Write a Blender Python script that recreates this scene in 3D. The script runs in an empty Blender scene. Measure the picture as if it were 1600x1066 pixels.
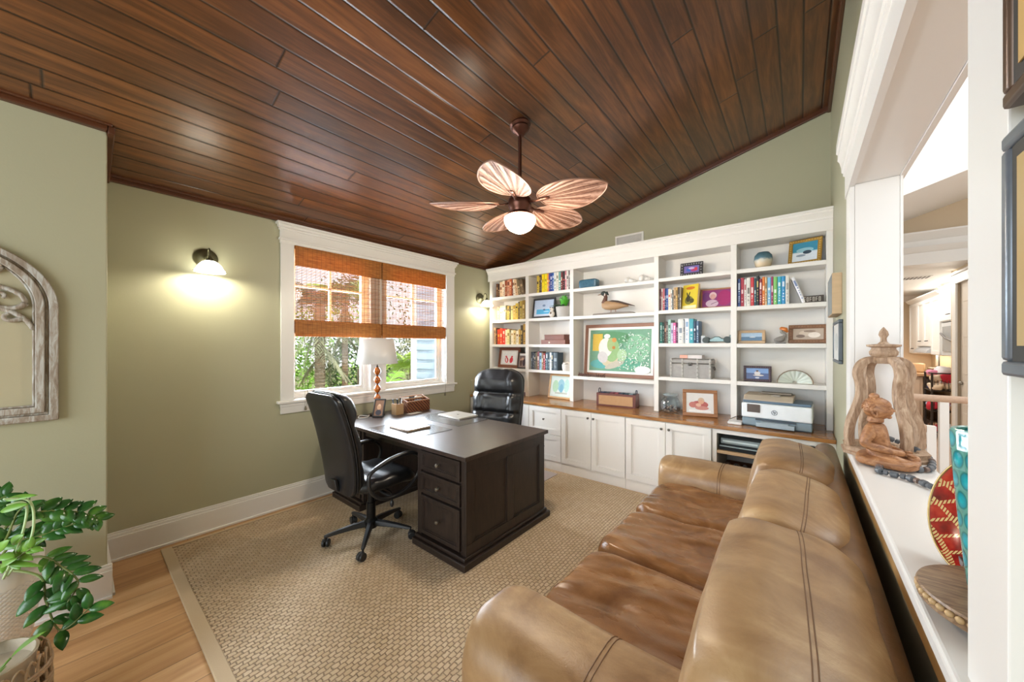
import bpy, math, random
from mathutils import Vector, Matrix, noise
PI = math.pi
D = bpy.data
SC = bpy.context.scene
COL = SC.collection
random.seed(7)
# ------------------------------------------------------------------ camera, sky, sun, exposure
EYE = 1.5
YAW = math.radians(39.03)
FPX = 555.0
HOR = 539.0
cam = D.cameras.new('camera')
cam.sensor_width = 36.0
cam.lens = FPX / 1600 * 36
cam.shift_y = (HOR - 533) / 1600
cam.clip_start = 0.02
camo = D.objects.new('camera', cam)
COL.objects.link(camo)
camo.location = (0, 0, EYE)
camo.rotation_euler = (PI / 2, 0, YAW)
SC.camera = camo
SC.view_settings.view_transform = 'Standard'
SC.view_settings.look = 'None'
SC.view_settings.gamma = 1
SC.view_settings.exposure = 1.0
SC.view_settings.use_curve_mapping = False
SC.cycles.use_denoising = True
SC.cycles.max_bounces = 10
SC.cycles.diffuse_bounces = 6
SC.cycles.glossy_bounces = 4
SC.cycles.transmission_bounces = 6
SC.cycles.transparent_max_bounces = 16
SC.cycles.sample_clamp_indirect = 6
SC.cycles.caustics_reflective = False
SC.cycles.caustics_refractive = False

world = D.worlds.new('sky')
SC.world = world
world.use_nodes = True
wn = world.node_tree.nodes
wl = world.node_tree.links
bg = wn['Background']
sky = wn.new('ShaderNodeTexSky')
sky.sky_type = 'HOSEK_WILKIE'
sky.sun_direction = Vector((0.5, -0.35, 0.8)).normalized()
sky.turbidity = 4
sky.ground_albedo = 0.5
mixw = wn.new('ShaderNodeMixRGB')
mixw.inputs[0].default_value = 0.8
wl.new(sky.outputs[0], mixw.inputs[1])
mixw.inputs[2].default_value = (0.95, 0.98, 1.0, 1)
wl.new(mixw.outputs[0], bg.inputs[0])
bg.inputs[1].default_value = 0.95

sun = D.lights.new('sun', 'SUN')
sun.energy = 2.6
sun.angle = 0.01
sun.color = (1, 0.95, 0.86)
suno = D.objects.new('sun', sun)
COL.objects.link(suno)
suno.rotation_euler = Vector((0.55, -0.25, 0.9)).to_track_quat('Z', 'Y').to_euler()


def area(name, loc, direction, sx, sy, power, color):
    l = D.lights.new(name, 'AREA')
    l.shape = 'RECTANGLE'
    l.size = sx
    l.size_y = sy
    l.energy = power
    l.color = color
    o = D.objects.new(name, l)
    COL.objects.link(o)
    o.location = loc
    o.rotation_euler = Vector(direction).to_track_quat('-Z', 'Y').to_euler()
    return o


# daylight through the window, then added fill lamps: behind the camera, hall and kitchen
area('window_daylight', (-4.05, 2.2, 1.7), (1, 0, -0.12), 1.8, 1.4, 190, (0.80, 0.90, 1.0))
area('rear_fill', (-1.0, -3.6, 1.7), (-0.12, 1, 0.06), 4.4, 2.6, 118, (0.82, 0.92, 1.0))  # added fill lamp behind the camera, stands for no modelled window
area('hall_fill', (2.6, 3.5, 5.3), (0, 0, -1), 3.0, 4.0, 95, (0.92, 0.97, 1.0))  # unseen lamp added to brighten the hall and the opening
area('kitchen_fill', (1.2, 8.6, 2.49), (0, 0, -1), 1.2, 2.4, 20, (1.0, 0.95, 0.88))  # unseen lamp added because the kitchen was too dark
area('kitchen_low_fill', (1.9, 9.9, 1.32), (0, 0, -1), 0.2, 1.4, 5, (1.0, 0.88, 0.7))  # second added lamp, lifts the kitchen below the wall cabinets


# ------------------------------------------------------------------ helpers
def ray(u, v):
    a = (u - 800) / FPX
    b = -(v - HOR) / FPX
    F = (-math.sin(YAW), math.cos(YAW))
    R = (math.cos(YAW), math.sin(YAW))
    return (F[0] + a * R[0], F[1] + a * R[1], b)


def onx(u, v, x):
    r = ray(u, v)
    t = x / r[0]
    return Vector((x, r[1] * t, EYE + r[2] * t))


def ony(u, v, y):
    r = ray(u, v)
    t = y / r[1]
    return Vector((r[0] * t, y, EYE + r[2] * t))


def onz(u, v, z):
    r = ray(u, v)
    t = (z - EYE) / r[2]
    return Vector((r[0] * t, r[1] * t, z))


def lin(c):
    return tuple(((x / 12.92) if x <= 0.04045 else ((x + 0.055) / 1.055) ** 2.4) for x in c)


def rgb(h):
    if isinstance(h, str):
        h = h.lstrip('#')
        c = tuple(int(h[i:i + 2], 16) / 255 for i in (0, 2, 4))
    else:
        c = h
    return lin(c) + (1.0,)


MATS = {}


class NT:
    def __init__(s, name):
        s.m = D.materials.new(name)
        s.m.use_nodes = True
        s.n = s.m.node_tree.nodes
        s.l = s.m.node_tree.links
        s.b = s.n['Principled BSDF']
        s.tc = s.n.new('ShaderNodeTexCoord')

    def node(s, t, **kw):
        x = s.n.new(t)
        for k, v in kw.items():
            setattr(x, k, v)
        return x

    def link(s, a, b):
        s.l.new(a, b)

    def put(s, sock, v):
        if hasattr(v, 'is_output') or isinstance(v, bpy.types.NodeSocket):
            s.l.new(v, sock)
        else:
            sock.default_value = v

    def math(s, op, a, b=0.0, c=None):
        x = s.node('ShaderNodeMath', operation=op)
        s.put(x.inputs[0], a)
        s.put(x.inputs[1], b)
        if c is not None:
            s.put(x.inputs[2], c)
        return x.outputs[0]

    def obj(s, scale=(1, 1, 1), rot=(0, 0, 0), src='Object'):
        mp = s.node('ShaderNodeMapping')
        s.link(s.tc.outputs[src], mp.inputs[0])
        mp.inputs['Scale'].default_value = scale
        mp.inputs['Rotation'].default_value = rot
        return mp.outputs[0]

    def noise(s, vec, scale=5, detail=3, rough=0.5, dist=0.0):
        x = s.node('ShaderNodeTexNoise')
        s.link(vec, x.inputs['Vector'])
        x.inputs['Scale'].default_value = scale
        x.inputs['Detail'].default_value = detail
        x.inputs['Roughness'].default_value = rough
        x.inputs['Distortion'].default_value = dist
        return x.outputs['Fac']

    def ramp(s, fac, stops):
        x = s.node('ShaderNodeValToRGB')
        s.link(fac, x.inputs[0])
        e = x.color_ramp.elements
        while len(e) < len(stops):
            e.new(0.5)
        for i, (p, c) in enumerate(stops):
            e[i].position = p
            e[i].color = rgb(c) if not (isinstance(c, (int, float))) else (c, c, c, 1)
        return x.outputs[0]

    def mix(s, fac, a, b, mode='MIX'):
        x = s.node('ShaderNodeMixRGB', blend_type=mode)
        s.put(x.inputs[0], fac)
        s.put(x.inputs[1], a)
        s.put(x.inputs[2], b)
        return x.outputs[0]

    def bump(s, h, strength=0.3, dist=0.01):
        x = s.node('ShaderNodeBump')
        x.inputs['Strength'].default_value = strength
        x.inputs['Distance'].default_value = dist
        s.link(h, x.inputs['Height'])
        s.link(x.outputs[0], s.b.inputs['Normal'])
        return x

    def set(s, **kw):
        for k, v in kw.items():
            s.put(s.b.inputs[k.replace('_', ' ')], v)


def mat(name, c, rough=0.5, metal=0.0, var=0.12, nscale=8.0, bump=0.0, bscale=60.0, emis=0.0,
        spec=0.5, coat=0.0, alpha=1.0, trans=0.0, stretch=(1, 1, 1)):
    if name in MATS:
        return MATS[name]
    t = NT(name)
    col = rgb(c)
    v = t.obj(stretch)
    f = t.noise(v, nscale, 4, 0.55)
    dark = tuple(x * (1 - var) for x in col[:3]) + (1,)
    lite = tuple(min(1, x * (1 + var)) for x in col[:3]) + (1,)
    t.set(Base_Color=t.mix(f, dark, lite), Roughness=rough, Metallic=metal)
    t.b.inputs['Specular IOR Level'].default_value = spec
    t.b.inputs['Coat Weight'].default_value = coat
    t.b.inputs['Alpha'].default_value = alpha
    t.b.inputs['Transmission Weight'].default_value = trans
    if bump:
        t.bump(t.noise(v, bscale, 5, 0.6), bump, 0.005)
    if emis:
        t.b.inputs['Emission Color'].default_value = col
        t.b.inputs['Emission Strength'].default_value = emis
    MATS[name] = t.m
    return t.m


def cm(hexcol, rough=0.5, **kw):
    """plain colour material shared by hex value"""
    return mat('paint_' + hexcol.strip('#') + ('_%d' % int(rough * 100)), hexcol, rough, **kw)


def link(o):
    COL.objects.link(o)
    return o


def thing(name, label, cat, loc=(0, 0, 0), rotz=0.0, group=None):
    o = D.objects.new(name, None)
    o.empty_display_size = 0.1
    link(o)
    o.location = loc
    o.rotation_euler = (0, 0, rotz)
    tag(o, label, cat, group)
    return o


def tag(o, label=None, cat=None, group=None, kind=None):
    if label:
        o['label'] = label
    if cat:
        o['category'] = cat
    if group:
        o['group'] = group
    if kind:
        o['kind'] = kind
    return o


def rotm(rx=0, ry=0, rz=0):
    return (Matrix.Rotation(rz, 4, 'Z') @ Matrix.Rotation(ry, 4, 'Y') @ Matrix.Rotation(rx, 4, 'X'))


def T(x, y, z):
    return Matrix.Translation((x, y, z))


class MB:
    def __init__(s):
        s.v = []
        s.f = []
        s.mi = []
        s.M = Matrix.Identity(4)

    def add(s, vs, fs, m=0):
        b = len(s.v)
        s.v += [s.M @ Vector(p) for p in vs]
        for f in fs:
            s.f.append([b + i for i in f])
            s.mi.append(m)
        return s

    def box(s, x0, x1, y0, y1, z0, z1, m=0):
        vs = [(x, y, z) for z in (z0, z1) for y in (y0, y1) for x in (x0, x1)]
        fs = [(0, 2, 3, 1), (4, 5, 7, 6), (0, 1, 5, 4), (2, 6, 7, 3), (0, 4, 6, 2), (1, 3, 7, 5)]
        return s.add(vs, fs, m)

    def cbox(s, c, h, m=0, R=None):
        old = s.M
        s.M = old @ T(*c) @ (R or Matrix.Identity(4))
        s.box(-h[0], h[0], -h[1], h[1], -h[2], h[2], m)
        s.M = old
        return s

    def lathe(s, prof, c=(0, 0, 0), n=24, m=0, R=None, sc=(1, 1), cap=True):
        old = s.M
        s.M = old @ T(*c) @ (R or Matrix.Identity(4))
        vs, fs = [], []
        for (r, z) in prof:
            for k in range(n):
                a = 2 * PI * k / n
                vs.append((r * math.cos(a) * sc[0], r * math.sin(a) * sc[1], z))
        for i in range(len(prof) - 1):
            for k in range(n):
                a, b = i * n + k, i * n + (k + 1) % n
                fs.append((a, b, b + n, a + n))
        if cap:
            if prof[0][0] > 1e-5:
                fs.append(tuple(range(n))[::-1])
            if prof[-1][0] > 1e-5:
                fs.append(tuple((len(prof) - 1) * n + k for k in range(n)))
        s.add(vs, fs, m)
        s.M = old
        return s

    def tube(s, pts, r, n=8, m=0, cap=True, closed=False, sy=1.0):
        pts = [Vector(p) for p in pts]
        N = len(pts)
        rr = r if isinstance(r, (list, tuple)) else [r] * N
        rings = []
        up = None
        for i, p in enumerate(pts):
            if closed:
                d = pts[(i + 1) % N] - pts[i - 1]
            else:
                d = pts[min(i + 1, N - 1)] - pts[max(i - 1, 0)]
            if d.length < 1e-9:
                d = Vector((0, 0, 1))
            d.normalize()
            if up is None:
                up = Vector((0, 0, 1)) if abs(d.z) < 0.9 else Vector((1, 0, 0))
            a = (up - d * up.dot(d))
            if a.length < 1e-6:
                a = d.orthogonal()
            a.normalize()
            b = d.cross(a)
            up = a
            rings.append([p + (a * math.cos(2 * PI * k / n) * sy + b * math.sin(2 * PI * k / n)) * rr[i] for k in range(n)])
        return s.loft(rings, m, cap and not closed, closed)

    def loft(s, rings, m=0, cap=True, closed=False):
        n = len(rings[0])
        vs = [p for r in rings for p in r]
        fs = []
        L = len(rings)
        for i in range(L if closed else L - 1):
            j = (i + 1) % L
            for k in range(n):
                k2 = (k + 1) % n
                fs.append((i * n + k, i * n + k2, j * n + k2, j * n + k))
        if cap:
            fs.append(tuple(range(n))[::-1])
            fs.append(tuple((L - 1) * n + k for k in range(n)))
        return s.add(vs, fs, m)

    def prism(s, pts, a, b, axis='y', m=0):
        """extrude a 2-D outline; axis is the extrusion axis"""
        def P(p, t):
            return {'x': (t, p[0], p[1]), 'y': (p[0], t, p[1]), 'z': (p[0], p[1], t)}[axis]
        n = len(pts)
        vs = [P(p, a) for p in pts] + [P(p, b) for p in pts]
        fs = [tuple(range(n)), tuple(range(2 * n - 1, n - 1, -1))]
        fs += [(i, n + i, n + (i + 1) % n, (i + 1) % n) for i in range(n)]
        return s.add(vs, fs, m)

    def ball(s, c, r, m=0, n=16, k=10, sc=(1, 1, 1), R=None):
        prof = [(r * math.sin(PI * i / k), -r * math.cos(PI * i / k)) for i in range(k + 1)]
        old = s.M
        s.M = old @ T(*c) @ (R or Matrix.Identity(4)) @ Matrix.Diagonal((sc[0], sc[1], sc[2], 1))
        s.lathe([(max(a, 1e-4), b) for a, b in prof], n=n, m=m)
        s.M = old
        return s

    def grid(s, fn, nu, nv, m=0, closed_u=False):
        vs = [fn(i / (nu - (0 if closed_u else 1)), j / (nv - 1)) for j in range(nv) for i in range(nu)]
        fs = []
        for j in range(nv - 1):
            for i in range(nu if closed_u else nu - 1):
                i2 = (i + 1) % nu
                fs.append((j * nu + i, j * nu + i2, (j + 1) * nu + i2, (j + 1) * nu + i))
        return s.add(vs, fs, m)

    def build(s, name, mats, parent=None, local=False, bevel=0.0, smooth=35, sub=0, solid=0.0, seg=2):
        me = D.meshes.new(name)
        off = Vector((0, 0, 0))
        inv = None
        if parent is not None and not local:
            # verts given in world coordinates
            p = parent
            Mx = Matrix.Identity(4)
            while p is not None:
                Mx = (Matrix.Translation(p.location) @ p.rotation_euler.to_matrix().to_4x4()) @ Mx
                p = p.parent
            inv = Mx.inverted()
        vs = [(inv @ v) if inv else v for v in s.v]
        me.from_pydata([tuple(v) for v in vs], [], s.f)
        if not isinstance(mats, (list, tuple)):
            mats = [mats]
        for x in mats:
            me.materials.append(x)
        me.polygons.foreach_set('material_index', s.mi)
        me.validate()
        me.update()
        import bmesh
        bm = bmesh.new()
        bm.from_mesh(me)
        bmesh.ops.recalc_face_normals(bm, faces=bm.faces)
        bm.to_mesh(me)
        bm.free()
        if smooth:
            me.shade_smooth()
            if smooth < 180:
                me.set_sharp_from_angle(angle=math.radians(smooth))
        o = D.objects.new(name, me)
        link(o)
        if parent is not None:
            o.parent = parent
        if bevel:
            b = o.modifiers.new('bevel', 'BEVEL')
            b.width = bevel
            b.segments = seg
            b.limit_method = 'ANGLE'
            b.angle_limit = math.radians(40)
        if solid:
            q = o.modifiers.new('solid', 'SOLIDIFY')
            q.thickness = solid
            q.offset = 0
        if sub:
            q = o.modifiers.new('sub', 'SUBSURF')
            q.levels = sub
            q.render_levels = sub
        return o


def struct(o):
    o['kind'] = 'structure'
    return o


def dup(root, loc=None, rotz=None, label=None, group=None):
    def cp(o, par):
        c = o.copy()
        COL.objects.link(c)
        if par is not None:
            c.parent = par
        for ch in [x for x in D.objects if x.parent is o]:
            cp(ch, c)
        return c
    r = cp(root, None)
    if loc is not None:
        r.location = loc
    if rotz is not None:
        r.rotation_euler = (0, 0, rotz)
    if label:
        r['label'] = label
    if group:
        r['group'] = group
    return r


def bez(p0, p1, p2, p3, n=12):
    out = []
    p0, p1, p2, p3 = map(Vector, (p0, p1, p2, p3))
    for i in range(n + 1):
        t = i / n
        out.append((1 - t) ** 3 * p0 + 3 * (1 - t) ** 2 * t * p1 + 3 * (1 - t) * t * t * p2 + t ** 3 * p3)
    return out


def spline(pts, n=6, closed=False):
    """Catmull-Rom through the points"""
    pts = [Vector(p) for p in pts]
    out = []
    N = len(pts)
    for i in range(N if closed else N - 1):
        if closed:
            a, b, c, d = pts[i - 1], pts[i], pts[(i + 1) % N], pts[(i + 2) % N]
        else:
            a, b, c, d = pts[max(i - 1, 0)], pts[i], pts[i + 1], pts[min(i + 2, N - 1)]
        for k in range(n):
            t = k / n
            out.append(0.5 * ((2 * b) + (c - a) * t + (2 * a - 5 * b + 4 * c - d) * t * t + (3 * b - a - 3 * c + d) * t ** 3))
    if not closed:
        out.append(pts[-1])
    return out


def puffpt(q, half, p=(4, 4, 4)):
    """round a point of the cube [-1,1]^3 towards a superellipsoid"""
    s = (abs(q[0]) ** p[0] + abs(q[1]) ** p[1] + abs(q[2]) ** p[2])
    k = max(abs(q[0]), abs(q[1]), abs(q[2]))
    pm = sum(p) / 3
    r = s ** (1 / pm)
    f = k / r if r > 0 else 1
    return Vector((q[0] * f * half[0], q[1] * f * half[1], q[2] * f * half[2]))


def puff(mb, c, half, p=(4, 4, 4), n=20, m=0, R=None, amp=0.0, fr=4.0, fn=None, seed=0.0):
    """soft stuffed block"""
    idx = {}
    vs, fs = [], []

    def vid(i, j, k):
        key = (i, j, k)
        if key not in idx:
            q = [math.sin((2 * a / n - 1) * PI / 2) * 0.35 + (2 * a / n - 1) * 0.65 for a in key]
            v = puffpt(q, half, p)
            if fn:
                v = fn(v, q)
            if amp:
                w = v.normalized() if v.length else v
                v = v + w * amp * (noise.noise(v * fr + Vector((seed, seed, 0))) + 0.5 * noise.noise(v * fr * 2.3 + Vector((0, seed, 3))))
            idx[key] = len(vs)
            vs.append(v)
        return idx[key]
    for a in range(n):
        for b in range(n):
            for (k, flip) in ((0, 1), (n, 0)):
                for ax in range(3):
                    def K(x, y):
                        t = [0, 0, 0]
                        t[ax] = k
                        t[(ax + 1) % 3] = x
                        t[(ax + 2) % 3] = y
                        return vid(*t)
                    q = (K(a, b), K(a + 1, b), K(a + 1, b + 1), K(a, b + 1))
                    fs.append(q[::-1] if flip else q)
    old = mb.M
    mb.M = old @ T(*c) @ (R or Matrix.Identity(4))
    mb.add(vs, fs, m)
    mb.M = old
    return mb
# ------------------------------------------------------------------ big surface materials
def plank_mat(name, axis_w, axis_l, w, L, phase, stops, rough, groove=0.035, depth=0.6, slope=None, gx=1.0, pv=0.16):
    t = NT(name)
    sep = t.node('ShaderNodeSeparateXYZ')
    t.link(t.tc.outputs['Object'], sep.inputs[0])
    W = t.math('DIVIDE', t.math('SUBTRACT', sep.outputs[axis_w], phase), w)
    row = t.math('FLOOR', W)
    fr = t.math('SUBTRACT', W, row)
    wn_ = t.node('ShaderNodeTexWhiteNoise', noise_dimensions='1D')
    t.link(row, wn_.inputs['W'])
    Lc = t.math('ADD', t.math('DIVIDE', sep.outputs[axis_l], L), wn_.outputs['Value'])
    seg = t.math('FLOOR', Lc)
    fl = t.math('SUBTRACT', Lc, seg)
    pid = t.node('ShaderNodeTexWhiteNoise', noise_dimensions='2D')
    cmb = t.node('ShaderNodeCombineXYZ')
    t.link(row, cmb.inputs[0])
    t.link(seg, cmb.inputs[1])
    t.link(cmb.outputs[0], pid.inputs['Vector'])
    # grain stretched along the plank
    add = t.node('ShaderNodeVectorMath', operation='ADD')
    scl = t.node('ShaderNodeVectorMath', operation='MULTIPLY')
    s3 = [14 * gx, 14 * gx, 14 * gx]
    s3[axis_l] = 1.1 * gx
    scl.inputs[1].default_value = s3
    t.link(t.tc.outputs['Object'], scl.inputs[0])
    off = t.node('ShaderNodeVectorMath', operation='SCALE')
    t.link(pid.outputs['Color'], off.inputs[0])
    off.inputs['Scale'].default_value = 30
    t.link(scl.outputs[0], add.inputs[0])
    t.link(off.outputs[0], add.inputs[1])
    g1 = t.noise(add.outputs[0], 1.0, 5, 0.6, 1.4)
    g2 = t.noise(add.outputs[0], 4.0, 4, 0.6, 0.4)
    g = t.math('ADD', t.math('MULTIPLY', g1, 0.7), t.math('MULTIPLY', g2, 0.3))
    g = t.math('ADD', g, t.math('MULTIPLY', t.math('SUBTRACT', pid.outputs['Value'], 0.5), pv))
    colr = t.ramp(g, stops)
    e1 = t.math('MINIMUM', fr, t.math('SUBTRACT', 1.0, fr))
    e2 = t.math('MULTIPLY', t.math('MINIMUM', fl, t.math('SUBTRACT', 1.0, fl)), L / w)
    e = t.math('MINIMUM', e1, e2)
    edge = t.math('MINIMUM', t.math('DIVIDE', e, groove), 1.0)
    dark = t.mix(1.0, colr, (0.06, 0.05, 0.04, 1), 'MULTIPLY')
    t.set(Base_Color=t.mix(edge, dark, colr), Roughness=t.math('ADD', rough, t.math('MULTIPLY', g2, 0.12)))
    h = t.math('ADD', edge, t.math('MULTIPLY', g2, 0.06))
    t.bump(h, depth, 0.004)
    return t.m


M_ceil = plank_mat('stained_ceiling_boards', 0, 1, 0.1325, 3.4, -0.112,
                   [(0.25, '#3d2412'), (0.45, '#5b381e'), (0.58, '#744826'), (0.8, '#905e32')], 0.27, 0.065, 0.9, pv=0.10)
M_ceil.node_tree.nodes['Principled BSDF'].inputs['Coat Weight'].default_value = 0.35
M_ceil.node_tree.nodes['Principled BSDF'].inputs['Coat Roughness'].default_value = 0.25
M_floor = plank_mat('oak_floor_boards', 0, 1, 0.195, 1.6, -2.48,
                    [(0.22, '#7d5c3a'), (0.40, '#a97e52'), (0.58, '#c2986a'), (0.8, '#d6b186')], 0.42, 0.014, 0.25, gx=0.55, pv=0.24)


def wall_mat(name, c, var=0.03):
    t = NT(name)
    v = t.obj()
    f = t.noise(v, 1.3, 3, 0.5)
    col = rgb(c)
    a = tuple(x * (1 - var) for x in col[:3]) + (1,)
    b = tuple(x * (1 + var) for x in col[:3]) + (1,)
    t.set(Base_Color=t.mix(f, a, b), Roughness=0.45)
    t.bump(t.noise(v, 90, 3, 0.6), 0.12, 0.003)
    return t.m


M_wall = wall_mat('sage_green_wall_paint', '#aaa88d')
M_tan = wall_mat('tan_wall_paint', '#cbb79a')
M_white = mat('white_trim_paint', '#e4e2de', 0.35, var=0.02, nscale=3)
M_shelf = mat('white_cabinet_paint', '#e6e2dc', 0.4, var=0.02, nscale=3)
M_hallwhite = mat('white_hall_paint', '#e9e8e4', 0.6, var=0.02, nscale=3)
M_dgap = mat('dark_gap', '#2b2824', 0.8)

# ------------------------------------------------------------------ the room shell
WX = -3.70      # window wall
BY = 4.25       # back wall
RX = 0.215      # right wall
RX2 = 0.36      # its far face
SX = -3.19      # stub wall on the left
SY = 0.125      # where the stub ends
Y0 = -3.2       # rear of the room, no wall, left open for fill light
OY0, OY1 = 0.84, 2.50   # opening in the right wall
OZ0, OZ1 = 0.96, 2.325


def cz(x):
    return 2.655 + 0.25 * (x - WX)


struct(MB().box(-4.0, RX + 0.05, Y0, BY + 0.1, -0.12, 0.0).build('floor', M_floor, smooth=0))
M_tile = NT('hall_floor_tile')
_b = M_tile.node('ShaderNodeTexBrick')
M_tile.link(M_tile.obj((2.2, 2.2, 2.2)), _b.inputs['Vector'])
_b.offset = 0
_b.inputs['Color1'].default_value = rgb('#b59a86')
_b.inputs['Color2'].default_value = rgb('#c2a793')
_b.inputs['Mortar'].default_value = rgb('#d9cdbd')
_b.inputs['Brick Width'].default_value = 1.0
_b.inputs['Row Height'].default_value = 1.0
_b.inputs['Mortar Size'].default_value = 0.015
M_tile.set(Base_Color=_b.outputs['Color'], Roughness=0.4)
M_tile = M_tile.m
struct(MB().box(RX + 0.05, 6.5, Y0, 11.2, -0.12, 0.0).build('floor_hall', M_tile, smooth=0))

# sloped board ceiling (one slab)
mb = MB()
xa, xb = WX - 0.1, RX + 0.01
ya, yb = Y0, BY + 0.08
mb.add([(xa, ya, cz(xa)), (xb, ya, cz(xb)), (xb, yb, cz(xb)), (xa, yb, cz(xa)),
        (xa, ya, cz(xa) + 0.15), (xb, ya, cz(xb) + 0.15), (xb, yb, cz(xb) + 0.15), (xa, yb, cz(xa) + 0.15)],
       [(0, 3, 2, 1), (4, 5, 6, 7), (0, 1, 5, 4), (3, 7, 6, 2), (0, 4, 7, 3), (1, 2, 6, 5)])
struct(mb.build('ceiling', M_ceil, smooth=0))

M_mould = mat('stained_ceiling_moulding', '#512c18', 0.3, var=0.3, nscale=5, stretch=(6, 1, 6))
# ceiling moulding: small dark quarter strip following the walls
mb = MB()


def strip(mb, p, q, w, h, m=0):
    """box-section strip from p to q; w sideways, h downwards"""
    p, q = Vector(p), Vector(q)
    d = (q - p).normalized()
    side = Vector((0, 0, 1)).cross(d).normalized()
    up = d.cross(side).normalized()
    rings = []
    for c in (p, q):
        rings.append([c + side * w / 2 + up * 0.0, c - side * w / 2 + up * 0.0,
                      c - side * w / 2 - up * h * 0.35, c - side * w * 0.1 - up * h * 0.55, c + side * 0.1 * w - up * h, c + side * w / 2 - up * h])
    mb.loft(rings, m)


mb.box(WX, WX + 0.035, SY, BY, cz(WX) - 0.03, cz(WX) + 0.01)
mb.box(WX + 0.035, WX + 0.055, SY, BY, cz(WX) - 0.005, cz(WX) + 0.02)
mb.box(SX - 0.02, SX + 0.035, Y0, SY, cz(SX) - 0.025, cz(SX) + 0.015)
mb.box(SX + 0.035, SX + 0.055, Y0, SY + 0.02, cz(SX) + 0.0, cz(SX) + 0.025)
for (x0, x1, yy, t) in ((WX, SX + 0.03, SY, 0.03), (WX, RX, BY - 0.03, 0.03)):
    z0, z1 = cz(x0), cz(x1)
    mb.add([(x0, yy, z0 - 0.045), (x1, yy, z1 - 0.045), (x1, yy + t, z1 - 0.045), (x0, yy + t, z0 - 0.045),
            (x0, yy, z0 + 0.01), (x1, yy, z1 + 0.01), (x1, yy + t, z1 + 0.01), (x0, yy + t, z0 + 0.01)],
           [(0, 3, 2, 1), (4, 5, 6, 7), (0, 1, 5, 4), (3, 7, 6, 2), (0, 4, 7, 3), (1, 2, 6, 5)])
mb.box(RX - 0.025, RX, Y0, BY, cz(RX) - 0.06, cz(RX) + 0.01)
struct(mb.build('trim_1', M_mould, bevel=0.006, smooth=0))

# window wall with its opening
GY0, GY1, GZ0, GZ1 = 1.296, 3.145, 1.0, 2.44
T1 = 0.16
mb = MB()
mb.box(WX - T1, WX, Y0, GY0, 0, cz(WX) + 0.1)
mb.box(WX - T1, WX, GY1, BY + 0.1, 0, cz(WX) + 0.1)
mb.box(WX - T1, WX, GY0, GY1, 0, GZ0 - 0.03)
mb.box(WX - T1, WX, GY0, GY1, GZ1, cz(WX) + 0.1)
struct(mb.build('wall_left', M_wall, smooth=0))
mb = MB()
mb.box(WX + 0.001, SX, Y0, SY, 0, cz(SX) + 0.02)
struct(mb.build('wall_near_left', M_wall, smooth=0, bevel=0.006))
mb = MB()
mb.prism([(WX - 0.1, 0), (RX + 0.001, 0), (RX + 0.001, cz(RX) + 0.1), (WX - 0.1, cz(WX) + 0.05)], BY, BY + 0.12, 'y')
struct(mb.build('wall_back', M_wall, smooth=0))
mb = MB()
zt = cz(RX) + 0.12
mb.box(RX, RX2, Y0, OY0, 0, zt)
mb.box(RX, RX2, OY1, BY + 0.12, 0, zt)
mb.box(RX, RX2, OY0, OY1, 0, OZ0)
mb.box(RX, RX2, OY0, OY1, OZ1, zt)
struct(mb.build('wall_right', M_wall, smooth=0))

# baseboards
def baseboard(name, segs):
    mb = MB()
    for (x0, y0, x1, y1, nx, ny) in segs:
        for (t, z0, z1) in ((0.020, 0, 0.165), (0.014, 0.165, 0.185), (0.009, 0.185, 0.2)):
            mb.box(min(x0, x1, x0 + nx * t, x1 + nx * t), max(x0, x1, x0 + nx * t, x1 + nx * t),
                   min(y0, y1, y0 + ny * t, y1 + ny * t), max(y0, y1, y0 + ny * t, y1 + ny * t), z0, z1)
        for (t, z0, z1) in ((0.032, 0, 0.018),):
            mb.box(min(x0, x1, x0 + nx * t), max(x0, x1, x0 + nx * t),
                   min(y0, y1, y0 + ny * t), max(y0, y1, y0 + ny * t), z0, z1)
    return struct(mb.build(name, M_white, bevel=0.003, smooth=0))


baseboard('baseboard_left', [(WX, SY, WX, 3.64, 1, 0), (WX, SY, SX, SY, 0, 1)])
baseboard('baseboard_near_left', [(SX, Y0, SX, SY + 0.02, 1, 0)])
baseboard('baseboard_right', [(RX, Y0, RX, 3.64, -1, 0)])

# ------------------------------------------------------------------ window
mb = MB()
# casing: sides, head with crown, apron
CY0, CY1 = 1.19, 3.285
mb.box(WX, WX + 0.022, CY0, GY0 + 0.004, 0.985, 2.47)
mb.box(WX, WX + 0.022, GY1 - 0.004, CY1, 0.985, 2.47)
mb.box(WX, WX + 0.026, CY0 - 0.005, CY1 + 0.005, 2.435, 2.56)
mb.box(WX, WX + 0.040, CY0 - 0.015, CY1 + 0.015, 2.462, 2.482)
mb.box(WX, WX + 0.040, CY0 - 0.014, CY1 + 0.014, 2.555, 2.575)
mb.box(WX, WX + 0.052, CY0 - 0.024, CY1 + 0.024, 2.575, 2.60)
mb.box(WX, WX + 0.066, CY0 - 0.038, CY1 + 0.038, 2.60, 2.622)
mb.box(WX, WX + 0.020, CY0, CY1, 0.865, 0.975)
mb.box(WX, WX + 0.028, CY0 - 0.003, CY1 + 0.003, 0.93, 0.962)
struct(mb.build('trim_2', M_white, bevel=0.003, smooth=0))
mb = MB()
mb.box(WX - 0.15, WX + 0.05, CY0 - 0.03, CY1 + 0.03, 0.962, 0.985)
struct(mb.build('trim_3', M_white, bevel=0.004, smooth=0))
M_glass = NT('window_glass')
_n = M_glass.n
_tr = M_glass.node('ShaderNodeBsdfTransparent')
_gl = M_glass.node('ShaderNodeBsdfGlossy')
_gl.inputs['Roughness'].default_value = 0.02
_fr = M_glass.node('ShaderNodeFresnel')
_fr.inputs[0].default_value = 1.3
_mx = M_glass.node('ShaderNodeMixShader')
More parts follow.
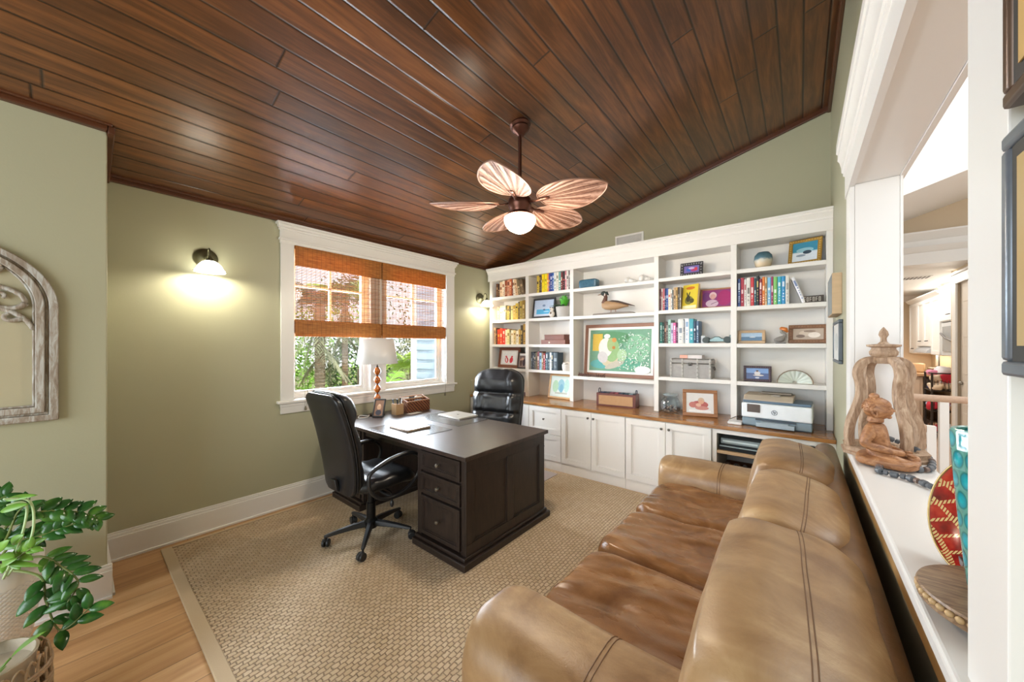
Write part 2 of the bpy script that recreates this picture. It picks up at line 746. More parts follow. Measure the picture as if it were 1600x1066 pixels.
M_glass.link(_fr.outputs[0], _mx.inputs[0])
M_glass.link(_tr.outputs[0], _mx.inputs[1])
M_glass.link(_gl.outputs[0], _mx.inputs[2])
M_glass.link(_mx.outputs[0], _n['Material Output'].inputs[0])
M_glass = M_glass.m
M_vinyl = mat('white_window_vinyl', '#efefec', 0.3, var=0.02)
MY0, MY1 = 2.085, 2.275
for wi, (a, b) in enumerate(((GY0, MY0), (MY1, GY1))):
    w = struct(MB().box(WX - 0.155, WX - 0.10, a - 0.0, a + 0.035, 0.985, GZ1)
               .box(WX - 0.155, WX - 0.10, b - 0.035, b, 0.985, GZ1)
               .box(WX - 0.155, WX - 0.10, a + 0.035, b - 0.035, GZ1 - 0.04, GZ1)
               .box(WX - 0.155, WX - 0.10, a + 0.035, b - 0.035, 0.985, 1.02)
               .box(WX - 0.15, WX - 0.105, a + 0.035, b - 0.035, 1.69, 1.735)
               .build('window_%d' % (wi + 1), M_vinyl, bevel=0.003, smooth=0))
    up = MB()
    x0, x1 = WX - 0.142, WX - 0.118
    up.box(x0, x1, (a + b) / 2 - 0.011, (a + b) / 2 + 0.011, 1.735, GZ1 - 0.04)
    up.box(x0, x1, a + 0.035, b - 0.035, 2.07, 2.092)
    up.box(x0 - 0.01, x1 + 0.01, a + 0.035, a + 0.06, 1.735, GZ1 - 0.04)
    up.box(x0 - 0.01, x1 + 0.01, b - 0.06, b - 0.035, 1.735, GZ1 - 0.04)
    up.box(x0 - 0.01, x1 + 0.01, a + 0.06, b - 0.06, 2.38, 2.40)
    up.build('sash', M_vinyl, w, smooth=0)
    lo = MB()
    lo.box(x0, x1, a + 0.035, a + 0.062, 1.02, 1.69)
    lo.box(x0, x1, b - 0.062, b - 0.035, 1.02, 1.69)
    lo.box(x0, x1, a + 0.062, b - 0.062, 1.02, 1.05)
    lo.build('sash', M_vinyl, w, smooth=0)
    MB().box(WX - 0.132, WX - 0.128, a + 0.05, b - 0.05, 1.03, 2.39).build('pane', M_glass, w, smooth=0)
# mullion post and jamb liner
mb = MB()
mb.box(WX - 0.16, WX - 0.02, MY0, MY1, 0.985, GZ1)
mb.box(WX - 0.16, WX + 0.004, GY0 - 0.004, GY0 + 0.012, 0.985, GZ1)
mb.box(WX - 0.16, WX + 0.004, GY1 - 0.012, GY1 + 0.004, 0.985, GZ1)
struct(mb.build('trim_4', M_white, bevel=0.003, smooth=0))

# ------------------------------------------------------------------ opening on the right: jambs, header crown, ledge
CX = RX - 0.018
mb = MB()
# far jamb and casing
mb.box(RX + 0.0005, RX2 + 0.012, OY1 - 0.0115, OY1, OZ0, OZ1 - 0.0125)
mb.box(CX, RX, OY1 - 0.012, OY1 + 0.16, OZ0, OZ1 - 0.021)
mb.box(RX2 + 0.0125, RX2 + 0.022, OY1 - 0.02, OY1 + 0.14, OZ0, OZ1 - 0.0125)
# near jamb and casing with its back band
mb.box(RX + 0.0005, RX2 + 0.012, OY0, OY0 + 0.0115, OZ0, OZ1 - 0.0125)
mb.box(CX, RX, OY0 - 0.085, OY0 + 0.012, 0.0, OZ1)
mb.box(CX - 0.006, RX, OY0 - 0.145, OY0 - 0.085, 0.0, OZ1)
mb.box(RX2 + 0.0125, RX2 + 0.022, OY0 - 0.13, OY0 + 0.012, OZ0, OZ1 - 0.0125)
# soffit
mb.box(RX + 0.0005, RX2 + 0.012, OY0 + 0.0005, OY1 - 0.0005, OZ1 - 0.012, OZ1 - 0.0003)
struct(mb.build('trim_5', M_white, bevel=0.002, smooth=0))
mb = MB()
# header board with stepped crown above, running along the wall
ya, yb = OY0 - 0.2, OY1 + 0.19
prof = [(RX, OZ1 - 0.02), (CX - 0.004, OZ1 - 0.02), (CX - 0.004, OZ1 + 0.105), (CX - 0.012, OZ1 + 0.11), (CX - 0.012, OZ1 + 0.125),
        (CX - 0.018, OZ1 + 0.13), (CX - 0.02, OZ1 + 0.16), (CX - 0.027, OZ1 + 0.19), (CX - 0.034, OZ1 + 0.20),
        (CX - 0.034, OZ1 + 0.235), (CX - 0.040, OZ1 + 0.24), (CX - 0.040, OZ1 + 0.285), (RX, OZ1 + 0.29)]
mb.prism(prof, ya, yb, 'y')
mb.box(RX2 + 0.0125, RX2 + 0.032, ya, yb, OZ1 - 0.018, OZ1 + 0.16)
struct(mb.build('trim_6', M_white, smooth=25))
mb = MB()
LX0, LX1 = 0.178, 0.425
mb.box(LX0, LX1, OY0 - 0.145, OY1 - 0.0125, 0.965, 1.0)
struct(mb.build('trim_7', mat('white_ledge_paint', '#dcdad6', 0.3, var=0.02, nscale=3), bevel=0.008, smooth=0, seg=3))
mb = MB()
mb.box(RX - 0.014, RX, OY0 - 0.145, OY1 + 0.1, 0.87, 0.965)
struct(mb.build('trim_8', mat('tan_ledge_apron', '#a8824f', 0.5, var=0.2), bevel=0.002, smooth=0))

# ------------------------------------------------------------------ hall and kitchen shell seen through the opening
struct(MB().box(RX2, 3.0, 11.0, 11.12, 0, 2.7).build('wall_kitchen_back', M_tan, smooth=0))
struct(MB().box(2.08, 2.2, 7.62, 11.0, 0, 2.7).build('wall_kitchen_right', M_tan, smooth=0))
# wall with the panelled door, facing the hall
mb = MB()
mb.box(1.62, 1.75, 7.40, 7.62, 0, 2.52).box(1.75, 2.2, 7.56, 7.62, 0, 2.52)
mb.box(1.62, 1.75, 6.3, 7.40, 2.33, 2.52)
mb.box(1.62, 1.75, 5.9, 6.3, 0, 2.52)
struct(mb.build('wall_pantry', M_tan, smooth=0))
mb = MB()
mb.box(1.60, 1.62, 7.36, 7.50, 0, 2.309)
mb.box(1.60, 1.62, 6.2, 6.34, 0, 2.309)
mb.box(1.598, 1.62, 6.195, 7.505, 2.31, 2.429)
mb.box(1.585, 1.62, 6.17, 7.53, 2.43, 2.46)
struct(mb.build('trim_9', M_white, bevel=0.003, smooth=0))
mb = MB()
mb.box(1.65, 1.69, 6.305, 7.395, 0.01, 2.328)
for (z0, z1) in ((0.2, 0.62), (0.72, 1.02), (1.12, 1.5), (1.6, 1.98), (2.06, 2.24)):
    for (y0, y1) in ((6.45, 6.82), (6.90, 7.27)):
        mb.box(1.644, 1.652, y0, y1, z0, z1)
dr = struct(mb.build('door_1', mat('cream_door_paint', '#d9cfc2', 0.5, var=0.03), bevel=0.006, smooth=0))
MB().ball((1.63, 7.28, 1.0), 0.025).tube([(1.64, 7.28, 1.0), (1.655, 7.28, 1.0)], 0.01).build('door_knob', mat('brushed_nickel', '#9b968c', 0.35, 1.0), dr)
struct(MB().box(RX2, 3.0, 6.951, 11.0, 2.512, 2.56).build('ceiling_kitchen', M_hallwhite, smooth=0))
# crown moulding of the kitchen
mb = MB()
mb.prism([(11.0, 2.512), (10.86, 2.512), (10.88, 2.49), (10.96, 2.42), (11.0, 2.40)], RX2, 2.08, 'x')
mb.prism([(2.08, 2.512), (1.94, 2.512), (1.96, 2.49), (2.04, 2.42), (2.08, 2.40)], 7.62, 11.0, 'y')
struct(mb.build('trim_10', M_white, smooth=20))
# beam with crown mouldings between hall and kitchen
mb = MB()
mb.prism([(6.95, 2.505), (6.66, 2.505), (6.66, 2.65), (6.645, 2.655), (6.60, 2.70), (6.59, 2.715), (6.66, 2.72), (6.66, 2.80),
          (6.65, 2.805), (6.60, 2.86), (6.58, 2.88), (6.58, 2.90), (6.95, 2.90)], RX2 + 0.1, 3.2, 'x')
struct(mb.build('trim_11', M_white, smooth=20))


def hz(x):
    return 2.755 + 0.3283 * x


def hall_slab(name, m, y0, y1, zl, zh):
    xs = (RX2 + 0.02, 6.45)
    vs = []
    for y in (y0, y1):
        for x in xs:
            vs += [(x, y, zl(x)), (x, y, zh(x))]
    return struct(MB().add(vs, [(0, 2, 3, 1), (4, 5, 7, 6), (0, 4, 6, 2), (1, 3, 7, 5), (0, 1, 5, 4), (2, 6, 7, 3)]).build(name, m, smooth=0))


hall_slab('ceiling_hall', M_hallwhite, 5.45, 6.95, hz, lambda x: hz(x) + 0.1)
hall_slab('wall_hall_gable', M_tan, 6.78, 6.9, lambda x: 2.901, lambda x: max(hz(x) - 0.001, 2.902))
hall_slab('wall_hall_upper', M_hallwhite, 5.33, 5.45, hz, lambda x: 5.5)
struct(MB().box(RX2, 6.5, Y0, 5.45, 5.5, 5.6).build('ceiling_upper_hall', M_hallwhite, smooth=0))
struct(MB().box(RX2, RX2 + 0.012, Y0, OY0 - 0.001, 0, 5.5).box(RX2, RX2 + 0.012, OY1, BY + 0.13, 0, 5.5).box(RX2, RX2 + 0.012, OY0, OY1, 0, OZ0).box(RX2, RX2 + 0.012, OY0 - 0.001, OY1 + 0.001, OZ1, 5.5).build('wall_hall_near', M_hallwhite, smooth=0))
struct(MB().box(RX2 - 0.06, RX2, BY + 0.13, 11.0, 0, 5.5).build('wall_hall_left', M_hallwhite, smooth=0))
struct(MB().box(6.4, 6.5, Y0, 7.0, 0, 5.5).build('wall_hall_right', M_hallwhite, smooth=0))
# ------------------------------------------------------------------ rug, floor mat
M_rug = NT('sisal_basket_weave')
_v = M_rug.obj()
_br = M_rug.node('ShaderNodeTexBrick')
_rot = M_rug.obj((1, 1, 1), (0, 0, PI / 2))
_wob = M_rug.node('ShaderNodeTexNoise')
_wob.inputs['Scale'].default_value = 38
M_rug.link(M_rug.obj(), _wob.inputs['Vector'])
_ws = M_rug.node('ShaderNodeVectorMath', operation='SCALE')
_ws.inputs['Scale'].default_value = 0.016
M_rug.link(_wob.outputs['Color'], _ws.inputs[0])
_wa = M_rug.node('ShaderNodeVectorMath', operation='ADD')
M_rug.link(_rot, _wa.inputs[0])
M_rug.link(_ws.outputs[0], _wa.inputs[1])
M_rug.link(_wa.outputs[0], _br.inputs['Vector'])
_br.offset = 0.5
_br.inputs['Scale'].default_value = 1.0
_br.inputs['Brick Width'].default_value = 0.036
_br.inputs['Row Height'].default_value = 0.025
_br.inputs['Mortar Size'].default_value = 0.0042
_br.inputs['Mortar Smooth'].default_value = 1.0
_br.inputs['Color1'].default_value = rgb('#ccb596')
_br.inputs['Color2'].default_value = rgb('#b99f7b')
_br.inputs['Mortar'].default_value = rgb('#71573c')
_f = M_rug.noise(M_rug.obj((1, 1, 1)), 110, 4, 0.7)
_f2 = M_rug.noise(_v, 1.4, 3, 0.5)
_c = M_rug.mix(M_rug.math('MULTIPLY', _f, 0.45), _br.outputs['Color'], rgb('#dccaae'))
_c = M_rug.mix(M_rug.math('MULTIPLY', _f2, 0.18), _c, rgb('#9b7d58'))
M_rug.set(Base_Color=_c, Roughness=0.75)
_h = M_rug.math('ADD', M_rug.math('MULTIPLY', _br.outputs['Fac'], -1.0), M_rug.math('MULTIPLY', _f, 0.3))
M_rug.bump(_h, 0.9, 0.006)
M_rug = M_rug.m
rug = thing('area_rug', 'large tan woven sisal rug with a beige cloth border under the black desk', 'rug', (-2.0, 2.0, 0))
MB().box(-3.56, -0.20, 0.455, 3.55, 0.0, 0.012).build('woven_field', M_rug, rug, smooth=0)
M_tape = mat('beige_rug_binding', '#bda88a', 0.8, var=0.08, nscale=200, bump=0.2, bscale=400)
b = MB()
b.box(-3.60, -0.15, 0.395, 0.455, 0, 0.015).box(-3.60, -3.575, 0.455, 3.55, 0, 0.014).box(-3.60, -0.15, 3.55, 3.575, 0, 0.014).box(-0.20, -0.15, 0.455, 3.55, 0, 0.014)
b.build('border', M_tape, rug, bevel=0.004)
fm = tag(MB().prism([(-3.35, 2.75), (-2.16, 2.75), (-2.16, 3.50), (-3.35, 3.50)], 0.0145, 0.019, 'z').build('floor_mat', mat('grey_floor_mat', '#a79a98', 0.5, var=0.03), bevel=0.001),
         'pale grey floor mat lying on the rug behind the desk, beside the white cabinets', 'floor mat')

# ------------------------------------------------------------------ desk
DZ = 0.76
M_desk = NT('espresso_desk_wood')
_g = M_desk.noise(M_desk.obj((6, 6, 1.2)), 6, 5, 0.6, 0.8)
M_desk.set(Base_Color=M_desk.ramp(_g, [(0.3, '#1b1411'), (0.7, '#33261f')]), Roughness=M_desk.math('ADD', 0.33, M_desk.math('MULTIPLY', _g, 0.12)))
M_desk.bump(_g, 0.05, 0.002)
M_desk = M_desk.m
M_desktop = NT('espresso_desk_top')
_g = M_desktop.noise(M_desktop.obj((1.2, 7, 6)), 5, 5, 0.6, 0.8)
M_desktop.set(Base_Color=M_desktop.ramp(_g, [(0.3, '#2b211d'), (0.7, '#473932')]), Roughness=M_desktop.math('ADD', 0.30, M_desktop.math('MULTIPLY', _g, 0.12)))
M_desktop = M_desktop.m
M_knob = mat('brushed_nickel', '#9b968c', 0.3, 1.0)
M_wear = mat('worn_desk_edge', '#7d6a58', 0.5, var=0.3)
dx0, dx1, dy0, dy1 = -3.60, -1.70, 1.61, 2.60
desk = thing('desk', 'wide dark espresso partners desk with drawers standing on the tan rug', 'desk', (-2.65, 2.1, 0.012))
top = MB()
top.box(dx0, dx1, dy0, dy1, DZ - 0.03, DZ)
top.build('desktop', M_desktop, desk, bevel=0.004, smooth=0)


def knob(parent, x, y, z, nx, ny, m=None, r=0.014):
    R = Matrix.Rotation(math.atan2(ny, nx), 4, 'Z') @ Matrix.Rotation(PI / 2, 4, 'Y')
    return MB().lathe([(r * 0.5, 0), (r * 0.42, r), (r * 0.95, r * 1.5), (r * 1.05, r * 2.0), (r * 0.8, r * 2.5), (0.001, r * 2.7)], (x, y, z), 14, R=R).build('knob', m or M_knob, parent)


def recess(mb, plane, c, a0, a1, z0, z1, fw, d, out):
    """frame-and-panel face: raised frame of width fw and thickness d on plane x=c or y=c"""
    lo, hi = (c, c + d) if out > 0 else (c - d, c)
    for (p0, p1, q0, q1) in ((a0, a1, z0, z0 + fw), (a0, a1, z1 - fw, z1), (a0, a0 + fw, z0 + fw, z1 - fw), (a1 - fw, a1, z0 + fw, z1 - fw)):
        if plane == 'x':
            mb.box(lo, hi, p0, p1, q0, q1)
        else:
            mb.box(p0, p1, lo, hi, q0, q1)
    # small inner moulding
    f2 = fw + 0.01
    for (p0, p1, q0, q1) in ((a0 + fw, a1 - fw, z0 + fw, z0 + f2), (a0 + fw, a1 - fw, z1 - f2, z1 - fw), (a0 + fw, a0 + f2, z0 + f2, z1 - f2), (a1 - f2, a1 - fw, z0 + f2, z1 - f2)):
        h = c + d * 0.5 * (1 if out > 0 else -1)
        l2, h2 = (c, h) if out > 0 else (h, c)
        if plane == 'x':
            mb.box(l2, h2, p0, p1, q0, q1)
        else:
            mb.box(p0, p1, l2, h2, q0, q1)


by0, by1 = dy0 + 0.03, dy1 - 0.03
for side, (bx0, bx1) in enumerate(((-2.25, -1.735), (-3.565, -3.05))):
    ped = MB()
    ped.box(bx0, bx1, by0 + 0.015, by1 - 0.015, 0.08, DZ - 0.03)
    # corner stiles on the drawer faces
    for (x0, x1) in ((bx0, bx0 + 0.045), (bx1 - 0.035, bx1)):
        ped.box(x0, x1, by0, by0 + 0.015, 0.08, DZ - 0.03)
        ped.box(x0, x1, by1 - 0.015, by1, 0.08, DZ - 0.03)
    if side == 0:
        px = bx1
        ym = (by0 + by1) / 2
        pz0, pz1 = 0.085, DZ - 0.031
        ped.box(px, px + 0.013, by0, by1, pz0, pz0 + 0.075).box(px, px + 0.013, by0, by1, pz1 - 0.075, pz1)
        for (a, b_) in ((by0, by0 + 0.075), (ym - 0.037, ym + 0.037), (by1 - 0.075, by1)):
            ped.box(px, px + 0.013, a, b_, pz0 + 0.075, pz1 - 0.075)
        for (a, b_) in ((by0 + 0.075, ym - 0.037), (ym + 0.037, by1 - 0.075)):
            for (p0, p1, q0, q1) in ((a, b_, pz0 + 0.075, pz0 + 0.087), (a, b_, pz1 - 0.087, pz1 - 0.075), (a, a + 0.012, pz0 + 0.087, pz1 - 0.087), (b_ - 0.012, b_, pz0 + 0.087, pz1 - 0.087)):
                ped.box(px, px + 0.006, p0, p1, q0, q1)
    ped.build('pedestal', M_desk, desk, bevel=0.003, smooth=0)
    # plinth
    pl = MB()
    e = 0.045
    pl.box(bx0 - 0.01 if side == 0 else bx0, bx1 + e if side == 0 else bx1 + 0.01, by0 - e, by1 + e, 0.0, 0.06)
    pl.box(bx0 - 0.005, bx1 + e * 0.5 if side == 0 else bx1, by0 - e * 0.55, by1 + e * 0.55, 0.06, 0.085)
    pl.M = Matrix.Identity(4)
    pl.v = [v + Vector((0, 0, 0.012)) if v.z < 0.001 else v for v in pl.v]
    pl.build('plinth', M_desk, desk, bevel=0.006, smooth=0)
    for (z0, z1) in ((0.575, 0.715), (0.405, 0.555), (0.105, 0.385)):
        d = MB()
        d.box(bx0 + 0.05, bx1 - 0.04, by0 - 0.002, by0 + 0.014, z0, z1)
        recess(d, 'y', by0 - 0.002, bx0 + 0.05, bx1 - 0.04, z0, z1, 0.028, 0.010, -1)
        dr_ = d.build('drawer', M_desk, desk, bevel=0.002, smooth=0)
        knob(dr_, (bx0 + bx1) / 2, by0 - 0.003, (z0 + z1) / 2, 0, -1)
for (ya_, yb_) in ((2.08, 2.10), (by0 + 0.02, by0 + 0.035), (by1 - 0.035, by1 - 0.02)):
    MB().box(-3.05, -2.25, ya_, yb_, 0.675, DZ - 0.03).build('apron', M_desk, desk, bevel=0.002, smooth=0)
MB().box(-3.02, -2.28, by0 + 0.036, 2.079, 0.695, 0.715).build('keyboard_tray', M_desk, desk, bevel=0.003, smooth=0)
# wastebasket-like wooden box in the kneehole
wb = thing('wooden_bin', 'tall light wooden bin under the desk between its drawer pedestals', 'bin', (-2.42, 2.15, 0.012))
MB().box(-2.53, -2.31, 2.05, 2.27, 0.012, 0.40).build('body', mat('light_box_wood', '#b98d62', 0.5, var=0.15, stretch=(8, 8, 1)), wb, bevel=0.004)
w2 = MB()
for (x, y) in ((-2.53, 2.05), (-2.31, 2.05), (-2.53, 2.27), (-2.31, 2.27)):
    w2.cbox((x, y, 0.21), (0.014, 0.014, 0.197))
w2.build('corner_strips', mat('reddish_corner_wood', '#8a5433', 0.45, var=0.2), wb, bevel=0.003)

# desk pads, laptops
M_pad = mat('translucent_desk_pad', '#43403e', 0.22, var=0.05)


def slab(name, pts, z0, z1, m, label, cat, bevel=0.003, group=None):
    return tag(MB().prism([(p[0], p[1]) for p in pts], z0, z1, 'z').build(name, m, bevel=bevel, smooth=0), label, cat, group)


slab('desk_pad', [(-2.97, 1.640), (-2.375, 1.640), (-2.36, 2.085), (-2.97, 2.085)], DZ + 0.0003, DZ + 0.003, M_pad,
     'thin dark desk pad under the nearer closed laptop', 'desk pad', 0.001)
slab('desk_pad', [(-3.05, 2.19), (-2.40, 2.19), (-2.40, 2.585), (-3.05, 2.585)], DZ + 0.0003, DZ + 0.003, M_pad,
     'thin dark desk pad under the farther laptop, by the second office chair', 'desk pad', 0.001)


def laptop(cx, cy, rz, w, d, col, label):
    t = thing('laptop', label, 'laptop', (cx, cy, DZ + 0.003), rz)
    MB().box(-w / 2, w / 2, -d / 2, d / 2, 0.0, 0.009).build('base', mat('laptop_base_' + col.strip('#'), col, 0.35, 0.6), t, local=True, bevel=0.003)
    lid = MB().box(-w / 2, w / 2, -d / 2, d / 2, 0.0105, 0.0175).build('lid', mat('laptop_lid_' + col.strip('#'), col, 0.3, 0.5), t, local=True, bevel=0.0035)
    return t, lid


lt, lid = laptop(-2.70, 1.885, math.radians(-2), 0.295, 0.235, '#9b8877', 'closed bronze laptop on the nearer desk pad')
MB().lathe([(0.012, 0.0176), (0.012, 0.018)], (-0.115, -0.085, 0), 16).build('badge', mat('dark_badge', '#4a4139', 0.3, 0.5), lid, local=True)
lt, lid = laptop(-2.75, 2.505, math.radians(-2), 0.34, 0.25, '#b9b4ac', 'closed silver laptop on the farther desk pad near the second chair')
mb = MB()
mb.ball((0, -0.002, 0.0178), 0.012, sc=(1, 1.05, 0.03), n=16, k=8)
mb.ball((0.005, 0.0135, 0.0178), 0.005, sc=(0.6, 1.2, 0.05), R=rotm(0, 0, -0.6))
mb.build('lid_emblem', mat('emblem_grey', '#7d7975', 0.15, 0.8), lid, local=True)


def cardbox():
    pass


# small framed photo standing on the desk
def picture(mb_parent, w, h, bgc, shapes, y=-0.002, rough=0.25, cx=0.0, cz_=0.0, name='picture'):
    """flat picture facing -Y in local coordinates; shapes: (kind,cx,cz,rx,rz,hex[,rot])"""
    mats = [cm(bgc, rough, var=0.06, nscale=25)]
    idx = {bgc: 0}
    mb = MB()
    mb.box(cx - w / 2, cx + w / 2, y, y + 0.002, cz_ - h / 2, cz_ + h / 2, 0)
    for k, s_ in enumerate(shapes):
        kind, sx, sz, rx, rz_, c = s_[:6]
        rot = s_[6] if len(s_) > 6 else 0.0
        if c not in idx:
            idx[c] = len(mats)
            mats.append(cm(c, rough, var=0.12, nscale=40))
        n = 4 if kind == 'r' else 18
        pts = []
        for i in range(n):
            a = 2 * PI * i / n + (PI / 4 if n == 4 else 0)
            f = math.sqrt(2) if n == 4 else 1
            px_, pz_ = math.cos(a) * f * rx * w / 2, math.sin(a) * f * rz_ * h / 2
            X = sx * w / 2 + px_ * math.cos(rot) - pz_ * math.sin(rot)
            Z = sz * h / 2 + px_ * math.sin(rot) + pz_ * math.cos(rot)
            X = max(-w / 2, min(w / 2, X)) + cx
            Z = max(-h / 2, min(h / 2, Z)) + cz_
            pts.append((X, Z))
        yy = y - 0.0002 - 0.00012 * (k + 1)
        mb.prism(pts, yy, y, 'y', idx[c])
    return mb.build(name, mats, mb_parent, local=True, smooth=0)


def frame(x, y, z, W, H, fw, fc, label, shapes, bgc='#ffffff', mat_c=None, mw=0.0, rz=0.0, tilt=8, depth=0.018, ornate=None, name='picture_frame', cat='picture frame', stand=True, rough=0.4, metal=0.0, sd=0.10):
    """framed picture facing -Y, leaning back; z is the surface it stands on"""
    t = thing(name, label, cat, (x, y, z), rz)
    R = Matrix.Rotation(math.radians(-tilt), 4, 'X')
    if y > 3.8:
        sd = max(0.03, min(0.10, 4.20 - y))
    # outer frame
    f = MB()
    f.M = R
    o = 0.0
    f.box(-W / 2, W / 2, -depth, 0, o, o + fw)
    f.box(-W / 2, W / 2, -depth, 0, o + H - fw, o + H)
    f.box(-W / 2, -W / 2 + fw, -depth, 0, o + fw, o + H - fw)
    f.box(W / 2 - fw, W / 2, -depth, 0, o + fw, o + H - fw)
    fm_ = mat('frame_' + fc.strip('#') + str(int(metal * 10)), fc, rough, metal, var=0.22, nscale=14, stretch=(1, 1, 3))
    fo = f.build('frame', fm_, t, local=True, bevel=min(0.004, fw * 0.2))
    if ornate:
        g = MB()
        g.M = R
        n1 = max(4, int(W / ornate[1]))
        n2 = max(3, int(H / ornate[1]))
        for i in range(n1 + 1):
            for zz in (o + fw * 0.5, o + H - fw * 0.5):
                g.ball((-W / 2 + fw * 0.4 + (W - fw * 0.8) * i / n1, -depth, zz), ornate[1] * 0.3, n=8, k=5, sc=(1, 0.6, 1))
        for i in range(1, n2):
            for xx in (-W / 2 + fw * 0.5, W / 2 - fw * 0.5):
                g.ball((xx, -depth, o + H * i / n2), ornate[1] * 0.3, n=8, k=5, sc=(1, 0.6, 1))
        g.build('carving', mat('carve_' + ornate[0].strip('#'), ornate[0], 0.35), t, local=True)
    iw, ih = W - 2 * fw, H - 2 * fw
    p = None
    if mat_c:
        g = MB()
        g.M = R
        g.box(-iw / 2, iw / 2, -depth * 0.6, -depth * 0.5, o + fw, o + H - fw)
        g.build('mat_board', cm(mat_c, 0.7), t, local=True, smooth=0)
    pic = picture(t, iw - 2 * mw, ih - 2 * mw, bgc, shapes, y=-depth * 0.6 - 0.0025, cz_=o + H / 2)
    for v in pic.data.vertices:
        v.co = R @ v.co
    if stand:
        g = MB()
        g.M = R
        g.box(-W / 2 + 0.004, W / 2 - 0.004, -0.001, 0.003, o + 0.003, o + H - 0.003)
        g.M = Matrix.Identity(4)
        tl = math.tan(math.radians(tilt))
        hh = H * 0.6
        yb_ = hh * tl + H * 0.3
        g.add([(-0.02, hh * math.sin(math.radians(tilt)) + 0.003, hh * 0.98), (0.02, hh * math.sin(math.radians(tilt)) + 0.003, hh * 0.98), (0.03, min(yb_, sd), 0.0), (-0.03, min(yb_, sd), 0.0),
               (-0.02, hh * math.sin(math.radians(tilt)) + 0.006, hh * 0.98), (0.02, hh * math.sin(math.radians(tilt)) + 0.006, hh * 0.98), (0.03, min(yb_, sd) + 0.003, 0.0), (-0.03, min(yb_, sd) + 0.003, 0.0)],
              [(0, 1, 2, 3), (7, 6, 5, 4), (0, 4, 5, 1), (1, 5, 6, 2), (2, 6, 7, 3), (3, 7, 4, 0)])
        g.build('easel_back', cm('#2a2522', 0.8), t, local=True, smooth=0)
    return t


frame(-3.345, 1.955, DZ, 0.115, 0.19, 0.014, '#1d1b1b', 'small black framed photo standing on the desk in front of the lamp', [('e', 0.0, 0.1, 0.5, 0.35, '#c9a183'), ('e', 0, -0.6, 0.7, 0.35, '#3b3a44'), ('e', 0.05, 0.35, 0.3, 0.15, '#d9b79b')], '#8c6a55', rz=math.radians(38), tilt=24)

# lamp of stacked amber balls
lamp = thing('table_lamp', 'table lamp with stacked amber balls and a white drum shade, on the desk', 'lamp', (-3.47, 2.02, DZ))
mb = MB()
mb.lathe([(0.075, 0), (0.078, 0.008), (0.07, 0.018), (0.02, 0.028), (0.01, 0.04)], (0, 0, 0), 28)
mb.build('base', mat('dark_bronze', '#2e241d', 0.35, 0.7), lamp, local=True)
M_amber = NT('tortoise_amber_glass')
_g = M_amber.noise(M_amber.obj((1, 1, 2)), 30, 4, 0.6, 1.5)
M_amber.set(Base_Color=M_amber.ramp(_g, [(0.35, '#4a1d0a'), (0.5, '#b0561b'), (0.7, '#e0913f')]), Roughness=0.12)
M_amber.b.inputs['Coat Weight'].default_value = 0.6
M_amber = M_amber.m
z = 0.045
for i in range(5):
    MB().lathe([(0.010, z), (0.022, z + 0.012), (0.034, z + 0.034), (0.036, z + 0.043), (0.034, z + 0.052), (0.022, z + 0.074), (0.010, z + 0.086)], (0, 0, 0), 20).build('glass_ball', M_amber, lamp, local=True, smooth=60)
    MB().lathe([(0.010, z + 0.086), (0.014, z + 0.090), (0.010, z + 0.094)], (0, 0, 0), 16).build('collar', mat('dark_bronze', '#2e241d', 0.35, 0.7), lamp, local=True)
    z += 0.094
MB().tube([(0, 0, z), (0, 0, 0.79)], 0.006).build('stem', mat('dark_bronze', '#2e241d', 0.35, 0.7), lamp, local=True)
sz0, sz1 = 0.545, 0.80
mb = MB()
mb.lathe([(0.205, sz0), (0.163, sz1)], (0, 0, 0), 48, cap=False)
M_shade = NT('white_linen_shade')
_tl = M_shade.node('ShaderNodeBsdfTranslucent')
_tl.inputs[0].default_value = rgb('#e6e2dc')
_ms = M_shade.node('ShaderNodeMixShader')
_ms.inputs[0].default_value = 0.35
M_shade.set(Base_Color=rgb('#e2deda'), Roughness=0.9)
M_shade.link(M_shade.b.outputs[0], _ms.inputs[1])
M_shade.link(_tl.outputs[0], _ms.inputs[2])
M_shade.link(_ms.outputs[0], M_shade.n['Material Output'].inputs[0])
M_shade.bump(M_shade.noise(M_shade.obj(), 300, 2), 0.1, 0.002)
M_shade = M_shade.m
mb.build('lamp_shade', M_shade, lamp, local=True, solid=0.003, smooth=60)
mb = MB()
for zz, rr in ((sz0, 0.205), (sz1, 0.163)):
    mb.tube([(rr * math.cos(a * PI / 24), rr * math.sin(a * PI / 24), zz) for a in range(48)], 0.0035, 6, closed=True)
mb.tube([(-0.163, 0, sz1 - 0.01), (0.163, 0, sz1 - 0.01)], 0.002, 5)
mb.tube([(0, -0.163, sz1 - 0.01), (0, 0.163, sz1 - 0.01)], 0.002, 5)
mb.build('shade_ring', mat('white_shade_trim', '#d8d4ce', 0.7), lamp, local=True)

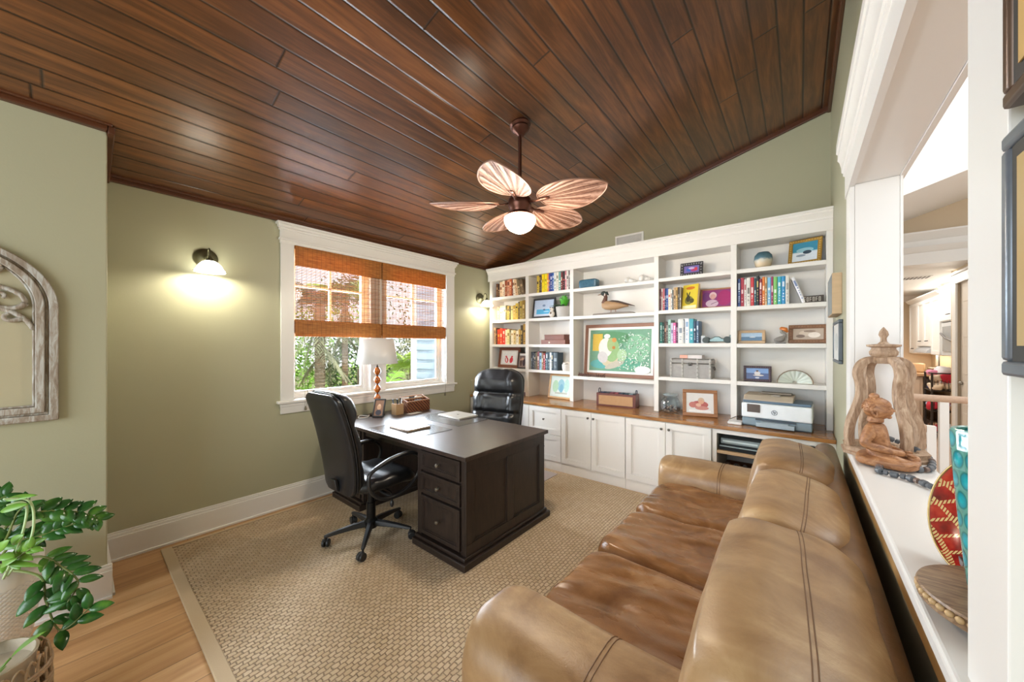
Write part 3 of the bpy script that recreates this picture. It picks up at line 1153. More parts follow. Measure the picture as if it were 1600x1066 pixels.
# pencil cup, woven desk organiser with papers
pc = thing('pencil_cup', 'ribbed wooden pencil cup on the desk beside the woven organiser', 'pencil cup', (-3.335, 2.175, DZ))
M_rib = mat('striped_bamboo_cup', '#b08f68', 0.5, var=0.35, nscale=40, stretch=(6, 6, 0.3))
mb = MB()
mb.box(-0.045, 0.045, -0.045, 0.045, 0, 0.006).box(-0.045, -0.039, -0.045, 0.045, 0.006, 0.115).box(0.039, 0.045, -0.045, 0.045, 0.006, 0.115).box(-0.039, 0.039, -0.045, -0.039, 0.006, 0.115).box(-0.039, 0.039, 0.039, 0.045, 0.006, 0.115)
mb.build('cup_body', M_rib, pc, local=True, smooth=0, bevel=0.001)
for i, (c, dx, dy, h) in enumerate((('#2c3b52', -0.015, 0.01, 0.155), ('#20242b', 0.01, -0.01, 0.165), ('#d8dde2', 0.02, 0.015, 0.15), ('#4b6f9a', -0.02, -0.02, 0.16), ('#111111', 0.0, 0.022, 0.17))):
    tag(MB().tube([(-3.335 + dx, 2.175 + dy, DZ + 0.008), (-3.335 + dx * 1.8, 2.175 + dy * 1.8, DZ + h)], 0.005, 8).build('pen', cm(c, 0.35)),
        ['slate blue pen leaning to the left in the wooden pencil cup', 'near-black pen at the front of the wooden pencil cup', 'white pen standing in the wooden pencil cup', 'mid blue pen nearest the laptop in the wooden pencil cup', 'tall black pen at the rear of the wooden pencil cup'][i], 'pen', group='pens in the cup')
og = thing('desk_organizer', 'brown woven desk organiser basket full of papers at the far end of desk', 'organizer', (-3.37, 2.42, DZ))
M_wick = NT('brown_wicker')
_w1 = M_wick.node('ShaderNodeTexWave', wave_type='BANDS', bands_direction='DIAGONAL')
M_wick.link(M_wick.obj(), _w1.inputs[0])
_w1.inputs['Scale'].default_value = 18
_w1.inputs['Distortion'].default_value = 3
M_wick.set(Base_Color=M_wick.ramp(_w1.outputs['Fac'], [(0.2, '#3d1f12'), (0.7, '#8b5433')]), Roughness=0.5)
M_wick.bump(_w1.outputs['Fac'], 0.9, 0.006)
M_wick = M_wick.m
W_, D_, H_ = 0.15, 0.30, 0.11
mb = MB()
mb.box(-0.075, 0.075, -0.15, 0.15, 0, 0.01)
mb.box(0.062, 0.075, -0.15, 0.15, 0.01, 0.115)
mb.box(-0.075, -0.062, -0.15, 0.15, 0.01, 0.155)
mb.box(-0.062, 0.062, -0.15, -0.138, 0.01, 0.13).box(-0.062, 0.062, 0.138, 0.15, 0.01, 0.13)
mb.box(-0.008, 0.0, -0.138, 0.138, 0.01, 0.135)
mb.build('basket_body', M_wick, og, local=True, smooth=0, bevel=0.003)
mb = MB()
for k in ((0.069, 0.118), (-0.069, 0.158), (-0.004, 0.138)):
    mb.tube([(k[0], -0.15, k[1]), (k[0], 0.15, k[1])], 0.006, 8)
mb.tube([(0.069, -0.144, 0.118), (-0.069, -0.144, 0.158)], 0.006, 8).tube([(0.069, 0.144, 0.118), (-0.069, 0.144, 0.158)], 0.006, 8)
mb.build('rim', mat('pale_wicker_rim', '#9d7451', 0.5, var=0.3, nscale=60), og, local=True)
for (lx, c, a, h, lab) in ((-0.03, '#e9e9e6', -0.11, 0.158, 'white folded paper sticking up near the front of the woven organiser'), (-0.045, '#30343a', 0.0, 0.15, 'dark grey folder in the middle of the woven organiser'), (-0.025, '#eceae5', 0.06, 0.155, 'white envelope in the rear half of the woven organiser'), (0.03, '#6f767d', 0.02, 0.125, 'mid grey notebook in the front slot of the woven organiser')):
    tag(MB().box(-3.37 + lx - 0.004, -3.37 + lx + 0.004, 2.42 + a - 0.05, 2.42 + a + 0.05, DZ + 0.011, DZ + h).build('paper', cm(c, 0.7), smooth=0), lab, 'paper')
tag(MB().prism([(-3.27, 2.24), (-3.20, 2.25), (-3.21, 2.40), (-3.28, 2.39)], DZ + 0.0003, DZ + 0.002, 'z').build('note_paper', cm('#e8e6e2', 0.6), smooth=0), 'small white slip of paper lying on desk in front of the organiser', 'paper')
cb = MB()
cb.tube(spline([(-3.47, 1.93, DZ + 0.004), (-3.40, 1.86, DZ + 0.006), (-3.44, 1.80, DZ + 0.005), (-3.52, 1.86, DZ + 0.012), (-3.45, 1.90, DZ + 0.01), (-3.54, 1.98, DZ + 0.005)], 6), 0.004, 6)
tag(cb.build('charger_cable', cm('#dcdcda', 0.5)), 'white charging cable curled on the desk beside the lamp', 'cable')
# ------------------------------------------------------------------ office chairs
def leather(name, stops, rough=0.35, bumpy=0.25, sc=1.0, spec=0.5):
    t = NT(name)
    v = t.obj()
    n1 = t.noise(v, 3.2 * sc, 6, 0.62, 1.6)
    n2 = t.noise(t.obj((0.55, 1.6, 1.0), (0, 0, 0.35)), 4.5 * sc, 4, 0.55, 0.9)
    n3 = t.noise(v, 160, 4, 0.6)
    f = t.math('ADD', t.math('MULTIPLY', n1, 0.6), t.math('MULTIPLY', n2, 0.4))
    t.set(Base_Color=t.ramp(f, stops), Roughness=t.math('ADD', rough - 0.06, t.math('MULTIPLY', n2, 0.16)))
    t.b.inputs['Specular IOR Level'].default_value = spec
    t.bump(t.math('ADD', t.math('MULTIPLY', n3, 0.35), t.math('MULTIPLY', n2, 0.5)), bumpy, 0.006)
    return t.m


M_bleather = leather('black_leather', [(0.3, '#121212'), (0.7, '#25262a')], 0.30, 0.3)
M_bplastic = mat('black_moulded_plastic', '#1c1c1d', 0.4, var=0.1)
M_bmetal = mat('black_satin_metal', '#161616', 0.3, 0.4)


def sring(w, yf, yb, z, p=3.2, n=36, lean=0.0):
    """closed ring around a back section; yf / yb front and back half thickness"""
    out = []
    for k in range(n):
        a = 2 * PI * k / n
        c, s_ = math.cos(a), math.sin(a)
        x = w * math.copysign(abs(c) ** (2 / p), c)
        y = math.copysign(abs(s_) ** (2 / p), s_)
        y = y * (yf if y > 0 else yb)
        out.append(Vector((x, y + lean, z)))
    return out


def office_chair(label, style, loc, rz, grp='office chairs at the desk'):
    t = thing('office_chair', label, 'office chair', loc, rz, grp)
    # five star base
    MB().lathe([(0.045, 0.075), (0.05, 0.09), (0.05, 0.13), (0.034, 0.15), (0.034, 0.27), (0.026, 0.272), (0.026, 0.40)], n=24).build('gas_column', M_bmetal, t, local=True)
    a0 = math.radians({0: 31, 1: 60}[style])
    for k in range(5):
        a = a0 + k * 2 * PI / 5
        R = rotm(0, 0, a)
        mb = MB()
        mb.M = R
        st = [(0.03, 0.112, 0.026, 0.020), (0.12, 0.108, 0.023, 0.018), (0.22, 0.098, 0.019, 0.014), (0.30, 0.086, 0.016, 0.011), (0.325, 0.083, 0.013, 0.008)]
        rings = []
        for (x, z, w, h) in st:
            rings.append([Vector((x, -w, z - h)), Vector((x, -w * 0.7, z + h)), Vector((x, w * 0.7, z + h)), Vector((x, w, z - h))])
        mb.loft(rings)
        leg = mb.build('leg', M_bplastic, t, local=True, bevel=0.006, smooth=50)
        mb = MB()
        mb.M = R @ T(0.315, 0, 0) @ rotm(0, 0, k * 1.3 + 0.4)
        mb.lathe([(0.008, 0.05), (0.008, 0.08)], n=10)
        for s_ in (-1, 1):
            mb.lathe([(0.010, -0.0105), (0.026, -0.010), (0.029, -0.004), (0.029, 0.004), (0.026, 0.010), (0.010, 0.0105)], (0.012, s_ * 0.015, 0.030), 22, R=rotm(PI / 2, 0, 0))
        # hood
        hood = []
        for i in range(9):
            b = PI * (-0.05 + 0.85 * i / 8)
            hood.append((0.012 + 0.031 * math.cos(b), 0.031 + 0.031 * math.sin(b)))
        pts = hood + [(0.012 + 0.022 * math.cos(PI * (-0.05 + 0.85 * i / 8)), 0.031 + 0.022 * math.sin(PI * (-0.05 + 0.85 * i / 8))) for i in range(8, -1, -1)]
        mb.prism(pts, -0.006, 0.006, 'y')
        mb.build('caster', M_bplastic, leg, local=True, bevel=0.002)
    # seat mechanism and lever
    mb = MB()
    mb.box(-0.07, 0.07, -0.12, 0.10, 0.385, 0.41).box(-0.16, 0.16, -0.14, 0.12, 0.41, 0.42)
    mb.prism([(-0.10, 0.40), (-0.20, 0.405), (-0.285, 0.45), (-0.30, 0.53), (-0.28, 0.53), (-0.262, 0.46), (-0.19, 0.43), (-0.10, 0.425)], -0.035, 0.035, 'x')
    mb.build('seat_mechanism', M_bplastic, t, local=True, bevel=0.005)
    mb = MB()
    mb.tube(spline([(0.06, 0.02, 0.40), (0.18, 0.03, 0.395), (0.235, 0.03, 0.37), (0.245, 0.02, 0.33)], 5), 0.005, 8)
    mb.ball((0.247, 0.018, 0.315), 0.014, sc=(1, 1, 1.9), n=12, k=8)
    mb.build('height_lever', M_bplastic, t, local=True)
    # seat
    mb = MB()

    def seatfn(v, q):
        v = v.copy()
        if q[2] > 0:
            v.z -= 0.016 * math.exp(-((v.x / 0.12) ** 2 + (v.y / 0.14) ** 2))
            v.z += 0.005 * math.cos(v.y * 42)
        if v.y > 0.12:
            v.z -= (v.y - 0.12) * 0.25
        return v
    puff(mb, (0, 0.03, 0.475), (0.255, 0.255, 0.058), (5, 5, 2.6), 22, fn=seatfn, amp=0.006, fr=7)
    mb.build('seat', M_bleather, t, local=True, smooth=180)
    # back
    if style == 0:
        N = 30
        zs = [0.43 + 0.72 * i / (N - 1) for i in range(N)]

        def prof_w(z):
            u = (z - 0.43) / 0.72
            w = 0.20 + 0.05 * math.sin(min(1, u * 1.6) * PI / 2) - 0.02 * u
            if u < 0.06:
                w *= 0.80 + 0.2 * math.sqrt(max(0, u / 0.06))
            if u > 0.93:
                w *= math.sqrt(max(0.04, 1 - ((u - 0.93) / 0.07) ** 2 * 0.55))
            return w

        def lean(z):
            u = (z - 0.43) / 0.72
            return -0.235 - 0.02 * u - 0.13 * u * u
        rb = [sring(prof_w(z), 0.025, 0.028 * (1 - 0.5 * max(0, (z - 1.1) / 0.05)), z, 4.5, 40, lean(z)) for z in zs]
        MB().loft(rb).build('back_shell', M_bleather, t, local=True, smooth=60)
        rc = []
        for z in zs[1:]:
            u = (z - 0.43) / 0.72
            th = 0.055 + 0.028 * abs(math.sin(u * PI * 2.6 + 0.5)) ** 0.6
            if u > 0.72:
                th = 0.055 + 0.075 * math.sin(min(1, (u - 0.72) / 0.28 + 0.02) * PI) ** 0.6
            if u > 0.97:
                th *= 0.75
            rc.append(sring(prof_w(z) * 0.985, th, 0.0, z + (0.012 if u > 0.9 else 0), 2.7, 40, lean(z) + 0.024))
        MB().loft(rc).build('back_cushion', M_bleather, t, local=True, smooth=180)
        mb = MB()
        mb.tube([Vector((p.x, p.y + 0.0, p.z)) for p in [Vector((-prof_w(z) * 1.0, lean(z) + 0.012, z)) for z in zs] + [Vector((prof_w(zs[-1]) * math.cos(a), lean(zs[-1]) + 0.012, zs[-1] + 0.004)) for a in (PI * 0.75, PI * 0.5, PI * 0.25)] + [Vector((prof_w(z), lean(z) + 0.012, z)) for z in zs[::-1]]], 0.0045, 6)
        mb.build('piping', M_bleather, t, local=True)
        # shaped arm loops
        for s_ in (-1, 1):
            X = 0.275 * s_
            loop = spline([(X, -0.165, 0.60), (X, -0.02, 0.645), (X, 0.12, 0.66), (X, 0.215, 0.64), (X, 0.262, 0.57), (X, 0.235, 0.48), (X, 0.14, 0.405), (X, 0.02, 0.375), (X, -0.09, 0.395), (X, -0.165, 0.46), (X, -0.185, 0.53)], 6, True)
            ar = MB().tube(loop, 0.017, 10, closed=True, sy=0.75)
            arm = ar.build('armrest', M_bplastic, t, local=True, smooth=180)
            pad = spline([(X, -0.15, 0.612), (X, -0.02, 0.655), (X, 0.12, 0.670), (X, 0.20, 0.655)], 6)
            MB().tube(pad, [0.012] + [0.021] * (len(pad) - 2) + [0.012], 10, sy=0.6).build('arm_pad', M_bleather, arm, local=True, smooth=180)
            MB().tube([(X * 0.98, 0.0, 0.38), (X * 0.75, -0.02, 0.395), (X * 0.4, -0.02, 0.412)], 0.016, 8, sy=0.6).build('arm_bracket', M_bplastic, arm, local=True)
    else:
        N = 46
        z0, hh = 0.47, 0.73
        zs = [z0 + hh * i / (N - 1) for i in range(N)]

        def pw(z):
            u = (z - z0) / hh
            w = 0.305 + 0.012 * math.sin(u * PI)
            if u < 0.10:
                w *= 0.86 + 0.14 * math.sqrt(u / 0.10)
            if u > 0.80:
                w *= math.sqrt(max(0.02, 1 - ((u - 0.80) / 0.2) ** 2.4 * 0.80))
            return w

        def ln(z):
            u = (z - z0) / hh
            return -0.22 - 0.135 * u
        MB().loft([sring(pw(z), 0.03, 0.035, z, 3.6, 44, ln(z)) for z in zs]).build('back_shell', M_bleather, t, local=True, smooth=60)
        rc = []
        for z in zs:
            u = (z - z0) / hh
            # three rolls: lumbar, middle, head
            dips = (0.33, 0.63)
            th = 0.10
            for d_ in dips:
                th -= 0.034 * math.exp(-((u - d_) / 0.030) ** 2)
            if u > 0.63:
                th += 0.03 * math.sin(min(1, (u - 0.63) / 0.37) * PI)
            th *= min(1.0, 0.45 + 3.5 * min(u, 1 - u))
            ring = sring(pw(z) * 0.985, th, 0.0, z, 2.9, 64, ln(z) + 0.03)
            # vertical pleats gathered in the centre panel
            for v in ring:
                if v.y > ln(z) + 0.05:
                    ax = abs(v.x)
                    if u < 0.63:
                        near = max(math.exp(-((u - 0.33) / 0.12) ** 2), math.exp(-((u - 0.63) / 0.10) ** 2))
                        v.y += 0.010 * near * math.cos(v.x * 130 + 6 * u + 2 * noise.noise(v * 9)) * (1 if ax < 0.17 else 0.5)
                    v.y += 0.012 * noise.noise(Vector((v.x * 11, z * 9, 4.0))) + 0.006 * noise.noise(Vector((v.x * 26, z * 18, 9.0)))
                    # side bolsters
                    v.y += 0.020 * math.exp(-((ax - 0.215) / 0.045) ** 2) - 0.016 * math.exp(-((ax - 0.155) / 0.016) ** 2) * (1 if 0.3 < u < 0.66 else 0.15)
            rc.append(ring)
        MB().loft(rc).build('back_cushion', M_bleather, t, local=True, smooth=180)
        for s_ in (-1, 1):
            X = 0.285 * s_
            loop = spline([(X, -0.18, 0.585), (X, 0.05, 0.64), (X, 0.17, 0.645), (X, 0.215, 0.61), (X, 0.17, 0.50), (X, 0.08, 0.43), (X * 0.7, 0.05, 0.415)], 6)
            MB().tube(loop, 0.018, 10, sy=0.8).build('armrest', M_bplastic, t, local=True, smooth=180)
    return t


office_chair('black leather executive chair nearest us, its smooth back turned to the viewer', 0, (-2.59, 1.455, 0.012), math.radians(2))
office_chair('black pleated leather office chair behind the desk, its front facing the viewer', 1, (-2.68, 2.86, 0.0195), math.radians(194))

# ------------------------------------------------------------------ sofa
M_sofa = leather('tan_leather_patina_sheen', [(0.25, '#664a2d'), (0.40, '#856543'), (0.54, '#a0805a'), (0.7, '#bfa37a')], 0.36, 0.28)  # lighter streaks: worn patina plus sheen painted into the ramp
M_tanseat = leather('brown_leather_seat', [(0.25, '#4f3119'), (0.42, '#704a28'), (0.55, '#89603a'), (0.72, '#ad8a66')], 0.25, 0.32)  # pale end of the ramp also paints in the seats' sheen
M_tandark = leather('dark_leather_frame', [(0.3, '#5f452e'), (0.7, '#8a6a49')], 0.42, 0.25)
M_stitch = mat('leather_seam', '#6a4a2b', 0.6)
sofa = thing('sofa', 'three-seat tan worn leather sofa against the ledge wall at right', 'sofa', (-0.33, 1.9, 0))
SXF, SXB = -0.805, 0.145
FLO = 0.0

# base
mb = MB()
mb.box(SXF + 0.06, 0.08, 0.86, 3.0, 0.05, 0.30)
mb.build('base', M_tandark, sofa, bevel=0.03, seg=3)
mb = MB()
for x in (SXF + 0.08, 0.03):
    for y in (0.92, 2.94):
        mb = MB().lathe([(0.02, 0.0155), (0.03, 0.06)], (x, y, 0), 12)
        mb.build('foot', M_desk, sofa)
# rear frame (rounded rail)
mb = MB()
prof = []
for i in range(13):
    a = PI * i / 12
    prof.append((0.126 + 0.050 * math.cos(a), 0.83 + 0.042 * math.sin(a)))
prof = [(0.176, 0.10)] + prof + [(0.076, 0.10)]
rings = []
for j, y in enumerate((0.80, 0.815, 0.85, 1.2, 1.6, 2.0, 2.4, 2.8, 3.02, 3.05, 3.06)):
    k = 0.55 if j in (0, 10) else (0.85 if j in (1, 9) else 1.0)
    rings.append([Vector((0.126 + (p[0] - 0.126) * k, y, 0.5 + (p[1] - 0.5) * (0.9 + 0.1 * k) + 0.006 * noise.noise(Vector((p[0] * 5, y * 3, 0))))) for p in prof])
mb.loft(rings)
mb.build('back_frame', M_tandark, sofa, smooth=60)
# arms: rolled cross-section running front to back
for (ya, yb, nm) in ((0.745, 1.10, 'n'), (2.74, 3.10, 'f')):
    mb = MB()
    yc = (ya + yb) / 2
    hw = (yb - ya) / 2
    rings = []
    xs = [SXF - 0.030, SXF - 0.025, SXF - 0.008, SXF + 0.022, SXF + 0.07, -0.6, -0.45, -0.3, -0.15, 0.0, 0.07, 0.10]
    for j, x in enumerate(xs):
        k = (0.62, 0.80, 0.93, 0.985, 1, 1, 1, 1, 1, 1, 0.98, 0.9)[j]
        zt = 0.632 + (-0.0 if x < -0.3 else 0.03 * (x + 0.3))
        ring = []
        n = 36
        for i in range(n):
            a = 2 * PI * i / n
            c, s_ = math.cos(a), math.sin(a)
            yy = hw * math.copysign(abs(c) ** 0.62, c)
            if s_ >= 0:
                zz = (zt - 0.16) + 0.16 * abs(s_) ** 0.75
            else:
                zz = (zt - 0.16) - 0.42 * abs(s_) ** 0.35
                yy *= 0.93
            w = 0.008 * noise.noise(Vector((x * 4, yy * 6, zz * 5 + ya)))
            ring.append(Vector((x, yc + yy * k + w, 0.36 + (zz - 0.36) * (0.88 + 0.12 * k) + w)))
        rings.append(ring)
    mb.loft(rings)
    arm = mb.build('arm', M_sofa, sofa, smooth=180)
    for dx in (-0.007, 0.007):
        sm = []
        for i in range(3, 22):
            a = PI * (i - 3) / 18
            c, s_ = math.cos(a), math.sin(a)
            yy = hw * math.copysign(abs(c) ** 0.62, c)
            zz = 0.472 + 0.16 * abs(s_) ** 0.75
            x = -0.43 + dx
            w = 0.008 * noise.noise(Vector((x * 4, yy * 6, zz * 5 + ya)))
            sm.append((x, yc + yy + w, zz + w + 0.001))
        MB().tube(sm, 0.0015, 5).build('seam', M_stitch, arm)
# seat cushions
for i, (ya, yb) in enumerate(((1.08, 1.655), (1.655, 2.215), (2.215, 2.775))):
    mb = MB()

    def fn(v, q, i=i):
        v = v.copy()
        if q[2] > 0:
            v.z -= 0.022 * math.exp(-((v.x / 0.26) ** 2 + (v.y / 0.2) ** 2))
            # pull wrinkles
            w_ = Vector((v.x * 2.6 + v.y * 1.2, v.y * 9.0 - v.x * 2.5, i * 5.0))
            v.z += 0.012 * (1 - abs(noise.noise(w_)) * 3.2) * max(0, 0.35 + noise.noise(Vector((v.x * 3, v.y * 4, i * 3.0 + 1))))
            v.z += 0.006 * noise.noise(w_ * 2.1)
        return v
    puff(mb, ((SXF + -0.13) / 2 - 0.0, (ya + yb) / 2, 0.40), ((-0.13 - SXF) / 2 + 0.02, (yb - ya) / 2 + 0.004, 0.105), (6, 8, 3.2), 64, fn=fn, amp=0.012, fr=3.2, seed=i * 3.7)
    c = mb.build('seat_cushion', M_tanseat, sofa, smooth=180)
# back cushions, slumped and overlapping
bc = ((1.055, 0.43, 0.955, 0.008), (1.80, 0.37, 0.918, 0.018), (2.44, 0.36, 0.932, 0.0))
for i, (yc, hy, zt, xo) in enumerate(bc):
    mb = MB()
    hx, hz_ = 0.165, 0.28
    cx_ = -0.062 + xo
    R = rotm(0, math.radians(9), math.radians((2, -2, 1)[i]))

    def fn(v, q, i=i):
        v = v.copy()
        # fuller top, sagging toward the front
        if q[2] > 0:
            v.x *= 1.0 + 0.10 * q[2]
        v.z += 0.020 * math.cos(v.y * 3.2) - 0.012
        w_ = Vector((v.x * 9 + v.y * 1.5, v.y * 3.0 - v.x * 3, v.z * 5 + i * 5.0))
        v.z += 0.006 * (1 - abs(noise.noise(w_)) * 3.0) * max(0, 0.2 + noise.noise(v * 3 + Vector((i * 2, 0, 0))))
        return v
    half = (hx, hy, hz_)
    pp = (2.9, 7.5, 2.9)
    puff(mb, (cx_, yc, zt - hz_), half, pp, 40, R=R, fn=fn, amp=0.014, fr=2.6, seed=4 + i * 2.3)
    c = mb.build('back_cushion', M_sofa, sofa, smooth=180)
    # double stitched seam along the crest
    for dx in (-0.035, -0.085):
        if dx == -0.085:
            continue
        for e in (-0.004, 0.004):
            pts = []
            for k in range(30):
                qy = -0.93 + 1.86 * k / 29
                q = [0.12 + e / hx * 1.0, qy, 1.0]
                v = puffpt(q, half, pp)
                v = fn(v, q)
                w = v.normalized()
                v = v + w * 0.014 * (noise.noise(v * 2.6 + Vector((4 + i * 2.3, 4 + i * 2.3, 0))) + 0.5 * noise.noise(v * 2.6 * 2.3 + Vector((0, 4 + i * 2.3, 3))))
                v = v + w * 0.0005
                pts.append(T(cx_, yc, zt - hz_) @ R @ v)
            MB().tube(pts, 0.0013, 5).build('seam', M_stitch, c)

# ------------------------------------------------------------------ base cabinets, counter, bookcase
CF = 3.62       # cabinet fronts
CT = 0.785      # counter top height
UF, UB = 3.95, 4.23
kr = mat('antique_pewter', '#5f5850', 0.35, 0.9)


def panel_front(parent, name, x0, x1, z0, z1, kx=None, kz=None, fw=0.06):
    d = MB()
    d.box(x0, x1, CF - 0.004, CF + 0.014, z0, z1)
    recess(d, 'y', CF - 0.004, x0, x1, z0, z1, fw, 0.012, -1)
    o = d.build(name, M_shelf, parent, bevel=0.002, smooth=0)
    if kx is not None:
        knob(o, kx, CF - 0.016, kz, 0, -1, kr, 0.012)
    return o


def base_unit(label, x0, x1, gap=0.0):
    t = thing('base_cabinet', label, 'cabinet', ((x0 + x1) / 2, CF, 0), 0, 'white base cabinets under the wooden counter')
    b = MB()
    b.box(x0 + 0.0015, x1 - 0.0015, CF + 0.016, UB + 0.015, 0.0, CT - 0.035)
    b.box(x0 + 0.0015, x1 - 0.0015, CF - 0.004, CF + 0.016, 0.0, 0.108)
    b.box(x0 + 0.0015, x1 - 0.0015, CF + 0.004, CF + 0.016, 0.108, CT - 0.035)
    b.build('carcass', M_shelf, t, bevel=0.001, smooth=0)
    return t


zt, zb = CT - 0.042, 0.112
u = base_unit('white corner base cabinet with one plain door, behind the second office chair', -3.695, -2.652)
panel_front(u, 'door', -3.10, -2.656, zb, zt, -3.05, 0.66)
panel_front(u, 'door', -3.69, -3.106, zb, zt)
u = base_unit('narrow white base cabinet holding two deep drawers', -2.652, -2.182)
panel_front(u, 'drawer', -2.648, -2.186, 0.425, zt, -2.417, 0.60)
panel_front(u, 'drawer', -2.648, -2.186, zb, 0.419, -2.417, 0.27)
u = base_unit('white two-door base cabinet beside the drawer cabinet', -2.182, -1.408)
panel_front(u, 'door', -2.178, -1.797, zb, zt, -1.828, 0.685)
panel_front(u, 'door', -1.793, -1.412, zb, zt, -1.762, 0.685)
u = base_unit('white two-door base cabinet in the middle, left of the open media cabinet', -1.408, -0.615)
panel_front(u, 'door', -1.404, -1.0135, zb, zt, -1.045, 0.685)
panel_front(u, 'door', -1.0095, -0.619, zb, zt, -0.975, 0.685)
# open media unit
t = thing('base_cabinet', 'open white media cabinet with shelf of players, rightmost under the counter', 'cabinet', (-0.2, CF, 0), 0, 'white base cabinets under the wooden counter')
b = MB()
x0, x1 = -0.6135, RX - 0.002
b.box(x0, x0 + 0.035, CF - 0.004, UB + 0.015, 0.0, CT - 0.035)
b.box(x1 - 0.02, x1, CF - 0.004, UB + 0.015, 0.0, CT - 0.035)
b.box(x0 + 0.035, x1 - 0.02, UB - 0.01, UB + 0.015, 0.0, CT - 0.035)
b.box(x0 + 0.035, x1 - 0.02, CF - 0.004, CF + 0.014, CT - 0.072, CT - 0.035)
b.box(x0 + 0.035, x1 - 0.02, CF - 0.004, UB - 0.01, 0.0, 0.108)
b.build('carcass', M_shelf, t, bevel=0.001, smooth=0)
MB().box(x0 + 0.036, x1 - 0.021, CF + 0.0, UB - 0.011, 0.535, 0.560).build('shelf', mat('oak_shelf_edge', '#c3a27c', 0.5, var=0.15), t, bevel=0.002)
# counter
M_counter = NT('honey_stained_counter')
_g = M_counter.noise(M_counter.obj((1.5, 12, 12)), 3, 5, 0.6, 1.0)
M_counter.set(Base_Color=M_counter.ramp(_g, [(0.3, '#7d4e26'), (0.5, '#a06d3a'), (0.7, '#b9854d')]), Roughness=0.25)
M_counter.b.inputs['Coat Weight'].default_value = 0.3
M_counter = M_counter.m
tag(MB().box(WX + 0.002, RX - 0.002, CF - 0.022, UB + 0.015, CT - 0.033, CT).build('countertop', M_counter, bevel=0.006, smooth=0, seg=3),
    'long honey-brown wooden countertop running along the white base cabinets', 'countertop')

# bookcase
bk = thing('bookcase', 'white built-in bookcase of five bays covering the back wall', 'bookcase', (-1.7, UF, CT), 0)
UPR = [(-3.637, -3.585), (-2.962, -2.907), (-2.262, -2.210), (-1.226, -1.178), (-0.513, -0.465), (0.172, RX - 0.002)]
TOPZ = 2.45
for (a, b_) in UPR:
    MB().box(a, b_, UF, UB - 0.012, CT + 0.001, TOPZ).build('upright', M_shelf, bk, bevel=0.0015, smooth=0)
MB().box(UPR[0][0], UPR[-1][1], UB - 0.011, UB + 0.012, CT + 0.001, TOPZ + 0.11).build('back_panel', M_shelf, bk, smooth=0)
MB().box(UPR[0][0], UPR[-1][1], UF + 0.001, UB - 0.012, TOPZ + 0.001, TOPZ + 0.02).build('top_panel', M_shelf, bk, smooth=0)
mb = MB()
mb.prism([(UF + 0.001, TOPZ), (UF - 0.012, TOPZ), (UF - 0.012, 2.545), (UF - 0.020, 2.548), (UF - 0.022, 2.562), (UF - 0.035, 2.585), (UF - 0.05, 2.598),
          (UF - 0.05, 2.612), (UF - 0.06, 2.614), (UF - 0.06, 2.632), (UF + 0.20, 2.632), (UF + 0.20, 2.54), (UF + 0.001, 2.54)], WX + 0.04, RX - 0.002, 'x')
mb.build('crown', M_shelf, bk, smooth=20)
BAYS = [(UPR[i][1], UPR[i + 1][0]) for i in range(5)]
SH = {0: [2.205, 1.862, 1.507, 1.163], 1: [2.205, 1.862, 1.507, 1.163], 2: [2.203, 1.858, 1.11], 3: [2.212, 1.868, 1.517, 1.160], 4: [2.212, 1.862, 1.512, 1.157]}
for i, (a, b_) in enumerate(BAYS):
    for z in SH[i]:
        MB().box(a + 0.0005, b_ - 0.0005, UF + 0.002, UB - 0.0125, z - 0.038, z).build('shelf', M_shelf, bk, bevel=0.0015, smooth=0)
# left return panel between wall and bookcase
# ------------------------------------------------------------------ books
ORD = ['first', 'second', 'third', 'fourth', 'fifth', 'sixth', 'seventh', 'eighth', 'ninth', 'tenth', 'eleventh', 'twelfth', 'thirteenth', 'fourteenth', 'fifteenth', 'sixteenth', 'seventeenth', 'eighteenth']
M_pages = mat('book_pages', '#e9e0cb', 0.8, var=0.06, nscale=80)


def book_mesh(w, h, d, hexc, accent):
    key = (round(w, 3), round(h, 3), hexc)
    mb = MB()
    c = 0.0025
    mb.box(-w / 2, -w / 2 + c, 0, d, 0, h, 0)
    mb.box(w / 2 - c, w / 2, 0, d, 0, h, 0)
    # rounded spine
    pts = [(-w / 2, c * 1.5)] + [(-w / 2 * math.cos(PI * i / 6), -0.004 * math.sin(PI * i / 6)) for i in range(7)] + [(w / 2, c * 1.5)]
    mb.prism(pts, 0, h, 'z', 0)
    mb.box(-w / 2 + c, w / 2 - c, c * 1.5, d - 0.004, 0.003, h - 0.004, 1)
    # title band and lettering-like blocks on the spine
    rb_ = random.Random(hexc + accent + str(round(w, 4)))
    t0 = rb_.uniform(0.42, 0.7)
    t1 = t0 + rb_.uniform(0.08, 0.26)
    mb.box(-w * 0.26, w * 0.26, -0.0048, 0.0, h * t0, h * min(t1, 0.92), 2)
    zz = rb_.uniform(0.08, 0.16)
    while zz < t0 - 0.08:
        st_ = rb_.uniform(0.012, 0.05)
        mb.box(-w * rb_.uniform(0.08, 0.25), w * rb_.uniform(0.08, 0.25), -0.0048, 0.0, h * zz, h * (zz + st_), 2)
        zz += st_ + rb_.uniform(0.02, 0.09)
    return mb


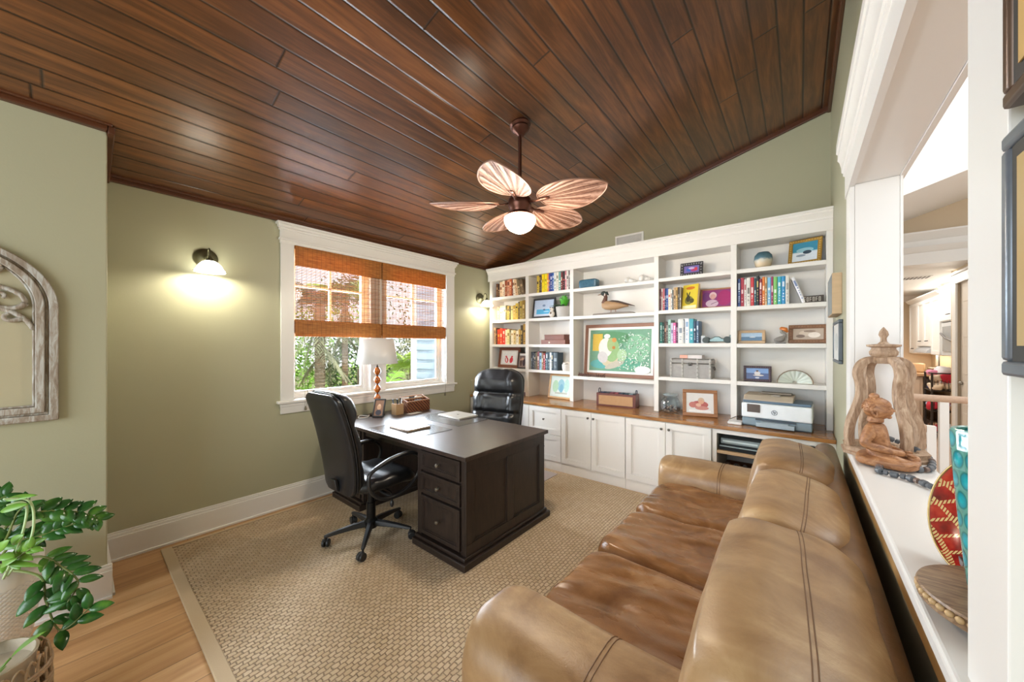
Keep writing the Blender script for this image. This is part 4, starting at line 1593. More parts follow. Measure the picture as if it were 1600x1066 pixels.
def books(bay, shelf, x_start, specs, d=0.15, yfront=None, rowname='', first=1, x_end=None):
    """specs: (name, hex, accent, width, height, lean degrees)"""
    z = SH[bay][shelf] if shelf < len(SH[bay]) else CT
    x = x_start
    yf = yfront if yfront is not None else UF + 0.03
    grp = 'books ' + rowname
    kf = 1.0
    if x_end is not None:
        tot = sum(sp[3] / math.cos(math.radians(sp[5] if len(sp) > 5 else 0)) + 0.0012 for sp in specs)
        kf = (x_end - x_start) / tot
    for i, sp in enumerate(specs):
        cname, c, acc, w, h = sp[:5]
        w *= kf
        le = math.radians(sp[5]) if len(sp) > 5 else 0.0
        if le == 0:
            px_ = x + w / 2
            x += w + 0.0012
        elif le > 0:    # leans so that its top goes right (+x)
            px_ = x + w / 2 * math.cos(le)
            x += w / math.cos(le) + 0.0012
        else:
            px_ = x + w / 2 * math.cos(le)
            x += w / math.cos(le) + 0.0012
        dd = d * (0.92 + 0.16 * ((i * 37) % 10) / 10)
        mb = book_mesh(w, h, min(dd, UB - 0.02 - yf), c, acc)
        o = mb.build('book', [cm(c, 0.45), M_pages, cm(acc, 0.5)], None, smooth=0)
        o.location = (px_, yf + (0.004 if i % 3 else 0.0), z + 0.0005 + (w / 2 * abs(math.sin(le))))
        o.rotation_euler = (0, le, 0)
        tag(o, '%s book, %s from the left %s' % (cname, ORD[i + first - 1], rowname), 'book', grp)


W = 0.0
# bay 1
books(0, 0, -3.53, [
    ('dark brown', '#5e3c26', '#a98d6b', .030, .205), ('thin dark', '#3d2a20', '#cfa070', .018, .20), ('pale peach', '#e9c6a0', '#7b3a22', .038, .225),
    ('cream', '#efdcc0', '#a4552e', .036, .235), ('brown-red', '#9b4b2c', '#e8c9a0', .030, .235), ('salmon', '#d99c7c', '#6b2f20', .036, .24), ('rust orange', '#c7683c', '#f0d6b5', .030, .245),
    ('thin maroon', '#7c2f22', '#d9b28a', .018, .24), ('ivory', '#f2e6d2', '#9a6c44', .034, .235, -5), ('tan leaning', '#e2bc92', '#6b4429', .036, .23, -9), ('olive brown leaning', '#7c6a4c', '#d8c49b', .040, .225, -14), ('weathered brown leaning', '#6e5a45', '#b49a77', .044, .22, -15)],
    rowname='on the top shelf of the leftmost bay', x_end=-2.985)
books(0, 1, -3.51, [
    ('peach', '#e5b58b', '#a34a1f', .034, .20), ('pale orange', '#ecca9f', '#8a5b2f', .036, .215), ('thin cream', '#f3e7cf', '#b39055', .020, .215), ('cream', '#efe0bf', '#7c6533', .030, .21),
    ('dark olive', '#5f5420', '#dec66d', .016, .215), ('mustard', '#c9a43c', '#5c4312', .034, .205), ('thin black', '#2c2620', '#d9c587', .014, .19), ('pale yellow', '#e7d27f', '#7c6221', .036, .20), ('gold', '#c79b33', '#f0dfa0', .032, .205), ('yellow and black', '#d7b53e', '#201c14', .036, .23),
    ('thin brown', '#4f3a1c', '#caa85b', .016, .25), ('tall olive gold', '#a98f3b', '#463912', .038, .26), ('tall dark gold', '#8c6f2b', '#e2cd8a', .036, .265)],
    rowname='on the second shelf of the leftmost bay', x_end=-2.985)
books(0, 2, -3.575, [
    ('tan', '#c9a27a', '#7a4a2a', .026, .25), ('dark brown', '#4a2c1e', '#b07c4d', .022, .24), ('red', '#c73a1e', '#e9a23b', .040, .225), ('orange-red', '#e0492a', '#f1c9a0', .036, .235), ('bright red', '#d62f1f', '#f3d9c2', .038, .23),
    ('cream', '#f0ddb9', '#b2743b', .030, .215), ('pale yellow', '#eeda9a', '#8d6b2d', .034, .22), ('thin olive', '#7c6b35', '#e8d9a2', .016, .215), ('ivory', '#f1e4c8', '#b88c4e', .036, .205), ('light gold', '#e7c98c', '#8d6631', .034, .20),
    ('cream and brown', '#efe2c6', '#8a5c36', .036, .195), ('mustard', '#caa147', '#5b3d15', .026, .215), ('tall dark', '#463723', '#c4a45c', .032, .27), ('tall golden brown', '#b08a45', '#3f2d14', .036, .285)],
    rowname='on the third shelf of the leftmost bay', x_end=-2.975)
# bay 2
books(1, 0, -2.79, [
    ('yellow and black', '#d7b742', '#26221a', .036, .235), ('dark brown', '#453529', '#c7a64c', .026, .24), ('thin brown', '#5e4434', '#d8cfc0', .016, .235), ('bright yellow', '#f2d90a', '#c9a800', .038, .25), ('lemon yellow', '#f5e01c', '#b39a10', .040, .255),
    ('orange', '#ef9a2b', '#fbe3b5', .026, .25), ('purple', '#5a4aa0', '#e3b24c', .022, .25), ('navy blue', '#22418c', '#e8eaf2', .030, .255), ('royal blue', '#2f62b0', '#dfe8f5', .026, .25), ('white', '#e9e7df', '#6d8f7a', .034, .255), ('cream', '#efe9da', '#8c8468', .032, .26),
    ('sea green', '#6fa39a', '#e8efe8', .034, .25), ('dark red', '#7d2a2f', '#e3c7b0', .026, .235), ('black and red', '#332526', '#c64a4a', .030, .255), ('pink', '#c97b84', '#efe6e2', .024, .25), ('pale grey', '#d8d3cc', '#5c5754', .030, .26), ('dark grey', '#3f3b3c', '#a9a6a4', .020, .255)],
    rowname='on the top shelf of second bay', x_end=-2.272)
books(1, 3, -2.885, [
    ('black', '#25262b', '#9aa0aa', .026, .24), ('thin dark', '#3a3d44', '#c6cad2', .018, .235), ('charcoal', '#33302f', '#b8a58c', .030, .225), ('olive', '#7c6c4a', '#2c261a', .022, .235), ('maroon', '#7a2c34', '#e6cfc4', .034, .245), ('pale blue', '#8fb8d0', '#2c4a5e', .038, .23),
    ('brown', '#9a7458', '#efe0c8', .026, .235), ('red', '#b73340', '#f0dede', .026, .22), ('thin black', '#1f2126', '#e6e6e6', .014, .225), ('slate blue', '#3e5d72', '#d9e4ea', .032, .235), ('dark teal', '#2c4450', '#c8d4d8', .022, .24), ('white', '#e6e9ea', '#7c8a92', .030, .235),
    ('navy', '#34495a', '#e0c9a0', .024, .24), ('very wide dark slate', '#33434d', '#8c9ba4', .068, .235)],
    rowname='on the fourth shelf of second bay', x_end=-2.46)
# bay 4
books(3, 1, -1.172, [
    ('thin maroon', '#6b2a3c', '#d9b9b9', .016, .235), ('white', '#ece9e4', '#b04a4a', .022, .235), ('pink-red', '#d16a70', '#f3e0dc', .028, .235), ('dark blue', '#2c3f6c', '#dfe3ee', .018, .235), ('royal blue', '#2f56a4', '#cfd9ee', .030, .235), ('cream and red', '#eedcc6', '#d2543f', .036, .225),
    ('ivory', '#ecebe6', '#8c5c3f', .022, .215), ('thin slate', '#52606c', '#d4dbe0', .014, .21), ('tan', '#b99a74', '#4c3a26', .034, .235), ('golden tan', '#cda35c', '#5b401c', .026, .235), ('dark grey-brown', '#4b463f', '#b7ad9a', .022, .235), ('taupe', '#8c7f6d', '#ece6da', .022, .235)],
    rowname='on the second shelf of fourth bay', x_end=-0.965)
books(3, 2, -1.172, [
    ('teal', '#2f8178', '#d3e8e3', .026, .225), ('dark green', '#24463f', '#9fc0b5', .020, .22), ('brown', '#54382e', '#c49b80', .024, .23), ('grey', '#77736c', '#dcd8d0', .014, .225), ('pale sea green', '#a7cabf', '#41685d', .032, .25), ('lavender', '#cfc9de', '#6c5f8c', .024, .215),
    ('hot pink', '#d95a9c', '#f6d6e6', .030, .215), ('plum', '#5e3656', '#d2b4cb', .018, .215), ('white speckled', '#e6e4df', '#8a94a0', .056, .25), ('thin grey', '#b8bcc2', '#565c66', .014, .235), ('white', '#eef1f4', '#8aa7c9', .046, .255), ('aqua blue', '#3fa6b6', '#dff1f3', .042, .25), ('navy', '#24405e', '#e8edf2', .026, .225), ('steel blue', '#4c6b8a', '#cfdbe6', .026, .225)],
    rowname='on the third shelf of fourth bay', x_end=-0.795)
# bay 5
books(4, 1, -0.46, [
    ('navy and white', '#3c4f86', '#dfe5f2', .026, .265), ('crimson', '#b23048', '#f0d5d8', .030, .27), ('white', '#ecebe8', '#b84a5b', .022, .255), ('off-white', '#e3dfd7', '#736d66', .034, .265), ('scarlet', '#d23a40', '#f3dcda', .030, .265), ('dark teal', '#27525c', '#cfe0e2', .018, .255), ('black', '#23252a', '#c9b06a', .024, .275),
    ('maroon', '#8c2f3c', '#efdad4', .026, .245), ('orange', '#e07b2c', '#fbe6cc', .022, .26), ('sand', '#d9b98c', '#7b5a33', .018, .255), ('sky blue', '#7fb9dd', '#f0f6fa', .032, .25), ('plum', '#a03a62', '#f0d3dd', .018, .255), ('lime green', '#7fc06a', '#eef6e6', .032, .25), ('turquoise', '#3fb0c4', '#e6f5f7', .032, .25), ('azure blue', '#2f8fc6', '#dcecf6', .032, .25), ('grey-white', '#d9d7cf', '#9a978f', .030, .255)],
    rowname='on the second shelf of rightmost bay', x_end=-0.075)
o = book_mesh(.026, .24, .15, '#e6e6ea', '#7c8cb4').build('book', [cm('#e6e6ea', 0.4), M_pages, cm('#7c8cb4', 0.5)], None, smooth=0)
o.location = (0.028, UF + 0.04, SH[4][1] + 0.005)
o.rotation_euler = (0, math.radians(-19), 0)
tag(o, 'white paperback leaning over to the left at the end of the rightmost book row', 'book')
# yellow book facing forward, leaning
yb = thing('book', 'large yellow book with a dark animal drawing on its cover, facing outward', 'book', (-0.885, UF + 0.03, SH[3][1] + 0.001), math.radians(-22))
mb = MB()
mb.M = rotm(math.radians(-7), 0, 0)
mb.box(-0.085, 0.085, 0.0, 0.003, 0, 0.255, 0).box(-0.085, 0.085, 0.022, 0.025, 0, 0.255, 0).box(-0.085, -0.082, 0.003, 0.022, 0, 0.255, 0)
mb.box(-0.082, 0.082, 0.003, 0.022, 0.003, 0.252, 1)
mb.build('cover', [cm('#e2b03a', 0.35), M_pages], yb, local=True, smooth=0)
p = picture(yb, 0.165, 0.25, '#d9c23f', [('e', 0, 0.72, 0.6, 0.13, '#c8742c'), ('e', -0.1, -0.3, 0.55, 0.35, '#7d7a3a'), ('e', -0.2, -0.15, 0.28, 0.28, '#3c3a28'), ('e', 0.3, -0.35, 0.3, 0.2, '#4f4b2c'), ('e', -0.35, 0.2, 0.08, 0.2, '#3c3a28', 0.3), ('e', -0.1, 0.22, 0.08, 0.2, '#3c3a28', -0.3), ('r', 0.0, -0.85, 0.9, 0.12, '#e9e3b4')], y=-0.002, cz_=0.1275)
for v in p.data.vertices:
    v.co = rotm(math.radians(-7), 0, 0) @ v.co
# ------------------------------------------------------------------ things on the shelves
S = SH
# bay 1, fourth shelf
frame(-3.32, UF + 0.07, S[0][3], 0.40, 0.30, 0.045, '#6e3f2a', 'brown framed print of red baby feet on the lowest shelf of leftmost bay',
      [('r', 0, 0, 0.82, 0.82, '#e9e6e4'), ('e', -0.28, -0.35, 0.20, 0.42, '#d23a4a', 0.25), ('e', 0.28, -0.35, 0.20, 0.42, '#d23a4a', -0.25), ('e', -0.36, 0.14, 0.12, 0.1, '#d23a4a'), ('e', 0.34, 0.14, 0.12, 0.1, '#d23a4a'), ('e', -0.30, -0.35, 0.07, 0.3, '#e9e6e4', 0.25)], '#d9d4d0', tilt=9)
frame(-3.05, UF + 0.05, S[0][3], 0.17, 0.235, 0.016, '#23201f', 'black framed group photo at the right end of leftmost bay, beside the red feet print',
      [('e', -0.4, -0.3, 0.3, 0.5, '#4f3a34'), ('e', 0.35, -0.3, 0.35, 0.5, '#3c3038'), ('e', 0, 0.2, 0.25, 0.2, '#c9a08a'), ('e', -0.45, 0.1, 0.18, 0.15, '#c2957c'), ('r', 0, 0.8, 0.8, 0.14, '#e4e2e0')], '#7d6a66', tilt=8)
tag(MB().tube(spline([(-3.02, UF + 0.10, CT + 0.004), (-3.02, UF + 0.09, CT + 0.25), (-2.985, UF + 0.10, CT + 0.30), (-2.97, UF + 0.10, CT + 0.22)], 6), 0.003, 6).tube([(-3.06, UF + 0.10, CT + 0.004), (-2.97, UF + 0.10, CT + 0.004)], 0.004).build('wire_stand', cm('#8f8b84', 0.4)),
    'thin grey wire stand on the counter, half hidden by the far office chair', 'stand')
tag(MB().box(-3.10, -2.975, UF + 0.05, UF + 0.14, CT + 0.0005, CT + 0.035).build('purple_box', cm('#7d6e80', 0.6), bevel=0.003, smooth=0), 'low mauve box lying on the counter beneath the wire stand', 'box')
# bay 2
frame(-2.70, UF + 0.06, S[1][1], 0.36, 0.275, 0.026, '#2d2b2d', 'black framed print of blue water on the second shelf of second bay',
      [('r', 0, 0.45, 1, 0.55, '#b9c9df'), ('r', 0, -0.45, 0.75, 0.30, '#58aeda'), ('e', 0, 0.3, 0.16, 0.14, '#7b8eb0'), ('e', 0.05, -0.2, 0.12, 0.09, '#5d6f96'), ('e', 0.3, -0.45, 0.3, 0.08, '#a3d5ec')], '#cbd5e4', tilt=8)
fg = thing('figurine', 'small white and brown round figurine in front of black framed blue print', 'figurine', (-2.545, UF + 0.025, S[1][1]))
MB().ball((0, 0, 0.045), 0.042, sc=(1, 0.8, 1.05)).ball((0.0, 0, 0.105), 0.03, sc=(1, 0.85, 1)).build('body', mat('figurine_white', '#ded6cc', 0.4, var=0.3, nscale=20), fg, local=True, smooth=180)
MB().ball((-0.018, -0.012, 0.13), 0.008).ball((0.018, -0.012, 0.13), 0.008).ball((0, -0.028, 0.10), 0.007).ball((0, -0.03, 0.055), 0.014, sc=(1, 0.5, 1)).build('features', cm('#6b5a4c', 0.5), fg, local=True, smooth=180)
pot = thing('potted_succulent', 'green agave-like succulent in a round grey concrete pot on the second bay', 'plant', (-2.405, UF + 0.105, S[1][1]))
MB().lathe([(0.095, 0.0005), (0.105, 0.07), (0.112, 0.135), (0.104, 0.135), (0.100, 0.115), (0.001, 0.115)], n=32).build('pot', mat('concrete_pot', '#b5b0aa', 0.8, var=0.1, nscale=30, bump=0.3), pot, local=True)
M_succ = mat('succulent_green', '#4fa52e', 0.35, var=0.35, nscale=12)
M_succ2 = mat('succulent_dark', '#4a6b45', 0.4, var=0.3, nscale=12)


def blade(mb, base, direction, length, width, droop, m=0, thick=0.006, n=7, cup=0.3):
    """fleshy or leafy blade; tapered, drooping"""
    d = Vector(direction).normalized()
    side = d.cross(Vector((0, 0, 1)))
    if side.length < 1e-3:
        side = Vector((1, 0, 0))
    side.normalize()
    up = side.cross(d).normalized()
    rings = []
    for i in range(n + 1):
        t = i / n
        c = Vector(base) + d * length * t + Vector((0, 0, -droop * t * t))
        w = width * (math.sin(PI * min(1, (t * 0.86 + 0.14))) ** 0.8) * 0.5 + 0.0006
        th = thick * (1 - t) * 0.5 + 0.0006
        rings.append([c + side * w + up * cup * w, c + up * th, c - side * w + up * cup * w, c - up * th])
    mb.loft(rings, m)
    return mb


mb = MB()
rnd = random.Random(3)
for k in range(11):
    a = k * 2.4
    el = 1.45 - 0.05 * k
    blade(mb, (0.01 * math.cos(a), 0.01 * math.sin(a), 0.12), (math.cos(a) * math.cos(el), math.sin(a) * math.cos(el), math.sin(el)), 0.18 - 0.005 * k, 0.085, -0.0, 0, 0.012, cup=0.5)
mb.build('succulent_leaves', M_succ, pot, local=True, smooth=60)
mb = MB()
for a in (2.7, 3.2, 3.6, -1.2, -1.8):
    blade(mb, (0, 0, 0.12), (math.cos(a), math.sin(a), 0.45), 0.22, 0.035, 0.06, 0, 0.008)
mb.build('outer_leaves', M_succ2, pot, local=True, smooth=60)
# wooden boxes
M_mah = mat('mahogany_box', '#7e4c3c', 0.35, var=0.2, nscale=4, stretch=(1, 6, 6))
t = thing('wooden_box', 'wide low reddish wooden box, the lower of two stacked on third shelf of second bay', 'box', (-2.52, UF + 0.10, S[1][2]))
MB().box(-0.185, 0.185, -0.09, 0.09, 0.0005, 0.06).build('body', M_mah, t, local=True, bevel=0.002, smooth=0)
MB().ball((-0.055, -0.092, 0.025), 0.012, sc=(1, 0.5, 1)).build('clasp', cm('#e9e0d2', 0.3), t, local=True)
t = thing('wooden_box', 'smaller reddish wooden box lying on top of the wider box in second bay', 'box', (-2.52, UF + 0.11, S[1][2] + 0.0605))
MB().box(-0.15, 0.15, -0.07, 0.07, 0.0, 0.055).box(-0.153, 0.153, -0.073, 0.073, 0.055, 0.068).build('body', M_mah, t, local=True, bevel=0.002, smooth=0)
mg = thing('mug', 'white mug with a small flower pattern at the right end of fourth shelf, second bay', 'mug', (-2.345, UF + 0.06, S[1][3]))
MB().lathe([(0.045, 0.0005), (0.055, 0.03), (0.058, 0.085), (0.054, 0.085), (0.050, 0.03), (0.001, 0.012)], n=28).build('cup', mat('mug_glaze', '#dcd6cf', 0.3, var=0.25, nscale=30), mg, local=True)
MB().tube(spline([(0.054, 0, 0.07), (0.085, 0, 0.065), (0.085, 0, 0.035), (0.052, 0, 0.025)], 5), 0.006, 8).build('handle', cm('#dcd6cf', 0.3), mg, local=True)
mb = MB()
rr_ = random.Random(5)
for k in range(9):
    a = rr_.uniform(PI, 2 * PI)
    mb.ball((0.035 * math.cos(a), 0.035 * math.sin(a), 0.088 + rr_.uniform(0, 0.02)), 0.018, n=8, k=5, sc=(1, 1, 0.7))
mb.build('dried_flowers', mat('dried_flower', '#e7dcd2', 0.8, var=0.3, nscale=60), mg, local=True)
frame(-2.47, UF + 0.10, CT, 0.36, 0.325, 0.026, '#c79a63', 'light wood framed blue-green abstract print on the counter beneath second bay',
      [('r', 0, 0, 0.9, 0.88, '#dce8e2'), ('e', 0.05, 0.1, 0.35, 0.6, '#8fc0cf'), ('e', -0.5, 0.0, 0.3, 0.6, '#a9cfae'), ('e', 0.6, 0.1, 0.25, 0.65, '#b4d9cf'), ('e', 0.1, -0.2, 0.18, 0.45, '#6fa9c2'), ('r', 0.1, -0.65, 0.6, 0.08, '#b8bfb4')], '#cfe0d8', tilt=12)
# bay 3
t = thing('ceramic_box', 'mottled blue ceramic box on the top shelf of the centre bay', 'ceramic box', (-2.03, UF + 0.07, S[2][0]))
mb = MB()
puff(mb, (0, 0, 0.053), (0.122, 0.055, 0.053), (6, 6, 6), 14)
mb.build('body', mat('blue_ceramic', '#3f6478', 0.25, var=0.5, nscale=45, bump=0.2), t, local=True, smooth=180)
for k, (cx_, s_, lab) in enumerate(((-1.50, 1.0, 'white spiny seashell, left one of the pair on top shelf of centre bay'), (-1.33, 1.15, 'white seashell, right and taller one of the pair on top shelf of centre bay'))):
    t = thing('seashell', lab, 'seashell', (cx_, UF + 0.07, S[2][0]), 0.4 * k, 'white seashells on the top shelf')
    mb = MB()
    for i in range(9):
        f = i / 8
        mb.ball((-0.05 + 0.11 * f * s_, 0.012 * math.sin(i), 0.022 + 0.018 * (1 - f) * s_), 0.030 * s_ * (1 - 0.75 * f) + 0.004, n=12, k=8, sc=(0.8, 1, 1))
    for i in range(6):
        a = i * 0.9
        mb.tube([(-0.045 + 0.012 * i, 0, 0.035), (-0.05 + 0.014 * i + 0.02 * math.cos(a), 0.02 * math.sin(a), 0.085 * s_ - 0.006 * i)], [0.009, 0.001], 6)
    mb.build('shell', mat('white_shell', '#e9e5df', 0.35, var=0.08), t, local=True, smooth=180)
# duck decoy
dk = thing('duck_decoy', 'painted wooden duck decoy standing on driftwood on second shelf of the centre bay', 'duck figure', (-1.69, UF + 0.08, S[2][1]))
mb = MB()
mb.prism([(-0.28, 0.0005), (0.21, 0.0005), (0.225, 0.015), (0.18, 0.024), (0.02, 0.03), (-0.1, 0.022), (-0.27, 0.02), (-0.285, 0.008)], -0.035, 0.035, 'y')
mb.build('driftwood', mat('driftwood_grey', '#8b8078', 0.8, var=0.3, nscale=6, stretch=(1, 6, 6), bump=0.4), dk, local=True, bevel=0.006)
mb = MB()
st = [(-0.175, 0.115, 0.006, 0.008), (-0.165, 0.12, 0.028, 0.035), (-0.13, 0.118, 0.044, 0.052), (-0.07, 0.112, 0.052, 0.056), (0.0, 0.108, 0.048, 0.05), (0.06, 0.105, 0.038, 0.036), (0.11, 0.10, 0.024, 0.02), (0.15, 0.094, 0.012, 0.010)]
mb.loft([[Vector((x, w * math.cos(2 * PI * k / 16), z + h * math.sin(2 * PI * k / 16))) for k in range(16)] for (x, z, w, h) in st])
mb.build('body', mat('duck_body_tan', '#a98661', 0.5, var=0.35, nscale=14, stretch=(1, 1, 3)), dk, local=True, smooth=180)
mb = MB()
st = [(-0.10, 0.155, 0.02, 0.010), (-0.04, 0.158, 0.034, 0.016), (0.03, 0.145, 0.038, 0.018), (0.11, 0.122, 0.030, 0.013), (0.17, 0.105, 0.02, 0.008), (0.225, 0.088, 0.006, 0.003)]
mb.loft([[Vector((x, w * math.cos(2 * PI * k / 14), z + h * math.sin(2 * PI * k / 14))) for k in range(14)] for (x, z, w, h) in st])
mb.build('wing_and_tail', mat('duck_wing_brown', '#4d3a30', 0.5, var=0.4, nscale=20), dk, local=True, smooth=180)
MB().tube([(-0.145, 0, 0.14), (-0.135, 0, 0.175), (-0.125, 0, 0.215), (-0.135, 0, 0.245)], [0.036, 0.028, 0.022, 0.022], 14).build('neck', mat('duck_chest_russet', '#5f3a2c', 0.5, var=0.2), dk, local=True, smooth=180)
MB().ball((-0.15, 0, 0.262), 0.031, sc=(1.2, 0.85, 0.95)).tube([(-0.12, 0, 0.27), (-0.09, 0, 0.24)], [0.022, 0.006], 10).build('head', mat('duck_head_dark', '#26302c', 0.4, var=0.2), dk, local=True, smooth=180)
MB().tube([(-0.175, 0, 0.258), (-0.215, 0, 0.25), (-0.228, 0, 0.247)], [0.013, 0.009, 0.004], 10, sy=0.6).build('bill', cm('#a07d66', 0.4), dk, local=True, smooth=180)
MB().ball((-0.13, -0.018, 0.245), 0.012, sc=(0.6, 0.8, 1.6), n=10, k=6).ball((-0.13, 0.018, 0.245), 0.012, sc=(0.6, 0.8, 1.6), n=10, k=6).build('white_cheek', cm('#e7e2da', 0.5), dk, local=True, smooth=180)
MB().tube([(-0.06, 0.01, 0.065), (-0.065, 0.01, 0.022)], 0.004).tube([(0.0, -0.01, 0.065), (0.005, -0.01, 0.022)], 0.004).build('legs', cm('#b0826a', 0.5), dk, local=True)
# big framed watercolour
frame(-1.690, UF + 0.16, S[2][2], 0.90, 0.645, 0.042, '#8a5f4c', 'large framed green watercolour leaning in the tall middle of the centre bay',
      [('r', 0, 0, 0.93, 0.90, '#6f9d83'), ('e', -0.25, 0.55, 0.62, 0.28, '#5d8f68'), ('r', -0.68, 0.35, 0.16, 0.38, '#d6b64e'), ('e', 0.55, 0.1, 0.35, 0.6, '#83b493'), ('e', -0.55, -0.6, 0.35, 0.2, '#5da5a3'), ('e', 0.2, -0.55, 0.45, 0.25, '#64a68c'),
       ('e', -0.30, -0.10, 0.33, 0.62, '#c9bd9e'), ('e', -0.22, 0.02, 0.24, 0.52, '#8fb07a'), ('e', -0.42, 0.12, 0.22, 0.42, '#dcd8d0'), ('e', -0.38, 0.62, 0.10, 0.10, '#e8e4da'), ('e', -0.12, -0.62, 0.32, 0.13, '#bcb4a4', 0.35), ('e', -0.5, -0.3, 0.16, 0.26, '#c7c2c0', 0.5),
       ('e', -0.25, 0.25, 0.12, 0.30, '#9fb27a'), ('e', -0.15, 0.45, 0.07, 0.10, '#c98f4f'), ('e', -0.16, 0.12, 0.05, 0.07, '#b9793d'), ('e', 0.1, -0.2, 0.15, 0.26, '#a9c79d')]
      + [('e', 0.0 + 0.88 * random.Random(k * 3 + 1).random() ** 0.8, -0.8 + 1.55 * random.Random(k * 5 + 99).random(), 0.012 + 0.02 * random.Random(k + 7).random(), 0.018, ('#d3e2d6', '#b9d3c2', '#e6eee6')[k % 3], k) for k in range(190)]
      + [('e', 0.72, -0.8, 0.22, 0.16, '#eceeea')], '#efeeea', tilt=5, depth=0.02)
br = MB()
rr_ = random.Random(11)
br.tube(spline([(-2.14, UF + 0.03, S[2][2] + 0.03), (-2.05, UF + 0.035, S[2][2] + 0.022), (-1.95, UF + 0.03, S[2][2] + 0.018), (-1.85, UF + 0.04, S[2][2] + 0.012)], 5), 0.008, 7)
for k in range(14):
    x = -2.15 + 0.026 * k
    br.tube([(x, UF + 0.035, S[2][2] + 0.016), (x + rr_.uniform(-.03, .03), UF + 0.035 + rr_.uniform(-.02, .03), S[2][2] + 0.02 + rr_.uniform(0, .035))], [0.006, 0.003], 6)
    br.ball((x, UF + 0.03, S[2][2] + 0.014), 0.013, n=8, k=5)
tag(br.build('twig_cluster', mat('dark_twigs', '#5d3d30', 0.6, var=0.4, nscale=30)), 'reddish-brown seed pod twig cluster lying in front of the green watercolour', 'twig')
# rattan box with handles
t = thing('rattan_basket', 'dark red wooden caddy with rattan front panel and rope handles, centre bay counter', 'basket', (-1.66, UF + 0.06, CT), math.radians(6))
MB().box(-0.225, 0.225, -0.085, 0.085, 0.0005, 0.01).box(-0.225, -0.213, -0.085, 0.085, 0.01, 0.15).box(0.213, 0.225, -0.085, 0.085, 0.01, 0.15).box(-0.213, 0.213, 0.073, 0.085, 0.01, 0.15).box(-0.213, 0.213, -0.085, -0.073, 0.01, 0.15).build('frame', mat('dark_red_wood', '#6d3c34', 0.45, var=0.2), t, local=True, bevel=0.002, smooth=0)
M_rat = NT('rattan_panel')
_b = M_rat.node('ShaderNodeTexBrick')
M_rat.link(M_rat.obj((1, 1, 1), (PI / 2, 0, 0)), _b.inputs[0])
_b.inputs['Scale'].default_value = 1
_b.inputs['Brick Width'].default_value = 0.012
_b.inputs['Row Height'].default_value = 0.008
_b.inputs['Mortar Size'].default_value = 0.001
_b.inputs['Color1'].default_value = rgb('#d3ab7d')
_b.inputs['Color2'].default_value = rgb('#c1966a')
_b.inputs['Mortar'].default_value = rgb('#8a6340')
M_rat.set(Base_Color=_b.outputs['Color'], Roughness=0.6)
M_rat = M_rat.m
MB().box(-0.195, 0.195, -0.090, -0.0855, 0.02, 0.125).build('woven_panel', M_rat, t, local=True, smooth=0)
for s_ in (-1, 1):
    MB().tube(spline([(s_ * 0.215, -0.03, 0.148), (s_ * 0.215, -0.025, 0.19), (s_ * 0.215, 0.025, 0.19), (s_ * 0.215, 0.03, 0.148)], 6), 0.005, 8).build('handle', cm('#343c4c', 0.6), t, local=True)
for k in range(7):
    tag(MB().box(-1.85 + 0.055 * k, -1.85 + 0.055 * k + 0.045, UF + 0.01 + 0.006 * k, UF + 0.10 + 0.006 * k, CT + 0.012, CT + 0.155).build('remote_case', cm(['#2b3a55', '#39424e', '#7a2c3c', '#8c3344', '#27374c', '#24404c', '#7b8f96'][k], 0.4), smooth=0, bevel=0.003),
        ['navy', 'slate', 'dark red', 'crimson', 'midnight blue', 'deep teal', 'pale grey-blue'][k] + ' case standing in the rattan caddy on the counter', 'case', group='cases in the rattan caddy')
# bay 4
frame(-0.875, UF + 0.09, S[3][0], 0.215, 0.145, 0.036, '#2e2b2d', 'small beaded black frame with a bright photo on top shelf of fourth bay',
      [('e', -0.3, -0.1, 0.4, 0.5, '#4f6fc0'), ('e', 0.3, -0.2, 0.4, 0.5, '#b54a7c'), ('e', 0, 0.3, 0.4, 0.3, '#c9b4d6'), ('e', 0.6, 0, 0.2, 0.5, '#d04a58')], '#7c6fae', tilt=8, ornate=('#8d8a8a', 0.026))
frame(-0.655, UF + 0.13, S[3][1], 0.285, 0.205, 0.016, '#b07a58', 'copper-edged frame with a magenta-tinted photo of a child on fourth bay',
      [('e', 0.55, 0.0, 0.5, 0.9, '#a8326f'), ('e', -0.7, 0.2, 0.3, 0.6, '#7a3a78'), ('e', -0.25, 0.35, 0.26, 0.42, '#e6c6cf'), ('e', -0.25, 0.2, 0.2, 0.32, '#dca9a6'), ('e', -0.3, -0.6, 0.45, 0.45, '#dcc3d6'), ('r', -0.05, -0.5, 0.35, 0.03, '#6e3c6c', 0.4)], '#93417a', tilt=9)
t = thing('model_car', 'small grey-green model race car on third shelf of fourth bay', 'model car', (-0.635, UF + 0.06, S[3][2]))
M_pew = mat('pewter_green', '#6f817f', 0.35, 0.6, var=0.4, nscale=40)
MB().prism([(-0.12, 0.012), (-0.115, 0.035), (-0.05, 0.045), (-0.02, 0.065), (0.02, 0.065), (0.04, 0.045), (0.10, 0.045), (0.105, 0.08), (0.125, 0.08), (0.125, 0.012)], -0.022, 0.022, 'y').build('body', M_pew, t, local=True, bevel=0.006)
for (wx, wr) in ((-0.095, 0.030), (0.09, 0.032)):
    for s_ in (-1, 1):
        MB().lathe([(wr * 0.5, -0.011), (wr, -0.009), (wr, 0.009), (wr * 0.5, 0.011)], (wx, s_ * 0.038, wr + 0.0005), 22, R=rotm(PI / 2, 0, 0)).build('wheel', cm('#3b4645', 0.5), t, local=True)
